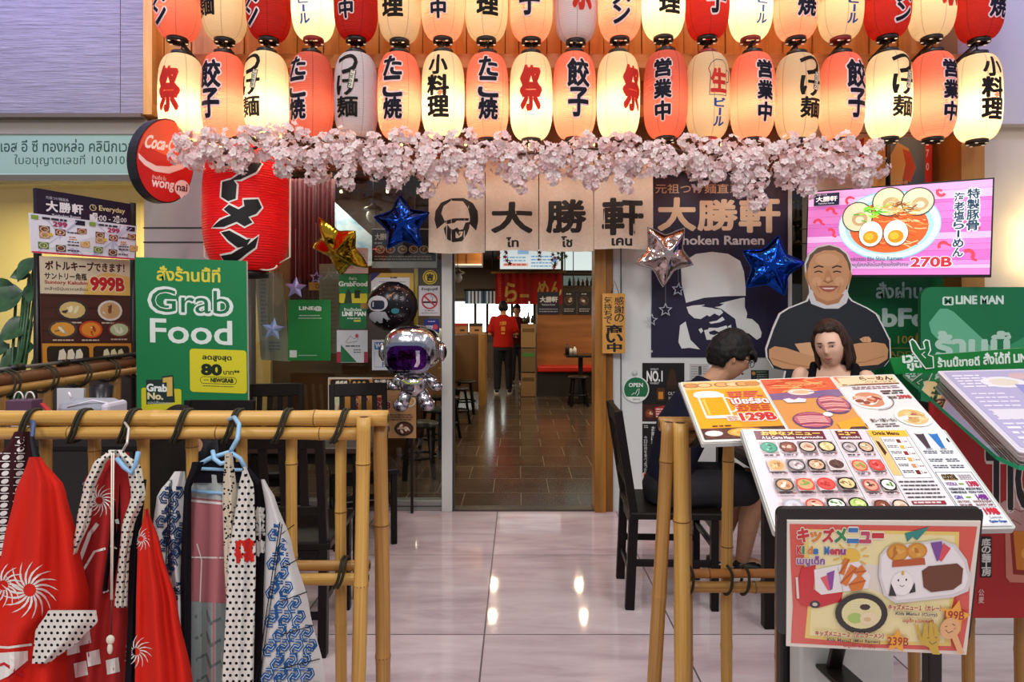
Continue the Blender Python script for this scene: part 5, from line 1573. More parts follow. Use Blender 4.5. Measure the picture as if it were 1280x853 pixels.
# coat 3, dotted collar, red sleeve
t = thing('happi_coat', 'red and black happi coat with white dotted collar and bright red right sleeve', 'coat', P(150, 580, CY0), 0, 'happi coats on the railing')
def a_(a, L_, R_):
    pinwheel(a, 124, 626, 18, WHT, 16); a.line([(100, 700), (112, 668), (122, 655)], 5, WHT); a.line([(100, 720), (118, 690), (132, 686)], 3, WHT)
    for x, y in ((104, 800), (90, 812), (116, 826), (100, 840), (140, 836)): a.poly([(x - 8, y - 10), (x + 8, y - 14), (x + 10, y + 4), (x - 6, y + 8)], WHT)
piece('body', t, [(566, 132), (600, 106), (650, 98), (750, 86), (900, 76)], [(566, 160), (620, 172), (700, 172), (800, 162), (900, 158)], 566, 900, CY0 + .02, m_redd, a_, bulge=.03, fold=.018, nf=2.5)
def a_(a, L_, R_):
    a.line([(128, 680), (146, 686)], 2, WHT); a.line([(121, 737), (130, 741), (136, 738)], 2.4, WHT); a.poly([(143, 650), (148, 649), (149, 655), (145, 655)], WHT)
piece('lining', t, [(590, 128), (640, 128), (738, 119)], [(590, 150), (660, 150), (738, 140)], 590, 740, CY0 + .005, m_blk, a_, bulge=.01)
piece('lapel', t, [(563, 136), (580, 116), (610, 104), (650, 96), (700, 88)], [(563, 150), (580, 130), (610, 118), (650, 112), (690, 96), (700, 90)], 563, 700, CY0 - .035, m_dots, None, bulge=.02, fold=.004)
piece('lapel', t, [(563, 140), (590, 160), (620, 164), (660, 152), (760, 143)], [(563, 152), (585, 176), (620, 181), (660, 166), (700, 160), (760, 158)], 563, 760, CY0 - .035, m_dots, None, bulge=.02, fold=.004)
piece('border', t, [(600, 170), (660, 164), (760, 160), (900, 154)], [(600, 182), (660, 176), (760, 171), (900, 172)], 600, 900, CY0 - .02, m_blk, None, bulge=.012, fold=.004)
def a_(a, L_, R_):
    pinwheel(a, 176, 674, 13, WHT, 14); pinwheel(a, 170, 815, 18, WHT, 14)
piece('sleeve', t, [(637, 181), (680, 172), (760, 170), (900, 168)], [(637, 184), (680, 199), (760, 221), (853, 240), (900, 246)], 637, 900, CY0 - .04, m_red, a_, bulge=.055, fold=.02, nf=2.2)
mb = MB()
for dx in (-1.3, 1.3): mb.tube([P(141 + dx, 566, CY0 - .06), P(139.5 + dx * .6, 750, CY0 - .06)], .0016, M('#e0d6c6', .6), 6)
mb.tube([P(139.5, 750, CY0 - .06), P(139, 795, CY0 - .06)], .0016, M('#5a1c1c', .6), 6)
mb.ball(P(138, 800, CY0 - .062), (.011, .006, .012), M('#cfc6b4', .6), 12, 8); mb.ball(P(137.5, 811, CY0 - .062), (.007, .005, .015), M('#cfc6b4', .6), 12, 8)
mb.build('cord_pendant', t, True)
tag(hanger(t, (153, 540), ((104, 606), (181, 610)), CY0 + .04, '#c9c4bc', True).build('hanger', None), 'silver wire hanger holding the coat with the dotted collar', 'hanger')
mb = MB(); mb.tube([P(146, 573, CY0 - .055), P(156, 585, CY0 - .06), P(164, 592, CY0 - .06), P(170, 580, CY0 - .05), P(173, 565, CY0 - .05)], .006, M('#7aa3c4', .4), 8)
tag(mb.build('hanger'), 'light blue plastic hanger end poking out beside the wire hanger', 'hanger')
# coat 4, blue interlocked pattern
t = thing('happi_coat', 'white happi coat with blue interlocked links and black collar, rightmost on the railing', 'coat', P(290, 590, CY0), 0, 'happi coats on the railing')
piece('body', t, [(588, 236), (640, 238), (760, 236), (900, 232)], [(588, 292), (640, 300), (900, 300)], 588, 900, CY0 + .035, m_pink, lambda a, L_, R_: (a.poly([(238, 590), (300, 598), (300, 628), (240, 622)], '#a9b0ac'), a.line([(238, 626), (300, 632)], 3, WHT), a.line([(238, 697), (300, 698)], 2, WHT), a.poly([(238, 752), (300, 756), (300, 900), (236, 900)], '#8d9694'), [a.line([(244 + (i % 3) * 18, 772 + i * 9), (258 + (i % 3) * 18, 764 + i * 9), (262 + (i % 3) * 18, 778 + i * 9)], 4, '#66706f') for i in range(12)], a.line([(246, 680), (252, 700), (250, 755)], 1.5, WHT)), bulge=.02, fold=.014, nf=2)
piece('sleeve', t, [(590, 218), (620, 196), (660, 191), (760, 214), (900, 216)], [(590, 230), (640, 236), (760, 232), (900, 236)], 590, 900, CY0 + .0, m_whi, lambda a, L_, R_: (chain(a, L_, R_, 604, 860, '#22365a', '#8a97a8', (14, 15), 5, 0), a.line([(214, 600), (208, 760)], 1.2, '#1c2430'), a.line([(212, 600), (205, 760)], 1.2, '#1c2430')), bulge=.03)
piece('collar', t, [(580, 240), (610, 230), (700, 226), (900, 220)], [(580, 254), (610, 238), (700, 238), (900, 238)], 578, 900, CY0 - .02, m_blk, None, bulge=.015, fold=.003)
piece('collar', t, [(578, 246), (586, 240)], [(578, 300), (596, 306)], 578, 604, CY0 + .02, m_blk, None, bulge=.01, fold=.003, nv=6)
def a_(a, L_, R_):
    a.vtext('祭半纏', 319, 634, 331, 696, WHT, .05)
piece('collar', t, [(586, 304), (620, 312), (700, 320), (900, 316)], [(586, 312), (610, 332), (700, 334), (900, 334)], 586, 900, CY0 - .03, m_blk, a_, bulge=.015, fold=.003)
def a_(a, L_, R_):
    chain(a, L_, R_, 612, 880, '#1f5088', '#b9c6d2', (17, 18), 6, 0)
    for k in range(5): a.line([(352, 668 + k * 42), (368 + k * 8, 656 + k * 42)], 1.2, '#20242c')
    a.line([(352, 640), (320, 853)], 1.2, '#20242c'); a.line([(355, 640), (324, 853)], 1.2, '#20242c')
piece('sleeve', t, [(600, 326), (640, 332), (760, 328), (900, 318)], [(600, 330), (625, 344), (680, 364), (760, 386), (845, 406), (900, 404)], 600, 900, CY0 - .02, m_whi, a_, bulge=.07, fold=.016, nf=1.4)
mb = hanger(t, (291, 535), ((240, 586), (308, 588)), CY0 + .01, '#86b0cf')
mb.tube([P(266, 564, CY0 + .01), P(268, 574, CY0 - .005), P(276, 580, CY0 - .01), P(288, 577, CY0)], .006, M('#86b0cf', .4), 8)
mb.tube([P(240, 614, CY0 + .01), P(296, 618, CY0 + .01)], .005, M('#86b0cf', .4), 8)
tag(mb.build('hanger'), 'light blue plastic hanger holding the blue linked coat', 'hanger')
t = thing('scarf', 'long white black-dotted scarf with red emblem draped over the blue hanger', 'scarf', P(300, 570, CY0 - .05))
def a_(a, L_, R_):
    g = random.Random(4)
    for k in range(16): a.line([(305 + g.uniform(-13, 13), 690 + g.uniform(-17, 17)), (305 + g.uniform(-13, 13), 690 + g.uniform(-17, 17))], 4.5, '#c02a24')
piece('long_end', t, [(584, 304), (610, 298), (700, 285), (900, 276)], [(584, 307), (610, 317), (700, 319), (900, 314)], 584, 900, CY0 - .07, m_dotw, a_, bulge=.02, fold=.006)
piece('short_end', t, [(568, 281), (620, 278), (700, 280), (760, 283)], [(568, 290), (620, 296), (700, 294), (760, 287)], 567, 760, CY0 - .055, m_weave, None, bulge=.02, fold=.004)

# ------------------------------------------------------------------ chairs and tables
m_chair = NT('black_stained_wood', .42, .22)
m_chair.color(m_chair.ramp(m_chair.noise(m_chair.coord('Object', (1, 1, .2)), 14, 3), [(.3, '#0f0c0a'), (.7, '#181310')])); m_chair = m_chair.m
def chair(label, loc, rz, w_=.40, d=.42):
    """seat faces local +y; back at -y"""
    t = thing('dining_chair', label, 'chair', loc, rz, 'black dining chairs')
    hw, hd = w_ / 2, d / 2
    mb = MB(); mb.box((0, .01, .45), (w_ + .02, d + .02, .035), m_chair, None, .008); mb.build('seat', t)
    for sx in (-1, 1):
        mb = MB()
        mb.bar((sx * (hw - .02), -hd + .0, 0), (sx * (hw - .02), -hd + .02, .46), .036, .044, m_chair)
        mb.bar((sx * (hw - .02), -hd + .02, .455), (sx * (hw - .02), -hd - .055, .945), .034, .040, m_chair); mb.build('rear_leg', t)
        mb = MB(); mb.bar((sx * (hw - .02), hd - .02, 0), (sx * (hw - .02), hd - .02, .44), .036, .036, m_chair); mb.build('front_leg', t)
        mb = MB(); mb.bar((sx * (hw - .02), -hd + .01, .22), (sx * (hw - .02), hd - .02, .22), .02, .032, m_chair); mb.build('stretcher', t)
    mb = MB(); mb.bar((-hw + .02, -hd + .01, .16), (hw - .02, -hd + .01, .16), .02, .03, m_chair); mb.build('stretcher', t); mb = MB(); mb.bar((-hw + .02, hd - .02, .30), (hw - .02, hd - .02, .30), .02, .03, m_chair); mb.build('stretcher', t)
    mb = MB(); mb.box((0, hd - .02, .405), (w_ - .06, .022, .055), m_chair, None, .003); mb.box((0, -hd + .02, .405), (w_ - .06, .022, .055), m_chair, None, .003); mb.build('seat_apron', t)
    mb = MB(); mb.box((0, -hd - .05, .905), (w_ - .06, .026, .085), m_chair, (R(9), 0, 0), .005); mb.build('top_rail', t)
    mb = MB(); mb.bar((-hw + .03, -hd - .006, .60), (hw - .03, -hd - .006, .60), .022, .04, m_chair); mb.build('lower_rail', t)
    for k in range(4):
        x = (k - 1.5) * (w_ - .1) / 4
        mb = MB(); mb.bar((x, -hd - .006, .60), (x, -hd - .046, .88), .034, .012, m_chair, .002, (0, 1, 0)); mb.build('back_slat', t)
    return t
chair('black wooden chair by the doorway with the man in glasses seated on it', (.745, 3.22, 0), R(-92), .40, .42)
chair('black wooden chair beside the right end of the left railing, tucked towards a table', (-1.0, 2.84, 0), R(2), .42, .44)
chair('black wooden chair with slatted back in front of the orange menu board', (-1.57, 3.98, 0), R(-172), .36, .40)
chair('black wooden chair in front of the low menu boards below the astronaut balloon', (-.98, 4.02, 0), R(-160), .38, .38)
chair('black wooden chair under the person hidden behind the railing', (-1.60, 3.15, 0), R(178), .38, .42)
chair('black wooden chair behind the woman in the black sleeveless top', (1.86, 3.34, 0), R(95), .40, .42)
m_top = M('#1d1715', .25); m_top2 = wood('dark_table_top', '#2a201b', '#3a2c25', 'x', 8, .3)
def table(label, c, sx, sy, z=.75, mt=None):
    t = thing('dining_table', label, 'table', (c[0], c[1], 0), 0, 'dark square tables')
    mb = MB(); mb.box((0, 0, z - .015), (sx, sy, .03), mt or m_top2, None, .004); mb.build('table_top', t)
    mb = MB()
    for q in (-1, 1): mb.box((0, q * (sy / 2 - .05), z - .06), (sx - .1, .02, .06), m_chair); mb.box((q * (sx / 2 - .05), 0, z - .06), (.02, sy - .1, .06), m_chair)
    mb.build('apron', t)
    for qx in (-1, 1):
        for qy in (-1, 1):
            mb = MB(); mb.box((qx * (sx / 2 - .04), qy * (sy / 2 - .04), (z - .03) / 2), (.05, .05, z - .03), m_chair, None, .004); mb.build('leg', t)
    return t
table('dark table between the chairs behind the left railing', (-1.04, 3.44), .58, .62)
table('dark table between the man in glasses and the woman', (1.36, 3.20), .56, .74)
# black side cabinet with clutter on it
t = thing('side_cabinet', 'black side cabinet behind the coats with bag and pouch on top', 'cabinet', (-1.79, 2.53, 0))
mb = MB(); mb.box((0, 0, .47), (.78, .36, .90), m_black, None, .004); mb.box((0, 0, .01), (.74, .32, .02), m_black); mb.build('body', t)
mb = MB(); mb.box((0, 0, .935), (.82, .40, .03), M('#1c1816', .3), None, .004); mb.build('cabinet_top', t)
mb = MB(); mb.box((-.195, -.184, .5), (.37, .012, .8), M('#191614', .4)); mb.build('door', t)
mb = MB(); mb.box((.195, -.184, .5), (.37, .012, .8), M('#191614', .4)); mb.build('door', t)
cz = .95
t = thing('gift_bag', 'small purple gift bag with white handles on the side cabinet', 'bag', (-1.93, 2.50, cz))
mb = MB(); mb.box((0, 0, .06), (.10, .06, .12), M('#5a3a52', .6), None, .003); mb.box((.01, -.032, .05), (.07, .004, .06), M('#d8cdd4', .6)); mb.build('body', t)
mb = MB()
for sx in (-.022, .022): mb.tube([(sx + .018 * math.cos(q), 0, .12 + .03 * math.sin(q)) for q in [PI * j / 8 for j in range(9)]], .003, M('#d8d4cc', .6), 6)
mb.build('handle', t)
t = thing('pencil_pouch', 'grey and white zipped pouch standing on the side cabinet', 'pouch', (-1.62, 2.5, cz))
mb = MB(); mb.box((-.05, 0, .06), (.20, .12, .125), M('#9a9ca6', .7), None, .03); mb.build('body', t)
mb = MB(); mb.box((.055, -.02, .058), (.03, .13, .115), M('#cdc6d2', .7), None, .014); mb.build('end_panel', t)
mb = MB(); mb.tube([(-.1, -.06, .10), (0, -.062, .125), (.06, -.05, .11)], .003, M('#e0dde2', .6), 6); mb.tube([(-.09, -.05, .13), (-.1, -.052, .155)], .004, M('#e6e2e6', .5), 6); mb.build('zip', t)
for i, (x, y, rz) in enumerate(((-1.80, 2.42, .2), (-1.755, 2.45, -.3), (-1.775, 2.40, .9))):
    t = thing('soup_spoon', ('red soup spoon nearest the purple gift bag', 'red soup spoon in the middle of three beside the grey pouch', 'red soup spoon nearest the grey pouch')[i], 'spoon', (x, y, cz + .02 + .018 * i), rz, 'red spoons')
    mb = MB(); mb.ball((0, 0, .02), (.035, .025, .016), M('#b3201f', .25), 14, 8); mb.build('bowl', t)
    mb = MB(); mb.bar((.02, 0, .022), (.02, .11, .05), .016, .008, M('#b3201f', .25)); mb.build('handle', t)
t = thing('dark_cup', 'black tumbler standing on the side cabinet behind the grey pouch', 'cup', (-1.72, 2.64, cz))
mb = MB(); mb.lathe([(.03, 0), (.045, .16), (.042, .16), (.028, .01)], M('#17141a', .3), (0, 0, 0), 18, cap=False); mb.lathe([(.0, .004), (.03, .004)], M('#17141a', .3), (0, 0, 0), 18); mb.build('body', t)
t = thing('menu_leaflet', 'folded white leaflet with black stripe on the side cabinet', 'leaflet', (-1.83, 2.62, cz))
mb = MB(); mb.box((0, 0, .075), (.11, .012, .15), M('#c9c9cf', .6)); mb.box((0, -.0075, .05), (.09, .003, .03), m_black); mb.build('sheet', t)

# potted plant by the yellow wall
t = thing('potted_plant', 'leafy dark green potted plant against the yellow clinic wall', 'plant', (-2.84, 3.35, 0))
mb = MB(); mb.lathe([(.10, 0), (.14, .02), (.17, .34), (.18, .36), (.16, .36), (.15, .33), (.0, .32)], M('#3a3431', .6), (0, 0, 0), 22); mb.build('pot', t)
m_leaf = NT('dark_leaf', .35, .5); m_leaf.color(m_leaf.ramp(m_leaf.noise(m_leaf.coord('Object'), 20, 2), [(.3, '#1c3a22'), (.7, '#37613a')])); m_leaf = m_leaf.m
st = MB(); lf = MB()
def leaf(base, tip, wd, droop=.03, roll=0.0):
    base, tip = Vector(base), Vector(tip)
    d = tip - base; L_ = d.length; d.normalize()
    s_ = d.cross(Vector((0, -1, .35))).normalized()
    nrm = s_.cross(d)
    vs, fs = [], []
    for i in range(9):
        q = i / 8
        w_ = wd * math.sin(PI * min(1, q * 1.02)) ** .8 * (1.15 - .5 * q) if i < 8 else 0
        c_ = base + d * L_ * q - Vector((0, 0, droop * q * q)) 
        vs += [c_ + s_ * w_ + nrm * w_ * .25, c_, c_ - s_ * w_ + nrm * w_ * .25]
        if i: fs += [(3 * i - 3, 3 * i - 2, 3 * i + 1, 3 * i), (3 * i - 2, 3 * i - 1, 3 * i + 2, 3 * i + 1)]
    lf.add(vs, fs, m_leaf, True)
B0 = Vector((-2.84, 3.35, .33))
for (bx, by, tx, ty, wd) in ((37, 342, 12, 338, .05), (44, 322, 22, 344, .05), (30, 365, -22, 380, .10), (46, 352, 36, 372, .05), (40, 402, -4, 418, .07), (34, 436, -2, 462, .07), (28, 440, 44, 424, .05), (20, 372, -34, 348, .08), (44, 445, 58, 466, .05), (10, 430, -20, 440, .06)):
    b_, t_ = P(bx, by, 3.5), P(tx, ty, 3.42)
    leaf(b_, t_, wd, .04)
    md = B0.lerp(b_, .6) + Vector((.06, 0, .05))
    st.tube([B0, md, b_], .008, m_leaf, 6)
st.build('stems', t, True); lf.build('leaves', t, True)
# ------------------------------------------------------------------ menu boards on the right
def pxl(x, y, Y): return P(x, y, Y)
t = thing('menu_stand', 'slanted menu stand carrying printed menu sheets in front of the right railing', 'menu stand', (.75, 1.4, 0))
q1 = (pxl(850, 478, 1.9), pxl(1117, 468, 1.95), pxl(1181, 541, 1.58), pxl(879, 553, 1.5))
q2 = (pxl(928, 537, 1.5), pxl(1178, 537, 1.5), pxl(1265, 657, 1.27), pxl(970, 662, 1.25))
f1, f2 = quadframe(*q1, 330, 230), quadframe(*q2, 470, 290)
mb = MB(); mb.prism(rc(-2, -2, 332, 232), lambda u, v, w=0: f1(u, v, w), -.012, -.003, M('#b9b8b2', .4)); mb.build('upper_tray', t, True)
mb = MB(); mb.prism(rr(-4, -4, 478, 296, 8), f2, -.016, -.003, M('#b4b6b0', .35)); mb.build('lower_tray', t, True)
mb = MB()
for x in (.60, .93):
    mb.bar((x, 1.44, .0), (x, 1.44, 1.04), .03, .03, m_ring); mb.bar((x, 1.46, .93), (x + .03, 1.68, 1.105), .02, .03, m_ring); mb.bar((x, 1.24, .03), (x, 1.66, .03), .035, .04, m_ring)
mb.build('frame', t, True)
mb = MB(); mb.span((.60, 1.36, 0), (.80, 1.42, .93), M('#b2b4ae', .4), .006); mb.build('pedestal', t, True)
GLOSS = lambda c: M(c, .18, spec=.5)
# upper sheets
a = Art(f1, matfn=GLOSS, step=.0003); a.slab(rr(0, 0, 119, 230, 4), .002, '#e6e2dc'); a.up()
a.rect(3, 4, 116, 190, '#eda722'); a.rect(3, 4, 116, 40, '#f0c070'); a.rect(60, 50, 116, 190, '#ec9a2a')
for i, (x, c_) in enumerate(((14, '#c98a4a'), (34, '#e6c08a'), (60, '#d9a86a'), (76, '#e8c890'), (92, '#d9a05a'), (106, '#c9884a'))): a.oval(x, 20, 12, 11, ('#8a6a4a', '#b08050')[i % 2], 14); a.oval(x, 20, 9, 9, c_, 12)
a.ring(56, 106, 13, 30, 4.5, '#e3e1da', 20, -1.7, 1.7); a.poly([(16, 64), (55, 64), (55, 150), (16, 150)], '#e8e6dc'); a.up(); a.poly([(19, 76), (52, 76), (52, 145), (19, 145)], '#eea414'); a.oval(32, 60, 20, 13, '#edebe6', 18); a.oval(20, 66, 9, 10, '#edebe6', 12); a.oval(47, 66, 9, 9, '#edebe6', 12); a.poly([(16, 150), (56, 150), (58, 158), (16, 156)], '#dfe0dc'); a.rect(22, 82, 25, 142, '#f2c860')
a.lines(62, 54, 112, 3, 9, 6, '#c64a4a', 2); a.text('เบียร์สด', 62, 82, 114, 106, '#f2e9e0', .04, '#b8262c', .07); a.lines(64, 112, 114, 3, 8, 5, '#c03a2e', 6)
a.text('129B', 64, 142, 112, 168, '#c42832', .05, '#f2e6d8', .07); a.poly([(44, 150), (62, 148), (62, 166), (44, 168)], '#e3cfc0'); a.lines(46, 152, 60, 3, 5, 2.5, '#8a5a50', 3)
a.rect(3, 190, 116, 224, '#2c2a30'); a.lines(20, 181, 48, 1, 5, 4, '#2c2018', 4); a.oval(18, 207, 12, 9, '#dfe0e0', 16); a.bowl(62, 206, 26, 15, '#c99a4a', '#e0b860', ('#f0cc78', '#d99a3a', '#b8742a'), 9, 12)
a.build('beer_sheet', t, True)
a = Art(f1, matfn=GLOSS, step=.0003); a.slab(rr(119.5, 0, 230, 230, 3), .002, '#e3ddd6'); a.up()
a.rect(121, 4, 228, 70, '#d8583a'); g = random.Random(3)
for k in range(26): a.line([(g.uniform(122, 215), g.uniform(6, 66)), (g.uniform(130, 226), g.uniform(6, 66))], 3, g.choice(('#e8894a', '#c93f2a', '#f0b070', '#e0653a')))
a.rect(121, 70, 228, 224, '#cf9250'); a.poly([(121, 70), (228, 60), (228, 90), (121, 96)], '#6c5a8a'); a.oval(170, 66, 20, 13, '#e9dccb', 18); a.oval(170, 66, 12, 8, '#e3b48a', 12)
for (x, y, rx, ry) in ((205, 120, 24, 38), (160, 176, 28, 30), (214, 200, 16, 20)):
    a.oval(x, y, rx, ry, '#5a4070', 20); a.up(); a.oval(x, y - 2, rx * .9, ry * .86, '#b86070', 18)
    for k in range(7): a.line([(x - rx * .7, y - ry * .6 + k * ry * .2), (x, y - ry * .68 + k * ry * .2), (x + rx * .7, y - ry * .55 + k * ry * .2)], 3.4, g.choice(('#d98a90', '#93405a', '#e8b0a8', '#7a3a50')))
a.poly([(136, 96), (146, 92), (152, 100), (160, 92), (170, 98), (166, 110), (140, 110)], '#e6dfe4'); a.oval(186, 158, 7, 8, '#e8e2e6', 10); a.poly([(190, 190), (228, 170), (228, 224), (190, 224)], '#d9a02e'); a.poly([(196, 218), (206, 204), (226, 204), (228, 224), (196, 224)], '#3a2a30')
a.build('ramen_sheet', t, True)
a = Art(f1, matfn=GLOSS, step=.0003); a.slab(rr(230.5, 0, 330, 230, 3), .002, '#dedfdd'); a.up()
a.poly([(233, 4), (326, 4), (326, 44), (250, 46), (233, 50)], '#e6cfa8'); a.poly([(233, 4), (262, 8), (258, 30), (236, 34)], '#dc7a5a'); a.text('らーめん', 272, 8, 322, 26, '#3a2018', .04); a.text('バリエーション', 276, 28, 324, 36, '#5a3828', .02); a.rect(238, 40, 326, 45, '#6a3a2a'); a.lines(250, 52, 322, 2, 7, 3.4, '#8a6a78', 4)
a.bowl(262, 106, 30, 38, '#f0f0ee', '#c98a6a', ('#d9a08a', '#b05a48', '#8a4a38', '#e0b8a8'), 4, 14); a.ring(264, 108, 32, 40, 1.5, '#5a5a5a', 22, -.3, 1.6)
a.lines(288, 72, 324, 2, 9, 5, '#3a3038', 6); a.text('330B', 291, 96, 304, 106, '#2a2a2e', .02); a.text('299B', 306, 94, 326, 107, '#c02a38', .04)
a.bowl(304, 176, 26, 34, '#eceae4', '#d9b878', ('#e6cc90', '#c9a058', '#a8505a', '#d98a6a'), 8, 14); a.text('豚ロース塩らーめん', 240, 178, 276, 190, '#3a2a30', .02); a.lines(242, 196, 274, 2, 7, 3, '#6a6068', 5)
a.build('variation_sheet', t, True)
# lower sheets
DISH = (('#2f7a62', '#3c9a7a', ('#7ad0b0', '#2a6a52')), ('#5a2f24', '#8a4a34', ('#d9b8a0', '#a8584a', '#6a4030')), ('#2a221f', '#e0c0a8', ('#e9d6c4', '#c99a7a', '#b06a4a')), ('#201b19', '#e0c890', ('#ead8a8', '#d0b070', '#b8c080')),
        ('#d0b090', '#c99a5a', ('#a86a3a', '#e0c080')), ('#3a3a40', '#b8a8a8', ('#e0d0cc', '#8a7078')), ('#1f1a18', '#d0a888', ('#e6ccb0', '#a8704a', '#8aa06a')), ('#d8ccc8', '#5a3a34', ('#6a4a40', '#3a2824')),
        ('#2c2421', '#c9986a', ('#e9dcc8', '#a86a4a', '#d9b090')), ('#d84a3a', '#e0a070', ('#7aa04a', '#c97a4a')), ('#d93a34', '#e0524a', ('#e87a70', '#b83430')), ('#1c1816', '#d9c08a', ('#ead8a8', '#8a6a3a')),
        ('#a8a8b8', '#c9c4cc', ('#b8a8b0', '#e0dce0')), ('#b84a44', '#d99a80', ('#e8d0b8', '#6a3028')), ('#201a18', '#e8e6dc', ('#f0eee6', '#5a8a3a')), ('#1c1816', '#b8cc70', ('#d6e09a', '#8aa850')))
def dishes(a, x0, x1, cols, off, y0=44):
    cw = (x1 - x0) / cols
    for r_ in range(4):
        for c_ in range(cols):
            x, y = x0 + cw * c_, y0 + r_ * 60
            rim, soup, tops = DISH[(r_ * 4 + c_ + off) % 16]
            a.rect(x + 3, y, x + cw - 3, y + 36, ('#b9a59e', '#cbbcb8', '#8f7d78')[(r_ + c_) % 3]); a.up()
            if (r_ + c_) % 2: a.rrect(x + 5, y + 3, x + cw - 5, y + 34, 5, rim)
            a.up(); a.bowl(x + cw / 2, y + 18, cw * .45, 17.5, rim, soup, tops, r_ * 7 + c_ + off, 9)
            a.lines(x + 5, y + 41, x + cw * .6, 1, 4, 3, '#3a3036', r_ + c_); a.lines(x + cw * .72, y + 41, x + cw - 4, 1, 4, 3, '#8a3038', c_); a.lines(x + 5, y + 47, x + cw * .8, 1, 4, 1.6, '#9a8a90', r_)
def page(name, x0, x1, base, fn):
    a = Art(f2, matfn=GLOSS, step=.0003); a.slab(rc(x0, 0, x1, 290), .0025, '#e2dede'); a.up(); a.rect(x0 + 3, 4, x1 - 2, 287, base); a.up(); fn(a); a.build(name, t, True)
def pg1(a):
    a.rect(24, 6, 186, 36, '#6c2230'); a.up(); a.text('お得なメニュー', 40, 8, 176, 22, '#e8c45a', .05); a.text('A La Carte Menu', 38, 25, 112, 34, '#ece4e0', .04); a.text('เมนูทานเล่น', 118, 24, 178, 34, '#ece4e0', .03); dishes(a, 24, 198, 4, 0)
page('side_dish_sheet', 0, 204, '#dccbd0', pg1)
def pg2(a):
    a.rect(214, 6, 268, 36, '#6c2230'); a.up(); a.text('ニュー', 220, 8, 260, 21, '#e8c45a', .05); a.text('เมนูทานเล่น', 222, 24, 264, 34, '#ece4e0', .03); dishes(a, 210, 284, 2, 5)
page('side_dish_sheet', 206, 287, '#dccbd0', pg2)
def pg3(a):
    a.rect(290, 4, 380, 26, '#e3b63a'); a.up(); a.text('Drink Menu', 300, 9, 360, 21, '#5a2a1a', .03); a.rect(292, 26, 310, 150, '#d9b878'); a.poly([(296, 40), (303, 44), (306, 80), (298, 90)], '#4a2a1c'); a.rect(312, 30, 372, 158, '#e6e4e4'); a.line(rc(312, 30, 372, 158), 1, '#4a4044', True)
    for k, c_ in enumerate(('#7a2a20', '#d9a83a', '#8a2a2a', '#d9a040', '#c98a5a', '#6a2020')):
        a.rect(344, 36 + k * 20, 353, 48 + k * 20, c_); a.ring(354, 42 + k * 20, 4, 5, 1, '#6a6066', 10, -1.5, 1.5); a.lines(316, 36 + k * 20, 340, 2, 5, 2.6, '#5a5056', k); a.lines(360, 42 + k * 20, 370, 1, 5, 2.6, '#8a3a44', k)
    a.lines(294, 168, 372, 5, 11, 3.6, '#4a444c', 5); a.rect(296, 224, 366, 234, '#8a2a34'); a.lines(300, 227, 360, 1, 3, 4, '#e0c8c8', 1); a.lines(294, 240, 372, 2, 9, 3.6, '#4a444c', 8); a.rect(302, 258, 366, 268, '#8a2a34'); a.lines(306, 261, 360, 1, 3, 4, '#e0c8c8', 2); a.lines(294, 274, 372, 2, 7, 3, '#4a444c', 9)
page('drink_sheet', 289, 382, '#d9d5d6', pg3)
def pg4(a):
    for x, c_ in ((396, '#4a3840'), (428, '#2f6fb4')): a.poly([(x, 14), (x + 22, 14), (x + 17, 66), (x + 7, 66)], c_); a.oval(x + 11, 14, 11, 4, '#d6d2d0', 12); a.oval(x + 12, 68, 8, 3, '#9a96a0', 10)
    a.poly([(462, 34), (466, 30), (466, 46), (461, 44)], '#22222a')
    for y in (74, 100, 120): a.lines(390, y, 422, 2, 6, 3, '#3a3a44', y); a.lines(428, y, 458, 2, 6, 3, '#3a3a44', y + 1)
    a.line(rc(386, 142, 464, 242), 1.2, '#3a3a44', True); a.text('COCKTAIL', 394, 150, 424, 164, '#3a2c20', .06, '#c9a858', .06); a.lines(430, 150, 458, 4, 4, 2, '#9a8a90', 5)
    a.text('VODKA', 392, 172, 416, 182, '#8a5a9a', .02); a.text('139B', 438, 170, 460, 184, '#b82a4a', .05); a.rect(420, 175, 430, 179, '#7aa03a'); a.text('RUSSIAN SODA', 392, 188, 424, 195, '#2a2a34', .03); a.text('MOSCOW MULE', 428, 188, 460, 195, '#2a2a34', .03); a.text('KAMIKAZE BLUE', 392, 198, 424, 204, '#2a2a34', .03); a.text('VODKA TONIC', 428, 198, 460, 204, '#2a2a34', .03)
    a.text('GIN', 392, 210, 408, 220, '#5a3aa0', .02); a.rect(416, 213, 426, 217, '#7aa03a'); a.text('149B', 438, 208, 460, 222, '#7a2a8a', .05); a.text('GIN TONIC', 392, 224, 418, 230, '#8a4a3a', .02); a.text('ORANGE BLOSSOM', 424, 224, 461, 230, '#8a4a3a', .02); a.text('GIN & LIME', 392, 233, 418, 239, '#8a3a44', .02); a.text('BLOODY SAM', 426, 233, 460, 239, '#8a3a44', .02)
    a.text('Chamisul', 390, 248, 428, 260, '#22509a', .05, skew=.2); a.text('199B', 434, 246, 462, 262, '#c22a3a', .06); a.text('Lemon', 436, 266, 460, 273, '#8a8a8e', .01); a.text('Kyoho Grape', 430, 277, 464, 285, '#2a5aa0', .05)
page('cocktail_sheet', 384, 470, '#dcdde0', pg4)

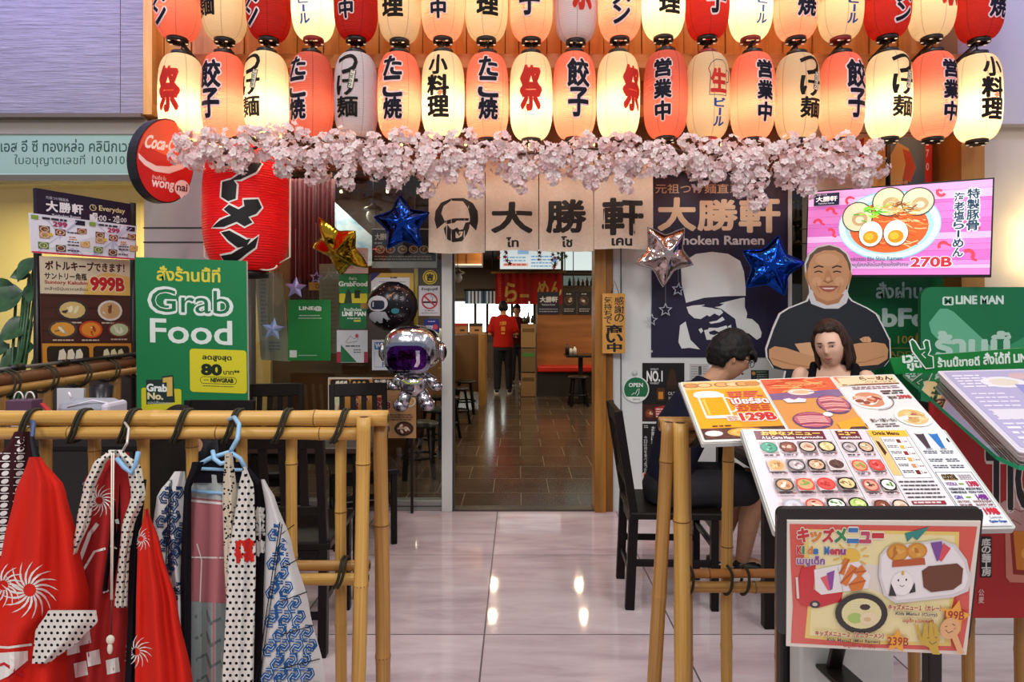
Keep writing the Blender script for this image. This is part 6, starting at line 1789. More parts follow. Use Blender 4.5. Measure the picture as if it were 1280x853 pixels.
# kids menu placard
t = thing('kids_menu', 'kids menu placard with red border in a black holder in front of the menu stand', 'menu', pxl(1100, 740, 1.2))
qk = (pxl(984, 651, 1.16), pxl(1226, 652, 1.16), pxl(1208, 819, 1.25), pxl(983, 808, 1.25))
fk = quadframe(*qk, 240, 165)
mb = MB(); mb.prism(rr(-12, -13, 244, 150, 8), fk, -.012, -.003, M('#1a1716', .3)); mb.build('holder', t, True)
a = Art(fk, matfn=GLOSS, step=.0003); a.slab(rc(0, 0, 240, 165), .0025, '#e3dccf'); a.up()
a.poly([(3, 4), (236, 6), (233, 60), (237, 110), (234, 160), (120, 161), (6, 160), (8, 110), (5, 60)], '#d65a4c'); a.up()
a.poly([(20, 10), (214, 12), (218, 60), (213, 120), (218, 154), (110, 156), (24, 152), (28, 100), (22, 60)], '#e8cf70'); a.up(); a.poly([(26, 14), (209, 16), (212, 60), (208, 150), (110, 151), (30, 148), (33, 90), (28, 50)], '#ece2a8'); a.up()
for i, (ch, c_) in enumerate(zip('キッズメニュー', ('#c8343a', '#d98a30', '#c8343a', '#3a8a50', '#3a7ab8', '#c04a68', '#c8343a'))):
    x = 13 + i * 15.5; a.text(ch, x, 9 + (4 if ch in 'ッュ' else 6 if ch == 'ー' else 0), x + 13.5, 25 if ch != 'ー' else 18.5, c_, .05, '#f2ecd8', .06)
for i, (ch, c_) in enumerate(zip('Kids Menu', ('#c8343a', '#3a8a50', '#d98a30', '#3a7ab8', None, '#3a7ab8', '#c04a68', '#c8343a', '#8a4a9a'))):
    if c_: a.text(ch, 12 + i * 6.9, 31 if ch in 'KidM' else 34, 12 + i * 6.9 + (2 if ch == 'i' else 5.6), 40, c_, .05, '#f2ecd8', .05)
a.text('เมนูเด็ก', 12, 43, 47, 56, '#8a5aa0', .04, '#f2ecd8', .06)
a.poly([(146, 14), (176, 6), (162, 22), (156, 18), (150, 24)], '#2a8a80')
for k in range(11): a.line([(80 + 15 * math.cos(k * .57), 42 + 12 * math.sin(k * .57)), (80 + 23 * math.cos(k * .57), 42 + 19 * math.sin(k * .57))], 1.6, '#e3b63a')
a.oval(80, 42, 12, 9, '#e8c04a', 16)
a.poly([(18, 58), (36, 54), (34, 86), (72, 86), (70, 100), (40, 110), (18, 106), (11, 96), (14, 78)], '#c92a30'); a.line([(12, 70), (14, 98)], 3, '#e0d8d4'); a.oval(36, 105, 7, 5, '#2a2422', 14); a.oval(36, 105, 3.5, 2.5, '#c9c4bc', 10)
a.poly([(34, 60), (90, 48), (106, 66), (104, 82), (44, 92), (36, 86)], '#e9e7e4'); a.up(); a.line([(64, 56), (72, 88)], 1, '#c4c2c0'); a.poly([(42, 70), (56, 64), (56, 86), (52, 86)], '#e0606a'); a.poly([(50, 64), (60, 60), (58, 84), (55, 86)], '#8a4aa0'); a.up()
for pts in ([(66, 64), (72, 44), (78, 46), (72, 66)], [(68, 76), (80, 52), (88, 56), (76, 80)], [(78, 78), (92, 64), (100, 72), (96, 84), (82, 86)], [(84, 62), (94, 52), (100, 60), (92, 68)]): a.poly(pts, '#d97a2a'); a.line([pts[0], pts[2]], 2, '#b85a1c')
a.poly([(116, 40), (124, 30), (190, 20), (210, 26), (226, 44), (234, 66), (232, 82), (214, 90), (140, 100), (124, 90), (116, 66)], '#d8d6d6'); a.up(); a.poly([(118, 42), (126, 33), (190, 23), (207, 29), (222, 46), (230, 66), (227, 79), (212, 86), (142, 96), (127, 87), (119, 66)], '#eceaea'); a.up()
a.bowl(138, 36, 14, 11, '#c98a30', '#d99a3a', ('#e3b050', '#b8742a'), 2, 8); a.bowl(162, 34, 13, 10, '#c98a30', '#d99a3a', ('#e3b050', '#b8742a'), 5, 8); a.poly([(132, 46), (172, 42), (174, 50), (132, 54)], '#b85a2a'); a.poly([(178, 24), (192, 22), (196, 40), (188, 46)], '#7a4a9a'); a.poly([(194, 24), (204, 30), (194, 46), (190, 44)], '#d9505a')
a.poly([(170, 58), (178, 52), (214, 48), (222, 54), (222, 72), (212, 80), (184, 84), (174, 78)], '#6a3a22')
a.oval(146, 74, 14, 15, '#f2f0ee', 16); a.oval(141, 70, 1.2, 1.6, '#2a2422', 8); a.oval(151, 69, 1.2, 1.6, '#2a2422', 8); a.line([(143, 76), (146, 78), (149, 76)], .8, '#2a2422'); a.oval(146, 61, 2, 3, '#d9b040', 8); a.poly([(132, 74), (140, 90), (130, 90)], '#2a2a30'); a.poly([(162, 72), (164, 84), (156, 86)], '#2a2a30')
a.oval(96, 114, 34, 27, '#2a2624', 26); a.up(); a.oval(96, 114, 26, 20, '#e2dca0', 24); a.up(); a.oval(88, 120, 10, 7, '#a8c86a', 12); a.oval(106, 120, 12, 9, '#e9d8b0', 14); a.lines(82, 100, 108, 3, 3, 1.4, '#f0ecc8', 4); a.oval(100, 105, 7, 4, '#3a2a2a', 9); a.oval(104, 121, 5, 3, '#d6bc88', 10)
a.text('キッズメニュー１（カレー）', 130, 100, 198, 107, '#b83a34', .03, '#f2e8c8', .06); a.text('Kids Menu1 (Curry)', 140, 110, 194, 115, '#4a4a5a', .02); a.text('เมนูเด็ก ๑ (แกงกะหรี่)', 150, 118, 190, 124, '#b83a34', .03)
a.up(); a.star(217, 113, 21, '#eda838', .5, 5, -1.4); a.up(); a.text('199B', 203, 106, 229, 117, '#a02a22', .012)
a.text('キッズメニュー２（ミニラーメン）', 36, 138, 126, 145, '#b83a34', .03, '#f2e8c8', .06); a.text('Kids Menu2 (Mini Ramen)', 52, 148, 122, 153, '#4a4a5a', .02); a.text('เมนูเด็ก ๒ (ราเม็ง)', 74, 155, 116, 160, '#b83a34', .03)
a.up(); a.star(144, 148, 17, '#eda838', .5, 5, -1.5); a.up(); a.text('239B', 131, 142.5, 159, 153.5, '#a02a22', .012)
a.poly([(166, 126), (170, 125), (176, 142), (178, 124), (182, 123), (185, 141), (184, 121), (188, 121), (192, 140), (190, 122), (194, 123), (200, 144), (198, 152), (202, 163), (192, 163), (186, 154), (176, 150)], '#c9a83a'); a.line([(186, 146), (190, 150), (196, 146)], 1, '#5a4a1a'); a.line([(183, 142), (186, 141)], 1, '#5a4a1a'); a.line([(193, 140), (196, 141)], 1, '#5a4a1a')
a.oval(212, 128, 13, 14, '#e2b07a', 18, rot=.4); a.poly([(214, 138), (222, 136), (234, 160), (226, 161)], '#e2b07a'); a.line([(206, 130), (210, 134), (216, 131)], 1, '#5a3a1a'); a.line([(205, 126), (208, 125)], 1, '#5a3a1a'); a.line([(214, 122), (218, 124)], 1, '#5a3a1a'); a.oval(218, 128, 2, 1.6, '#e08a70', 8)
a.build('sheet', t, True)
mb = MB(); mb.bar((.66, 1.34, .66), (.66, 1.29, .80), .03, .012, m_ring); mb.bar((.66, 1.36, .655), (.66, 1.26, .665), .06, .010, m_ring); mb.build('clip', t, True)

# red beer board on the railing
rb = pixframe(1.79)
def beer(a):
    a.text('TIGER', 1233, 562, 1345, 636, '#1a1413', .03, '#d8c4c0', .035); a.up()
    for x, y, r_ in ((1262, 640, 16), (1278, 630, 18), (1296, 634, 18), (1312, 644, 14), (1270, 655, 16), (1290, 655, 18)): a.oval(x, y, r_, r_ * .95, '#b98a86', 18)
    a.line([(1262, 640), (1268, 636), (1276, 640), (1284, 636)], 1.2, '#7a4a48'); a.line([(1258, 656), (1266, 650), (1276, 656)], 1.2, '#7a4a48'); a.up()
    a.poly([(1256, 664), (1326, 664), (1320, 730), (1262, 728), (1257, 722)], '#c77a68'); a.up(); a.poly([(1262, 664), (1320, 664), (1314, 722), (1266, 718)], '#8a1f16'); a.up(); a.poly([(1266, 664), (1316, 664), (1310, 716), (1270, 712)], '#c9761e'); a.oval(1282, 692, 6, 7, '#dc9a3a', 14)
    a.rect(1225, 671, 1239, 722, '#171313'); a.up(); a.vtext('底の麺工房', 1226.5, 673, 1237.5, 720, '#d6d0cc', .03); a.vtext('公麦', 1222, 736, 1229, 754, '#d6a8a0', .02)
o = poster('beer_board', 'red TIGER beer board with amber glass fixed to the right railing', 'board', rb, rc(1163, 500, 1400, 773), '#a51c1c', beer, .008)
# tilted glass shelf, book, strip sign
GZ = lambda Y: 1.08 + (Y - 1.41) * .2593
def gp(x, Y, w=0.0): return Vector((x, Y, GZ(Y) + w))
pts = [(1.165, 1.94), (1.9, 1.94), (1.9, 1.36), (1.12, 1.36), (1.075, 1.375), (1.06, 1.42)]
mg = glass_mat('green_edge_glass', (.80, .92, .88), .06); me_ = M('#1f8a5e', .15, spec=.6)
mb = MB(); n = len(pts)
top, bot = [gp(x, y, .006) for x, y in pts], [gp(x, y, -.004) for x, y in pts]
mb.add(top, [tuple(range(n))], mg); mb.add(bot, [tuple(range(n))[::-1]], mg); mb.add(top + bot, [(i, (i + 1) % n, n + (i + 1) % n, n + i) for i in range(n)], me_)
t = thing('glass_shelf', 'tilted green-edged glass shelf above the red beer board', 'shelf', (1.4, 1.6, GZ(1.6)))
mb.build('glass_plate', t, True)
mb = MB()
for x in (1.25, 1.75): mb.bar((x, RY, 1.09), (x, RY, GZ(RY) - .006), .03, .03, m_ring); mb.bar((x, RY - .01, GZ(RY) - .02), (x, 1.42, GZ(1.42) - .02), .02, .018, m_ring)
mb.build('bracket', t, True)
t = thing('menu_book', 'thick laminated menu book lying on the glass shelf', 'book', gp(1.3, 1.6))
bk = lambda w: quadframe(gp(1.235, 1.88, w), gp(1.52, 1.90, w), gp(1.39, 1.385, w), gp(1.085, 1.385, w), 100, 170)
for k in range(5):
    mb = MB(); mb.prism(rr(-k * .4, -k * .3, 100, 170 + k * .5, 3), bk(.009 + k * .005), 0, .0035, M(('#c9b9b4', '#b0a09c', '#cfc4c4', '#a89490', '#d6ced4')[k], .5)); mb.build('page', t, True)
a = Art(bk(.0335), matfn=GLOSS, step=.0003); a.slab(rr(0, 0, 100, 170, 3), .002, '#cfc8d8'); a.up(); a.rrect(3, 4, 98, 166, 2, '#aaa3c4'); a.up()
a.oval(52, 34, 22, 14, '#e0dce0', 20); a.oval(52, 34, 15, 9, '#d8ccb8', 16); a.oval(78, 20, 14, 9, '#c9a8a8', 14); a.poly([(60, 40), (96, 46), (96, 84), (56, 76)], '#8a86c4'); a.oval(78, 98, 24, 26, '#dcd8dc', 22); a.oval(78, 98, 14, 15, '#b8a8a8', 16); a.oval(80, 98, 8, 9, '#6a6460', 12)
a.lines(8, 14, 40, 5, 7, 3, '#e6e2ec', 2); a.lines(8, 60, 44, 8, 9, 3, '#dcd6e4', 3); a.rrect(10, 96, 44, 116, 2, '#d6d0d8'); a.lines(8, 130, 90, 4, 9, 4, '#e2dee8', 5); a.build('cover', t, True)
t = thing('menu_book', 'second menu book on the glass shelf at the right edge, beside the thick one', 'book', gp(1.6, 1.7))
bk2 = quadframe(gp(1.545, 1.92, .012), gp(1.84, 1.92, .012), gp(1.80, 1.45, .012), gp(1.46, 1.45, .012), 100, 150)
mb = MB(); mb.prism(rr(0, 0, 100, 150, 3), bk2, -.006, .004, M('#d6ced4', .5)); mb.build('page', t, True)
a = Art(bk2, matfn=GLOSS); a.z = .0045; a.rrect(3, 3, 97, 147, 2, '#b3a8c9'); a.oval(40, 40, 22, 16, '#e0d8dc', 18); a.oval(66, 100, 22, 18, '#dcc8cc', 18); a.build('cover', t, True)
t = thing('strip_sign', 'long green strip sign with Thai lettering and thumbs-up behind the glass shelf', 'sign', P(1200, 455, 1.975))
a = Art(pixframe(1.975), matfn=lambda c: M(c, .3)); a.slab([(1112, 448), (1320, 432), (1320, 461), (1119, 468)], .006, '#127a34'); a.up()
a.text('ร้านนี้ขายดี', 1172, 446, 1224, 458, '#d9e8dc', .035, rot=-.045); a.text('สั่งได้ที่', 1229, 441, 1262, 455, '#d9e8dc', .035, rot=-.045); a.text('LINE MAN', 1267, 442, 1318, 452, '#d9e8dc', .045, rot=-.05)
a.text('เวรี่', 1128, 440, 1150, 453, '#dfece2', .04, '#127a34', .07, rot=-.08); a.text('กู๊ด!', 1134, 449, 1156, 463, '#dfece2', .04, rot=-.08)
a.build('board', t, True)
a = Art(pixframe(1.972), matfn=lambda c: M(c, .3))
th = [(1140, 439), (1137, 427), (1140, 424), (1144, 427), (1150, 437), (1156, 436), (1154, 428), (1157, 425), (1161, 426), (1163, 438), (1160, 444), (1166, 446), (1167, 460), (1157, 461), (1150, 452)]
a.slab(th, .004, '#0f6a30'); a.up(); a.line(th, 1.6, '#e3eee6', True); a.line([(1157, 448), (1152, 443), (1156, 440)], 1.2, '#e3eee6'); a.build('thumb_emblem', t, True)
# ------------------------------------------------------------------ inside the restaurant
t = thing('wall_bench', 'wood-backed bench with red cushion inside the doorway', 'bench', (.85, 11.2, 0))
mb = MB(); mb.span((.33, 11.35, .0), (1.9, 11.45, 1.42), wood('bench_panel', '#7a4a22', '#a4693a', 'x', 6, .4)); mb.build('backrest', t, True)
mb = MB(); mb.span((.33, 10.95, .42), (1.9, 11.35, .52), M('#c0281c', .4), .02); mb.build('cushion', t, True)
mb = MB(); mb.span((.33, 11.0, .0), (1.9, 11.34, .42), M('#2a2220', .6)); mb.build('base', t, True)
fr = pixframe(11.33)
poster('shop_notice', 'navy notice with white characters on top of the bench back inside', 'notice', fr, rc(672, 365, 699, 393), '#1f2236', lambda a: (a.text('大勝軒', 675, 371, 697, 378, '#dcdce0', .04), a.text('Taishoken Ramen', 677, 380, 694, 382, '#c0c0cc', .02), a.lines(674, 386, 697, 2, 3, 1.2, '#9a9cb0', 3)), .02)
for i, x in enumerate((703, 722)):
    def f_(a, x=x): a.bowl(x + 8, 376, 6, 6, '#5a3a30', '#3a2a28', ('#8a6a58', '#c9a890', '#e0d0c4'), x, 8); a.lines(x + 2, 386, x + 15, 2, 2.6, 1, '#b0a8a4', 2); a.lines(x + 5, 367, x + 11, 1, 2, 1.4, '#c9c4c0', 1)
    poster('shop_notice', ('dark picture notice in the middle of three above the bench back', 'dark picture notice nearest the doorpost above the bench back')[i], 'notice', fr, rc(x, 365, x + 17, 393), '#1c1a20', f_, .02)
t = thing('cafe_table', 'dark pedestal table in front of the red bench inside', 'table', (1.0, 10.3, 0))
mb = MB(); mb.box((.25, 0, .75), (1.0, .6, .035), m_top, None, .004); mb.build('table_top', t)
mb = MB(); mb.bar((0, 0, 0), (0, 0, .74), .07, .07, m_black); mb.box((0, 0, .015), (.4, .4, .03), m_black); mb.build('leg', t)
for i, (nm, x, c_, h) in enumerate((('sauce_bottle', .78, '#2a1c18', .16), ('condiment_jar', .84, '#c9c4bc', .11), ('condiment_jar', .90, '#d6d0c8', .13))):
    t = thing(nm, ('dark sauce bottle on the table by the red bench', 'shorter pale jar next to the dark bottle on the bench table', 'taller pale jar on the bench table')[i], 'bottle' if i == 0 else 'jar', (x, 10.25, .768), 0, 'condiments on the bench table')
    mb = MB(); mb.lathe([(.03, 0), (.032, h * .7), (.014, h * .85), (.014, h)], M(c_, .3), (0, 0, 0), 14); mb.build('body', t); mb = MB(); mb.lathe([(.018, h), (.018, h + .02)], M('#8a1f1a', .4), (0, 0, 0), 12); mb.build('lid', t)
def stool(label, x, y, z=.47, r=.16, parent=None):
    t = thing('bar_stool', label, 'stool', (x, y, 0), rnd.uniform(0, 1.2), 'dark stools')
    mb = MB(); mb.lathe([(.02, z - .03), (r, z - .03), (r + .008, z - .012), (r, z), (0.02, z + .002)], M('#201a17', .3), (0, 0, 0), 24); mb.build('seat', t)
    for k in range(4):
        an = PI / 4 + k * PI / 2
        mb = MB(); mb.bar((1.12 * r * math.cos(an), 1.12 * r * math.sin(an), 0), (.7 * r * math.cos(an), .7 * r * math.sin(an), z - .03), .032, .032, m_chair); mb.build('leg', t)
    mb = MB(); mb.tube([(.95 * r * math.cos(q), .95 * r * math.sin(q), .18) for q in [2 * PI * k / 16 for k in range(16)]], .012, m_chair, 6, closed=True); mb.build('foot_ring', t)
for i, (x, y) in enumerate(((-.86, 5.55), (-.82, 6.4), (-.84, 7.3), (-.80, 8.2), (-.76, 9.1))):
    stool(f'dark round stool inside, {ORD[i]} in the row back from the glass', x, y)
stool('dark stool tucked at the pedestal table by the red bench', .92, 9.85, .46)
t = thing('service_counter', 'wooden service counter at the left inside the doorway', 'counter', (-1.3, 9.2, 0))
mb = MB(); mb.span((-1.9, 7.2, 0), (-1.08, 9.9, .98), wood('counter_front', '#5a3c22', '#7d5632', 'z', 6)); mb.build('body', t, True)
mb = MB(); mb.span((-1.92, 7.15, .98), (-1.04, 9.95, 1.02), m_top); mb.build('counter_top', t, True)
mb = MB(); mb.span((-.62, 9.92, 0), (-.52, 10.6, 1.1), wood('counter_end', '#8a6234', '#b08448', 'z', 6)); mb.span((-1.5, 10.0, .2), (-.62, 10.55, 1.08), M('#6a4a2c', .6)); mb.build('end_panel', t, True)
for i, (px, w_, c_) in enumerate(((577, 17, '#a8754a'), (595, 16, '#b08458'))):
    p = P(px, 413, 10.2)
    t = thing('carton', ('brown carton with red lid on the counter, nearest the door frame', 'brown carton on the counter, right of the red-lidded one')[i], 'box', (p.x, p.y, 1.10), 0, 'cartons on the counter')
    mb = MB(); mb.box((0, 0, .06), (.2, .2, .12), M(c_, .7), None, .004); mb.box((.02, -.101, .06), (.07, .003, .03), M('#3a2a20', .6)); mb.build('body', t)
    mb = MB(); mb.box((0, 0, .145), (.205, .205, .05), M(('#a83a2c', '#3a2a26')[i], .6), None, .006); mb.build('lid', t)
for i, (x, y, c_) in enumerate(((-1.2, 8.4, '#8a8078'), (-1.12, 8.9, '#c9c0b4'), (-1.25, 9.4, '#6a5a50'), (-1.15, 7.8, '#a89888'))):
    t = thing('tableware_stack', ('grey pot', 'pale bowl stack', 'brown jar', 'beige canister')[i] + ' standing on the service counter inside', 'tableware', (x, y, 1.02), 0)
    mb = MB(); mb.lathe([(.05, 0), (.075, .03), (.08, .16), (.06, .19), (.0, .2)], M(c_, .4), (0, 0, 0), 18); mb.build('body', t); mb = MB(); mb.lathe([(.03, .19), (.03, .21), (.0, .22)], M('#2a2420', .4), (0, 0, 0), 12); mb.build('lid', t)
for i in range(3):
    t = thing('carton', ('lowest carton', 'middle carton with green label', 'topmost carton')[i] + ' of the stack between the staff and the bench', 'box', (.17, 11.1, .42 * i), 0, 'stacked cartons')
    mb = MB(); mb.box((0, 0, .205), (.25, .3, .40), M(('#8a6a44', '#6e5638', '#94714a')[i], .7), None, .004); mb.build('body', t)
    mb = MB(); mb.box((0, -.152, .3), (.2, .003, .06), M(('#5a4428', '#3f7a36', '#6a4a2a')[i], .7)); mb.build('tape', t)
for i, (x, h) in enumerate(((.10, .10), (.17, .17), (.24, .12))):
    t = thing('bottle', ('short', 'tall', 'middle-sized')[i] + ' dark bottle on top of the stacked cartons', 'bottle', (x, 11.05, 1.26), 0, 'bottles on the cartons')
    mb = MB(); mb.lathe([(.03, 0), (.032, h * .6), (.013, h * .8), (.013, h)], M('#2a2a1c', .25), (0, 0, 0), 14); mb.build('body', t); mb = MB(); mb.lathe([(.016, h), (.016, h + .015)], m_black, (0, 0, 0), 10); mb.build('cap', t)
# red ramen curtain
t = thing('ramen_curtain', 'red curtain with cream ramen lettering hanging deep inside the restaurant', 'curtain', P(661, 345, 12.4))
mb = MB(); mb.tube([P(614, 341, 12.4), P(708, 340, 12.4)], .02, m_wood_post, 8); mb.tube([P(616, 341, 12.42), (P(616, 341, 12.42).x, 12.42, 2.75)], .01, m_black, 6); mb.tube([P(706, 340, 12.42), (P(706, 340, 12.42).x, 12.42, 2.75)], .01, m_black, 6); mb.build('rod', t, True)
for x0, x1 in ((619, 632), (633, 661), (662, 703)):
    def fr(u, v, w=0.0):
        p = P(u, v, 12.4); p.y += .03 * math.sin(u * .7) - w; return p
    a = Art(fr, cut=(2, 0)); vs = [fr(x0 + (x1 - x0) * i / 16, 342 + (380.5 - 342) * j / 4) for j in range(5) for i in range(17)]
    a.add(vs, [(j * 17 + i, j * 17 + i + 1, (j + 1) * 17 + i + 1, (j + 1) * 17 + i) for j in range(4) for i in range(16)], M('#b5221c', .8), True)
    a.z = .01
    if x0 == 633: a.text('ら', 631.5, 354, 646, 377, '#dcb45a', .03); a.rect(650, 368, 661, 372, '#dcb45a')
    elif x0 == 662: a.text('めん', 672, 352, 702, 370, '#dcb45a', .03)
    else: a.lines(623, 348, 626, 8, 3, 1.5, '#c95a3a', 1)
    a.build('curtain_panel', t, True)
t = thing('menu_screen', 'bright ceiling-hung menu screen above the red ramen curtain', 'screen', P(663, 325, 11.8))
mb = MB(); mb.prism(rc(623.5, 311, 703, 338), pixframe(11.8), -.08, -.005, m_black); mb.build('case', t, True)
a = Art(pixframe(11.8), matfn=lambda c: M(c, .3, emit=.75)); a.slab(rc(625, 312, 701, 336.5), .004, '#dfe9ea'); a.up(2); a.rect(647, 312, 661, 318, '#8fb8d8'); a.lines(629, 321, 657, 2, 4, 2, '#8ab0c4', 2); a.rect(629, 329, 660, 333, '#e0b0a8'); a.lines(630, 330, 659, 1, 3, 2, '#c45a50', 3); a.lines(664, 320, 690, 4, 4, 1.6, '#6aa0c8', 5); a.rect(691, 322, 696, 328, '#5a88c0'); a.build('screen', t, True)
mb = MB(); mb.tube([P(640, 311, 11.8), (P(640, 311, 11.8).x, 11.8, 2.75)], .02, m_black, 8); mb.tube([P(690, 311, 11.8), (P(690, 311, 11.8).x, 11.8, 2.75)], .02, m_black, 8); mb.build('hanger_rod', t, True)
t = thing('maple_garland', 'hanging sprays of red paper maple leaves in front of the menu screen', 'garland', P(660, 315, 10.4))
mb, lf = MB(), MB()
for x, n in ((622, 3), (634, 5), (676, 4), (690, 6), (697, 5), (705, 3)):
    for k in range(n):
        p = P(x + rnd.uniform(-4, 4), 313 + k * 4.4 + rnd.uniform(-2, 2), 10.4 + rnd.uniform(-.05, .05)); s_ = rnd.uniform(.03, .05); m = M(('#7a1a2a', '#5a1626', '#8a2a30')[k % 3], .6) if x < 696 else M('#27402c', .6)
        pts = []
        for i in range(10):
            an = 2 * PI * i / 10 + rnd.uniform(0, .3); rr2 = s_ * (1 if i % 2 == 0 else .45); pts.append(p + Vector((rr2 * math.cos(an), rnd.uniform(-.01, .01), rr2 * math.sin(an))))
        lf.add([p] + pts, [(0, 1 + i, 1 + (i + 1) % 10) for i in range(10)], m)
    mb.tube([P(x, 302, 10.4), P(x, 312 + n * 4, 10.4)], .004, M('#3a2a20', .7), 5)
mb.tube([P(614, 302, 10.4), P(712, 302, 10.4)], .006, M('#3a2a20', .7), 6); mb.tube([P(660, 302, 10.4), (P(660, 302, 10.4).x, 10.4, 2.72)], .004, m_black, 5); mb.build('stem', t, True); o = lf.build('leaves', t, True); o['kind'] = 'stuff'
# back shelves, cabinet, blind
t = thing('back_shelf', 'back shelves with lit white panel at the far right inside', 'shelf', P(725, 340, 13.0))
mb = MB()
for py in (312, 341, 358, 372): mb.span(P(702, py + 1.2, 13.2), P(748, py, 12.9), M('#8a6a48', .5))
for px in (703, 716, 748): mb.span(P(px, 380, 13.15), P(px + 1.2, 300, 12.95), M('#3a2c20', .6))
mb.build('boards', t, True)
mb = MB(); mb.span(P(704, 338, 13.3), P(748, 312, 13.32), M('#dfeeea', .5, emit=.9)); mb.span(P(704, 357, 13.3), P(748, 345, 13.32), M('#9ab0ae', .5, emit=.25)); mb.build('light_panel', t, True)
for i in range(6):
    p = P(712 + i * 5.5, 357.6, 13.05)
    t = thing('bottle', f'small bottle on the far back shelf, {ORD[i]} from the left', 'bottle', p, 0, 'bottles on the back shelf')
    mb = MB(); h = rnd.uniform(.1, .2); mb.lathe([(.03, 0), (.032, h * .6), (.013, h * .8), (.013, h)], M(rnd.choice(('#8a2a20', '#2a3a24', '#c9c4b8', '#5a3a20')), .3), (0, 0, 0), 12); mb.build('body', t); mb = MB(); mb.lathe([(.016, h), (.016, h + .02)], M('#d6d0c8', .4), (0, 0, 0), 10); mb.build('cap', t)
t = thing('wall_cabinet', 'small orange wood wall cabinet high inside beside the door frame', 'cabinet', P(585, 325, 9.8))
mb = MB(); mb.span(P(560, 332, 9.8), (P(602, 330, 9.8).x, 10.2, 2.72), wood('cabinet_wood', '#8a5222', '#a86c34', 'x', 7)); mb.build('body', t, True)
mb = MB(); mb.span(P(560, 332, 9.79), P(602, 330, 9.78), M('#e6dcc8', .4, emit=.6)); mb.build('light_strip', t, True)
mb = MB(); mb.span(P(583, 330, 9.79), P(583.6, 318, 9.785), m_black); mb.build('door_gap', t, True)
t = thing('striped_blind', 'blue and white striped blind above the far window', 'blind', P(600, 371, 14.9))
mb = MB(); n = 17
for k in range(n):
    x0, x1 = 581 + k * 38 / n, 581 + (k + 1) * 38 / n
    p0, p1 = P(x0, 380, 14.9), P(x1, 363, 14.9)
    mb.span((p0.x, 14.9, p0.z), (p1.x, 14.93, p1.z), M(('#dfe6ec', '#3f6a94')[k % 2] if k % 5 else '#2a3440', .6))
mb.build('fabric', t, True)
mb = MB(); mb.tube([P(580, 363, 14.92), P(620, 363, 14.92)], .03, m_black, 8); mb.tube([P(582, 363, 14.92), P(582, 363, 15.3)], .02, m_black, 6); mb.tube([P(618, 363, 14.92), P(618, 363, 15.3)], .02, m_black, 6); mb.build('rod', t, True)
# bar bottles in the dark cabinet window
t = thing('bar_shelf', 'dark bar shelves behind the narrow window right of the banner', 'shelf', P(998, 300, 4.85))
mb = MB()
for py in (275, 303, 335): mb.span(P(985, py + 1, 4.94), P(1025, py, 4.74), M('#4a382a', .4))
mb.build('boards', t, True)
mb = MB(); mb.span((P(985, 0, 4.9).x, 4.93, .3), (P(1025, 0, 4.9).x, 4.95, 2.5), M('#241b16', .5)); mb.build('back_panel', t, True)
k = 0
for py in (275, 303):
    for px in (992, 997.5, 1003, 1008.5):
        p = P(px, py - .4, 4.82)
        t = thing('bottle', f'dark bottle on the {"upper" if py == 275 else "lower"} bar shelf right of the banner, {ORD[k % 4]} from the left', 'bottle', p, 0, 'bar bottles'); k += 1
        h = rnd.uniform(.10, .135)
        mb = MB(); mb.lathe([(.014, 0), (.0145, h * .62), (.006, h * .78), (.006, h)], M(rnd.choice(('#2a2a18', '#5a3416', '#1c2a20', '#6a6454')), .15), (0, 0, 0), 12); mb.build('body', t); mb = MB(); mb.lathe([(.007, h), (.007, h + .01)], M('#b09a50', .3, .5), (0, 0, 0), 8); mb.build('cap', t)

# ------------------------------------------------------------------ cardboard man
t = thing('cardboard_cutout', 'life-size cardboard cut-out of a smiling man in a black t-shirt with folded arms', 'cutout', P(1036, 640, 4.1))
fc = pixframe(4.1)
sil = [(1035, 305), (1022, 308), (1011, 318), (1006, 330), (1007, 345), (1011, 358), (1012, 366), (1008, 376), (985, 385), (974, 392), (966, 410), (957, 436), (958, 447), (966, 460), (981, 463), (978, 480), (975, 676), (1092, 676), (1088, 480), (1089, 463), (1106, 458), (1114, 448), (1113, 425), (1103, 405), (1096, 392), (1085, 385), (1066, 376), (1059, 368), (1061, 358), (1065, 344), (1065, 330), (1060, 317), (1048, 308)]
a = Art(fc); a.slab(sil, .012, '#dcdcd8'); a.up()
cx_, cy_ = 1036, 400
inn = [(x + (1.6 if x < cx_ else -1.6), y + (1.8 if y < 330 else -.6 if y > 470 else (.9))) for x, y in sil]
a.poly(inn, '#20252b'); a.up()
SK, SK2, SK3 = '#c99568', '#b27c50', '#d3a378'
a.poly([(1012, 362), (1011, 372), (1014, 380), (1030, 386), (1048, 386), (1058, 379), (1061, 370), (1059, 362)], '#cfd0ce'); a.poly([(1016, 366), (1020, 376), (1034, 382), (1048, 379), (1055, 368)], SK2); a.up()
a.poly([(1008, 338), (1006, 344), (1010, 356), (1014, 358), (1014, 340)], SK2); a.poly([(1063, 338), (1065, 344), (1061, 356), (1058, 358), (1058, 340)], SK2)
head = [(1035, 308), (1023, 311), (1013, 320), (1009, 333), (1010, 348), (1014, 362), (1022, 372), (1035, 377), (1048, 373), (1057, 362), (1061, 348), (1062, 333), (1058, 319), (1048, 311)]
a.poly(head, SK); a.up()
a.poly([(1035, 307), (1022, 310), (1012, 319), (1008, 333), (1009, 340), (1012, 328), (1018, 318), (1030, 313), (1044, 313), (1053, 318), (1059, 328), (1062, 340), (1063, 332), (1058, 318), (1048, 310)], '#6a5344'); a.up()
a.oval(1034, 325, 15, 8, SK3, 18); a.oval(1021, 352, 6, 6, SK3, 12); a.oval(1049, 352, 6, 6, SK3, 12); a.up()
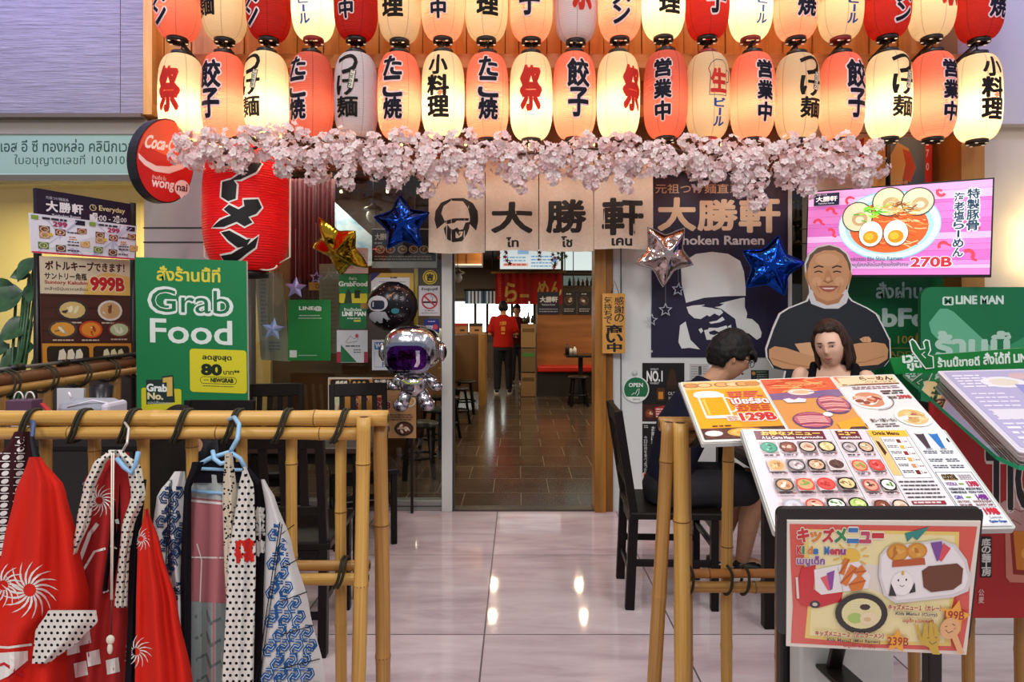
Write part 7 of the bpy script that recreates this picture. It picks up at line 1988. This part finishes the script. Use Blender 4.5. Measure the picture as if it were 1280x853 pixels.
for x in (1023, 1046): a.line([(x - 6, 335), (x, 332.5), (x + 6, 334)], 1.8, '#3a2a22'); a.line([(x - 5, 340.5), (x, 339), (x + 5, 340.5)], 1.5, '#2a1e1a')
a.poly([(1033, 338), (1037, 338), (1041, 351), (1035, 354), (1029, 351)], '#bb8558'); a.line([(1029, 351), (1035, 354), (1041, 351)], 1.2, '#8a5a3a'); a.oval(1035, 349, 3, 2.4, SK3, 10)
a.poly([(1024, 359), (1030, 357.5), (1040, 357.5), (1047, 359), (1042, 364), (1036, 365.5), (1029, 364)], '#a8584a'); a.up(); a.poly([(1027, 360), (1044, 360), (1040, 361.6), (1031, 361.6)], '#e6dcd2'); a.line([(1023, 358.6), (1030, 358), (1040, 358), (1048, 358.6)], .8, '#7a3a30')
a.line([(1020, 354), (1022, 361), (1025, 366)], .9, SK2); a.line([(1051, 354), (1049, 361), (1046, 366)], .9, SK2)
# folded forearms
a.up(); a.poly([(961, 437), (968, 433), (982, 435), (1000, 441), (1018, 446), (1040, 444), (1040, 456), (1020, 460), (1000, 462), (978, 461), (966, 456), (961, 447)], SK); a.poly([(993, 430), (1012, 428), (1020, 436), (1018, 446), (1000, 441)], SK3)
a.poly([(1110, 437), (1106, 430), (1094, 428), (1074, 429), (1058, 432), (1040, 440), (1036, 450), (1050, 456), (1075, 458), (1098, 456), (1109, 449)], SK); a.poly([(1078, 428), (1074, 424), (1080, 421), (1086, 421), (1089, 425), (1088, 428)], SK3); a.line([(1080, 421), (1078, 427)], .7, SK2); a.line([(1084, 421), (1083, 427)], .7, SK2)
a.line([(964, 448), (990, 456), (1014, 459)], 1.4, SK2); a.line([(1106, 445), (1080, 453), (1056, 454)], 1.4, SK2)
a.rect(978, 560, 1089, 675, '#2a2c34'); a.build('figure_board', t, True)
mb = MB(); mb.bar(P(1036, 420, 4.115), (P(1036, 0, 4.1).x, 4.38, .01), .06, .01, M('#b8a07a', .8)); mb.build('easel_back', t, True)

# ------------------------------------------------------------------ people
def capsule(mb, pts, rs, m, n=12):
    """tapering limb with round joints"""
    P_, R_ = [], []
    pts = [Vector(p) for p in pts]
    for i in range(len(pts) - 1):
        k = max(2, int((pts[i + 1] - pts[i]).length / .02))
        for j in range(k):
            s_ = j / k
            P_.append(pts[i].lerp(pts[i + 1], s_)); R_.append(rs[i] + (rs[i + 1] - rs[i]) * s_)
    P_.append(pts[-1]); R_.append(rs[-1])
    mb.tube(P_, R_, m, n)
    for p, r in zip(pts, rs): mb.ball(p, r, m, n, 8)
def loft(mb, rings, m, n=20):
    """rings: (centre, side vector, front vector) -> ellipse loft"""
    vs, fs = [], []
    for c_, sx, sy in rings:
        c_, sx, sy = Vector(c_), Vector(sx), Vector(sy)
        for k in range(n): vs.append(c_ + sx * math.cos(2 * PI * k / n) + sy * math.sin(2 * PI * k / n))
    for i in range(len(rings) - 1):
        for k in range(n): fs.append((i * n + k, i * n + (k + 1) % n, (i + 1) * n + (k + 1) % n, (i + 1) * n + k))
    fs.append(tuple(range(n))[::-1]); fs.append(tuple((len(rings) - 1) * n + k for k in range(n)))
    mb.add(vs, fs, m, True)
def fuse(mb, name, parent, mat, voxel=.007, smooth=4, noise=0.0):
    """melt overlapping shapes into one continuous surface"""
    o = mb.build(name)
    md = o.modifiers.new('r', 'REMESH'); md.mode = 'VOXEL'; md.voxel_size = voxel; md.use_smooth_shade = True
    if smooth:
        sm = o.modifiers.new('s', 'SMOOTH'); sm.iterations = smooth; sm.factor = .5
    dg = bpy.context.evaluated_depsgraph_get()
    me = bpy.data.meshes.new_from_object(o.evaluated_get(dg))
    bpy.data.objects.remove(o)
    me.materials.clear(); me.materials.append(mat)
    for p in me.polygons: p.use_smooth = True
    me.polygons.foreach_set('material_index', [0] * len(me.polygons))
    mt = parent.matrix_basis.inverted()
    me.transform(mt)
    me.name = name
    o = bpy.data.objects.new(name, me); C.objects.link(o); o.parent = parent
    return o
SKIN = NT('skin', .5, .35)
SKIN.color(SKIN.ramp(SKIN.noise(SKIN.coord('Object'), 14, 3), [(.3, '#b98a6a'), (.7, '#c99a7a')])); SKIN = SKIN.m
SKINW = NT('skin_pale', .5, .35)
SKINW.color(SKINW.ramp(SKINW.noise(SKINW.coord('Object'), 14, 3), [(.3, '#d9ab90'), (.7, '#e6bca2')])); SKINW = SKINW.m
def hair_mat(name, a_, b_):
    t = NT(name, .55, .22); t.color(t.ramp(t.noise(t.coord('Object', (1, 1, .18)), 60, 4), [(.3, a_), (.7, b_)])); t.bump(t.noise(t.coord('Object', (1, 1, .15)), 90, 3), .6, .006); return t.m
HAIR, HAIRB = hair_mat('black_hair', '#0e0c0c', '#1d1918'), hair_mat('brown_black_hair', '#1a110e', '#4a3022')
def head_shape(th, ph, s=1.0):
    """unit direction -> head surface; face looks to -y, z up; about 0.235 tall"""
    x, y, z = math.sin(th) * math.cos(ph), math.sin(th) * math.sin(ph), math.cos(th)
    X, Y, Z = .074 * x, .094 * y, .118 * z
    if z < 0:
        k = (-z) ** 1.4
        X *= 1 - .34 * k
        if y < 0: Y *= 1 - .10 * k
        else: Y *= 1 - .42 * k
    if y < 0:
        f = max(0.0, -y)
        Y *= .96
        gx = lambda c_, w_: math.exp(-((X - c_) / w_) ** 2)
        gz = lambda c_, w_: math.exp(-((Z - c_) / w_) ** 2)
        Y -= f * (.020 * gx(0, .011) * gz(-.022, .014) + .009 * gx(0, .008) * gz(.002, .022))      # nose
        Y -= f * .006 * gx(0, .02) * gz(-.058, .010)                                              # lips
        Y -= f * .007 * gx(0, .022) * gz(-.100, .018)                                             # chin
        Y += f * .007 * (gx(.030, .014) + gx(-.030, .014)) * gz(.006, .010)                        # sockets
        Y -= f * .004 * (gx(.028, .022) + gx(-.028, .022)) * gz(.027, .008)                        # brow
        Y -= f * .004 * (gx(.042, .018) + gx(-.042, .018)) * gz(-.022, .016)                       # cheeks
    return Vector((X, Y, Z)) * s
def head(body, parent, c_, rot, skin, hairm, style, s=1.0, detail=True, glasses=False):
    c_ = Vector(c_)
    from mathutils import Euler
    Rm = rot if isinstance(rot, Matrix) else Euler(rot).to_matrix()
    T = lambda p: c_ + Rm @ Vector(p)
    n, k = 44, 34
    vs = [T(head_shape(PI * i / k, 2 * PI * j / n, s)) for i in range(k + 1) for j in range(n)]
    body.add(vs, [(i * n + j, (i + 1) * n + j, (i + 1) * n + (j + 1) % n, i * n + (j + 1) % n) for i in range(k) for j in range(n)], skin, True)
    for sx in (-1, 1):
        for dz, dy, r in ((.008, .012, .017), (-.006, .008, .015), (-.02, .004, .011)): body.ball(T((sx * .075 * s, dy * s, dz * s)), (.008, r, r), skin, 10, 7)
    # hair cap
    hb = MB()
    g = random.Random(3)
    def covered(p):
        x, y, z = p / s
        if style == 'short': return z > .052 - .0 * x or (y > -.02 and z > -.0) or (y > .03 and z > -.055) or (abs(x) > .05 and y > -.045 and z > .0)
        if style == 'long': return z > .088 - abs(x) * .35 or (y > -.025 and z > -.03) or (y > .01) or (abs(x) > .06 and y > -.04 and z > -.0)
        return z > .05 or (y > .0 and z > -.04)
    for i in range(0, 22):
        for j in range(34):
            d = head_shape(PI * (i + .5) / 26, 2 * PI * j / 34, s)
            if covered(d):
                r_ = .017 * s * (1.0 if style != 'short' else g.uniform(.8, 1.25))
                hb.ball(T(d * 1.045 + Vector((0, .004, .003))), r_, hairm, 7, 5)
    if style == 'short':
        for k_ in range(60):
            x = g.uniform(-.062, .062); z = .098 - (x / .062) ** 2 * .03
            a_ = Vector((x, -.062 - .018 * (1 - (x / .07) ** 2), z * .78)); hb.tube([T(a_ * s), T((a_ + Vector((g.uniform(-.008, .008), -.026, -.016))) * s), T((a_ + Vector((g.uniform(-.02, .02), -.034, -.040 - g.uniform(0, .016)))) * s)], [.009 * s, .007 * s, .003 * s], hairm, 6)
        for k_ in range(50):
            th = g.uniform(.1, 1.5); ph = g.uniform(0, 2 * PI); d = head_shape(th, ph, s); hb.tube([T(d * 1.03), T(d * 1.12 + Vector((g.uniform(-.02, .02), g.uniform(-.03, .01), 0)))], [.010 * s, .004 * s], hairm, 6)
    if style == 'long':
        for sx in (-1, 1):
            for k_ in range(9):
                y = -.020 + k_ * .012; x = sx * (.060 + .010 * math.sin(k_ * .5 + .4))
                hb.tube([T(Vector((sx * .022, y * .7 + .01, .112)) * s), T(Vector((x, y, .05)) * s), T(Vector((x * 1.10, y, -.03)) * s), T(Vector((x * 1.14, y * .9, -.085)) * s), T(Vector((x * 1.02, y * .8 - .004, -.135)) * s)], [.010 * s, .012 * s, .013 * s, .012 * s, .005 * s], hairm, 8)
        for k_ in range(9):
            x = -.064 + k_ * .016; hb.tube([T(Vector((x * .6, .07, .08)) * s), T(Vector((x, .098, 0)) * s), T(Vector((x * 1.1, .098, -.09)) * s), T(Vector((x, .08, -.17)) * s)], [.016 * s, .02 * s, .02 * s, .009 * s], hairm, 8)
    fuse(hb, 'hair', parent, hairm, .0055 if detail else .012, 2)
    if not detail: return T
    # eyes, brows, lips
    def on(x, z, lift=.0015):
        best = None
        y = -.12
        # march from the front to the surface
        th = None
        for it in range(60):
            q = Vector((x, y, z)); 
            d = q.length
            ph = math.atan2(q.y / .094, q.x / .074); thh = math.acos(max(-1, min(1, z / .118)))
            sfc = head_shape(thh, ph, 1.0)
            if q.y >= sfc.y - lift: break
            y += .002
        return Vector((x, y - lift, z))
    for sx in (-1, 1):
        e = MB(); c0 = on(sx * .030, .005, .0)
        e.ball(T((c0 + Vector((0, .0005, 0))) * s), (.0088 * s, .0075 * s, .0062 * s), M('#e6e0da', .2), 12, 8)
        w_ = Rm @ Vector((0, -1, 0)); e.ball(T((c0 + Vector((0, -.0052, -.0003))) * s), .0042 * s, M('#1c1210', .1), 10, 7); o = e.build('eye', parent, True)
        e = MB(); e.tube([T((on(sx * (.017 + q * .008), .0120 - abs(q - 1.6) * .0014, .0065)) * s) for q in range(4)], .0021 * s, M('#1c1412', .5), 6); e.build('eyelid', parent, True)
        e = MB(); e.tube([T((on(sx * (.014 + q * .008), .0265 + .002 * math.sin(q), .003)) * s) for q in range(5)], [.0018 * s, .0026 * s, .0026 * s, .0022 * s, .001 * s], hairm, 6); e.build('eyebrow', parent, True)
    e = MB(); e.tube([T(on(-.020 + q * .005, -.058 + .0016 * abs(q - 4) * .6, .003) * s) for q in range(9)], [(.0012 + .0030 * math.sin(PI * q / 8)) * s for q in range(9)], M('#9a4a48', .4), 8); e.build('lips', parent, True)
    if glasses:
        e = MB()
        mgl = M('#161416', .3)
        for sx in (-1, 1):
            e.tube([T(Vector((sx * .032 + .022 * math.cos(q), -.103, .002 + .017 * math.sin(q))) * s) for q in [2 * PI * j / 22 for j in range(22)]], .0018 * s, mgl, 6, closed=True)
            e.tube([T(Vector((sx * .054, -.101, .008)) * s), T(Vector((sx * .080, -.05, .010)) * s), T(Vector((sx * .083, .008, .010)) * s), T(Vector((sx * .079, .022, -.008)) * s)], .0018 * s, mgl, 6)
        e.tube([T(Vector((-.011, -.104, .006)) * s), T(Vector((.011, -.104, .006)) * s)], .0018 * s, mgl, 6); e.build('spectacles', parent, True)
    return T
def hand(mb, wrist, fwd, up, m, s=1.0, side=1, curl=.35):
    """palm, four unequal fingers and a thumb"""
    wrist, fwd, up = Vector(wrist), Vector(fwd).normalized(), Vector(up).normalized()
    sd = fwd.cross(up).normalized() * side
    up = sd.cross(fwd).normalized() * side
    pl = wrist + fwd * .05 * s
    for q in (-1.5, -.5, .5, 1.5): capsule(mb, [wrist + sd * q * .011 * s, wrist + fwd * .085 * s + sd * q * .019 * s], [.015 * s, .0115 * s], m, 8)
    for q, ln in ((-1.5, .058), (-.5, .074), (.5, .082), (1.5, .072)):
        a_ = wrist + fwd * .088 * s + sd * q * .0195 * s
        b_ = a_ + (fwd * math.cos(curl * .6) - up * math.sin(curl * .6)) * ln * .5 * s
        c_ = b_ + (fwd * math.cos(curl * 1.8) - up * math.sin(curl * 1.8)) * ln * .5 * s
        capsule(mb, [a_, b_, c_], [.0095 * s, .0085 * s, .007 * s], m, 8)
    a_ = wrist + fwd * .03 * s + sd * .026 * s
    capsule(mb, [a_, a_ + fwd * .03 * s + sd * .024 * s - up * .008 * s, a_ + fwd * .056 * s + sd * .028 * s - up * .018 * s], [.013 * s, .0105 * s, .008 * s], m, 8)
def shoe(parent, heel, fwd, label=None):
    heel, fwd = Vector(heel), Vector(fwd).normalized()
    sd = fwd.cross(Vector((0, 0, 1)))
    up_ = Vector((0, 0, 1))
    rings = []
    for q, w_, h, z in ((0, .030, .040, .045), (.03, .036, .046, .05), (.10, .040, .042, .048), (.16, .045, .030, .038), (.22, .045, .024, .032), (.265, .030, .016, .026)):
        rings.append((heel + fwd * q + up_ * z, sd * w_, up_ * h))
    mb = MB(); loft(mb, rings, m_black, 18); mb.ball(heel + fwd * .265 + up_ * .026, (.03, .03, .016), m_black); mb.build('shoe_upper', parent, True)
    mb = MB(); pts = [heel + fwd * q + sd * w_ for q, w_ in ((-.012, .02), (0, .036), (.1, .042), (.19, .05), (.25, .042), (.285, .018))]
    pts = pts + [heel + fwd * q - sd * w_ for q, w_ in ((.285, .018), (.25, .042), (.19, .05), (.1, .042), (0, .036), (-.012, .02))]
    n = len(pts); mw = M('#d6d2ca', .6)
    mb.add([p + up_ * .001 for p in pts] + [p + up_ * .026 for p in pts], [tuple(range(n))[::-1], tuple(range(n, 2 * n))] + [(i, (i + 1) % n, n + (i + 1) % n, n + i) for i in range(n)], mw); mb.build('sole', parent, True)
    mb = MB()
    for sg in (-1, 1): mb.tube([heel + fwd * q + sd * sg * (w_ + .002) + up_ * z for q, w_, z in ((.03, .036, .045), (.08, .0405, .06), (.12, .043, .046), (.17, .0455, .04))], .004, mw, 6)
    for q in range(4): mb.tube([heel + fwd * (.11 + q * .022) + sd * .02 + up_ * (.085 - q * .009), heel + fwd * (.12 + q * .022) - sd * .02 + up_ * (.085 - q * .009)], .003, mw, 5)
    mb.build('stripe_and_laces', parent, True)

# man in glasses
t = thing('person', 'man in dark navy shirt and glasses with short black hair, seated and looking down', 'person', (.76, 3.22, .47))
X0 = Vector
b_ = MB()
pel, che, nk, hd = X0((.75, 3.22, .55)), X0((.83, 3.22, .84)), X0((.955, 3.215, 1.035)), X0((1.06, 3.205, 1.19))
loft(b_, [(pel - X0((0, 0, .05)), (0, .15, 0), (.10, 0, 0)), (pel + X0((.02, 0, .10)), (0, .145, 0), (.095, 0, .01)), (che, (0, .165, 0), (.105, 0, -.04)), (che + X0((.07, 0, .12)), (0, .165, 0), (.085, 0, -.045)), (nk, (0, .08, 0), (.055, 0, -.03))], SKIN)
capsule(b_, [nk - X0((.02, 0, .02)), hd - X0((.035, 0, .06))], [.056, .052], SKIN)
for sg in (-1, 1):
    sh, el, wr_ = X0((.91, 3.22 + sg * .175, .99)), X0((1.07, 3.22 + sg * .235, .82)), X0((1.18, 3.22 + sg * .11, .795))
    capsule(b_, [sh, el, wr_], [.05, .04, .026], SKIN); hand(b_, wr_, (.8, -sg * .5, -.05), (0, 0, 1), SKIN, .92, -sg)
    hip, kn, an = X0((.80, 3.22 + sg * .09, .545)), X0((1.20, 3.28 + sg * .09, .535)), X0((1.075 if sg > 0 else 1.20, 3.46 + sg * .03, .085))
    capsule(b_, [hip, kn], [.088, .062], SKIN); capsule(b_, [kn, kn.lerp(an, .35) + X0((-.015, 0, 0)), an], [.056, .055, .036], SKIN); capsule(b_, [an, an + X0((.10, -.012, -.03))], [.034, .03], SKIN)
from mathutils import Euler
Rh = Matrix.Rotation(R(92), 3, 'Z') @ Matrix.Rotation(R(20), 3, 'X')
T_ = head(b_, t, hd, Rh, SKIN, HAIR, 'short', 1.03, True, True)
fuse(b_, 'body', t, SKIN, .0055, 2)
m_navy = cloth_mat('navy_shirt', '#1a1b2c')
s_ = MB()
loft(s_, [(pel + X0((0, 0, -.03)), (0, .168, 0), (.118, 0, 0)), (pel + X0((.02, 0, .10)), (0, .164, 0), (.115, 0, .01)), (che, (0, .185, 0), (.125, 0, -.04)), (che + X0((.07, 0, .12)), (0, .182, 0), (.105, 0, -.05)), (nk - X0((.012, 0, .0)), (0, .090, 0), (.070, 0, -.038)), (nk + X0((.012, 0, .035)), (0, .068, 0), (.064, 0, -.03))], m_navy)
for sg in (-1, 1): capsule(s_, [(.905, 3.22 + sg * .17, .985), (1.04, 3.22 + sg * .225, .845)], [.068, .062], m_navy)
fuse(s_, 'shirt', t, m_navy, .009, 4)
s_ = MB()
loft(s_, [(pel - X0((0, 0, .075)), (0, .165, 0), (.12, 0, 0)), (pel + X0((0, 0, .0)), (0, .165, 0), (.125, 0, 0)), (pel + X0((.01, 0, .06)), (0, .155, 0), (.11, 0, 0))], m_black)
for sg in (-1, 1): capsule(s_, [(.80, 3.22 + sg * .09, .545), (1.12, 3.27 + sg * .092, .54)], [.10, .088], m_black)
fuse(s_, 'shorts', t, M('#17161a', .8), .010, 4)
shoe(t, (1.03, 3.50, 0), (1, -.12, 0)); shoe(t, (1.155, 3.42, 0), (1, -.10, 0))

# woman
t = thing('person', 'woman in black sleeveless top with shoulder-length dark hair, seated and glancing sideways', 'person', (1.84, 3.34, .47))
b_ = MB()
pel, che, nk, hd = X0((1.80, 3.34, .56)), X0((1.68, 3.32, .955)), X0((1.625, 3.305, 1.145)), X0((1.60, 3.28, 1.245))
dl = X0((-.35, -.94, 0)) ; sdv = X0((.94, -.35, 0))
sw = X0((.80, -.60, 0))   # shoulders half turned to the camera
fw = X0((-.60, -.80, 0))
loft(b_, [(pel - X0((0, 0, .05)), X0((0, .15, 0)), X0((.10, 0, 0))), (pel + X0((0, 0, .12)), sw * .12, fw * .085), (che, sw * .135, fw * .10), (che + X0((-.045, 0, .11)), sw * .15, fw * .078), (nk, sw * .055, fw * .045)], SKINW)
capsule(b_, [nk - X0((0, 0, .03)), hd - X0((0, -.01, .06))], [.046, .046], SKINW)
for sg in (-1, 1):
    sh = che + X0((-.05, 0, .125)) + sw * .155 * sg; el = sh + fw * .10 + X0((0, 0, -.24)) + sw * .04 * sg; wr_ = el + X0((-.09, -.0, .02)) + fw * .02
    wr_.z = .80
    capsule(b_, [sh, el, wr_], [.043, .034, .023], SKINW); hand(b_, wr_, (-1, 0, -.05), (0, 0, 1), SKINW, .85, sg)
    hip, kn, an = X0((1.80, 3.34 + sg * .085, .54)), X0((1.44, 3.32 + sg * .09, .53)), X0((1.47, 3.36 + sg * .09, .085))
    capsule(b_, [hip, kn], [.082, .056], SKINW); capsule(b_, [kn, an], [.052, .033], SKINW); capsule(b_, [an, an + X0((-.12, 0, -.045))], [.032, .024], SKINW)
Rh = Matrix.Rotation(R(-40), 3, 'Z') @ Matrix.Rotation(R(8), 3, 'X') @ Matrix.Rotation(R(-7), 3, 'Y')
head(b_, t, hd, Rh, SKINW, HAIRB, 'long', .98, True)
fuse(b_, 'body', t, SKINW, .0055, 2)
s_ = MB(); m_top_b = cloth_mat('black_top', '#131216')
loft(s_, [(pel - X0((0, 0, .04)), X0((0, .165, 0)), X0((.115, 0, 0))), (pel + X0((0, 0, .12)), sw * .132, fw * .098), (che, sw * .147, fw * .113), (che + X0((-.025, 0, .07)), sw * .142, fw * .098), (che + X0((-.03, 0, .10)), sw * .12, fw * .07)], m_top_b)
for sg in (-1, 1):
    p_ = che + X0((-.035, 0, .0))
    capsule(s_, [p_ + sw * .10 * sg + fw * .09 + X0((0, 0, .06)), p_ + sw * .098 * sg + fw * .035 + X0((0, 0, .185)), p_ + sw * .10 * sg - fw * .06 + X0((0, 0, .12))], [.024, .02, .024], m_top_b)
fuse(s_, 'top', t, m_top_b, .008, 3)
s_ = MB()
for sg in (-1, 1): capsule(s_, [(1.80, 3.34 + sg * .085, .54), (1.44, 3.32 + sg * .09, .53)], [.092, .066], m_black); capsule(s_, [(1.44, 3.32 + sg * .09, .53), (1.468, 3.356 + sg * .09, .12)], [.064, .046], m_black)
fuse(s_, 'trousers', t, M('#22232c', .8), .010, 3)
shoe(t, (1.52, 3.27, 0), (-1, 0, 0)); shoe(t, (1.52, 3.45, 0), (-1, 0, 0))

# person hidden behind the railing: only the crown shows
t = thing('person', 'dark-haired person bent forward behind the left railing, only the crown showing', 'person', (-1.55, 3.12, .47))
b_ = MB()
pel, che, nk, hd = X0((-1.56, 3.16, .54)), X0((-1.56, 3.07, .73)), X0((-1.555, 2.97, .80)), X0((-1.535, 2.90, .865))
loft(b_, [(pel - X0((0, 0, .04)), (.13, 0, 0), (0, .09, 0)), (che, (.13, 0, 0), (0, .07, .05)), (nk, (.06, 0, 0), (0, .035, .04))], SKIN)
capsule(b_, [nk, hd - X0((0, -.02, .04))], [.045, .045], SKIN)
for sg in (-1, 1):
    capsule(b_, [che + X0((sg * .15, -.04, .03)), (-1.56 + sg * .20, 2.96, .66), (-1.56 + sg * .1, 2.86, .60)], [.042, .034, .024], SKIN); hand(b_, (-1.56 + sg * .1, 2.86, .60), (-sg * .3, -1, 0), (0, 0, 1), SKIN, .8, sg)
    capsule(b_, [pel + X0((sg * .08, 0, 0)), (-1.56 + sg * .09, 2.86, .52), (-1.56 + sg * .09, 2.92, .09)], [.075, .052, .034], SKIN); capsule(b_, [(-1.56 + sg * .09, 2.92, .07), (-1.56 + sg * .09, 2.80, .04)], [.034, .028], SKIN)
head(b_, t, hd, Matrix.Rotation(R(18), 3, 'Z') @ Matrix.Rotation(R(38), 3, 'X'), SKIN, HAIR, 'cap', .98, True)
fuse(b_, 'body', t, SKIN, .007, 2)
s_ = MB()
loft(s_, [(pel - X0((0, 0, .05)), (.145, 0, 0), (0, .10, 0)), (che, (.148, 0, 0), (0, .085, .06)), (nk - X0((0, -.02, .01)), (.07, 0, 0), (0, .045, .045))], m_black)
for sg in (-1, 1): capsule(s_, [che + X0((sg * .14, -.03, .03)), (-1.56 + sg * .20, 2.96, .66), (-1.56 + sg * .11, 2.87, .605)], [.056, .048, .036], m_black); capsule(s_, [pel + X0((sg * .08, 0, 0)), (-1.56 + sg * .09, 2.86, .52), (-1.56 + sg * .09, 2.915, .12)], [.088, .062, .045], m_black)
fuse(s_, 'clothes', t, M('#1b1a20', .8), .010, 3)

# staff inside
def standing(label, x, y, hgt, shirt_c, rz, logo):
    t = thing('person', label, 'person', (x, y, 0), rz)
    k = hgt / 1.63
    W_ = lambda *p: t.matrix_basis @ (X0(p) * k)
    bpy.context.view_layer.update()
    Rz = Matrix.Rotation(rz, 3, 'Z')
    V_ = lambda *p: Rz @ (X0(p) * k)
    b_ = MB()
    loft(b_, [(W_(0, 0, .80), V_(.15, 0, 0), V_(0, .10, 0)), (W_(0, 0, 1.0), V_(.14, 0, 0), V_(0, .095, 0)), (W_(0, 0, 1.22), V_(.165, 0, 0), V_(0, .105, 0)), (W_(0, 0, 1.33), V_(.15, 0, 0), V_(0, .08, 0)), (W_(0, .01, 1.40), V_(.06, 0, 0), V_(0, .055, 0))], SKIN)
    capsule(b_, [W_(0, 0, 1.36), W_(0, -.01, 1.46)], [.055 * k, .05 * k], SKIN)
    for sg in (-1, 1):
        capsule(b_, [W_(sg * .18, 0, 1.32), W_(sg * .235, .02, 1.06), W_(sg * .16, -.20, 1.0)], [.048 * k, .038 * k, .026 * k], SKIN); hand(b_, W_(sg * .16, -.20, 1.0), V_(-sg * .3, -1, 0), V_(0, 0, 1), SKIN, k * .95, sg)
        capsule(b_, [W_(sg * .085, 0, .82), W_(sg * .10, -.02, .46), W_(sg * .105, .0, .09)], [.085 * k, .056 * k, .037 * k], SKIN); capsule(b_, [W_(sg * .105, .01, .06), W_(sg * .115, -.13, .035)], [.036 * k, .028 * k], SKIN)
    head(b_, t, W_(0, -.02, 1.515), Rz, SKIN, HAIR, 'cap', k * .98, False)
    fuse(b_, 'body', t, SKIN, .010, 3)
    s_ = MB(); ms = cloth_mat('shirt_' + shirt_c.strip('#'), shirt_c)
    loft(s_, [(W_(0, 0, .82), V_(.185, 0, 0), V_(0, .125, 0)), (W_(0, 0, 1.0), V_(.172, 0, 0), V_(0, .12, 0)), (W_(0, 0, 1.22), V_(.19, 0, 0), V_(0, .125, 0)), (W_(0, 0, 1.33), V_(.165, 0, 0), V_(0, .10, 0)), (W_(0, .01, 1.395), V_(.07, 0, 0), V_(0, .065, 0))], ms)
    for sg in (-1, 1): capsule(s_, [W_(sg * .165, 0, 1.31), W_(sg * .22, .015, 1.12)], [.068 * k, .064 * k], ms)
    fuse(s_, 'shirt', t, ms, .012, 4)
    if logo:
        fr = lambda u, v, w=0.0: W_(-u, .128 + .0 + w + .004, v)
        a = Art(fr, cut=(.04, 0)); a.text('麺', -.05, -0, .05, 0, '#d8953a') if False else None
        def fr2(u, v, w=0.0): return W_(-u, .13 + w, -v)
        a = Art(fr2); a.text('大勝軒', -.06, -1.28, .06, -1.21, '#d98a3a', .04); a.text('麺', -.035, -1.19, .035, -1.11, '#d98a3a', .04); a.text('一', -.03, -1.08, .03, -1.06, '#d98a3a', .04); a.build('back_print', t, True)
    s_ = MB()
    loft(s_, [(W_(0, 0, .76), V_(.165, 0, 0), V_(0, .115, 0)), (W_(0, 0, .90), V_(.165, 0, 0), V_(0, .115, 0))], m_black)
    for sg in (-1, 1): capsule(s_, [W_(sg * .085, 0, .80), W_(sg * .10, -.02, .46), W_(sg * .105, .0, .12)], [.098 * k, .076 * k, .062 * k], m_black)
    fuse(s_, 'trousers', t, M('#1c1c24', .8), .012, 3)
    for sg in (-1, 1): shoe(t, W_(sg * .108, .05, 0), V_(sg * .06, -1, 0))
standing('staff member in red t-shirt with orange print, seen from behind inside the doorway', (629 - 648) * 11.4 / 800, 11.4, 1.64, '#b5241c', PI, True)
standing('dim figure in dark maroon shirt standing behind the red-shirted staff member', (646 - 648) * 12.9 / 800, 12.9, 1.60, '#4a1c1c', .3, False)
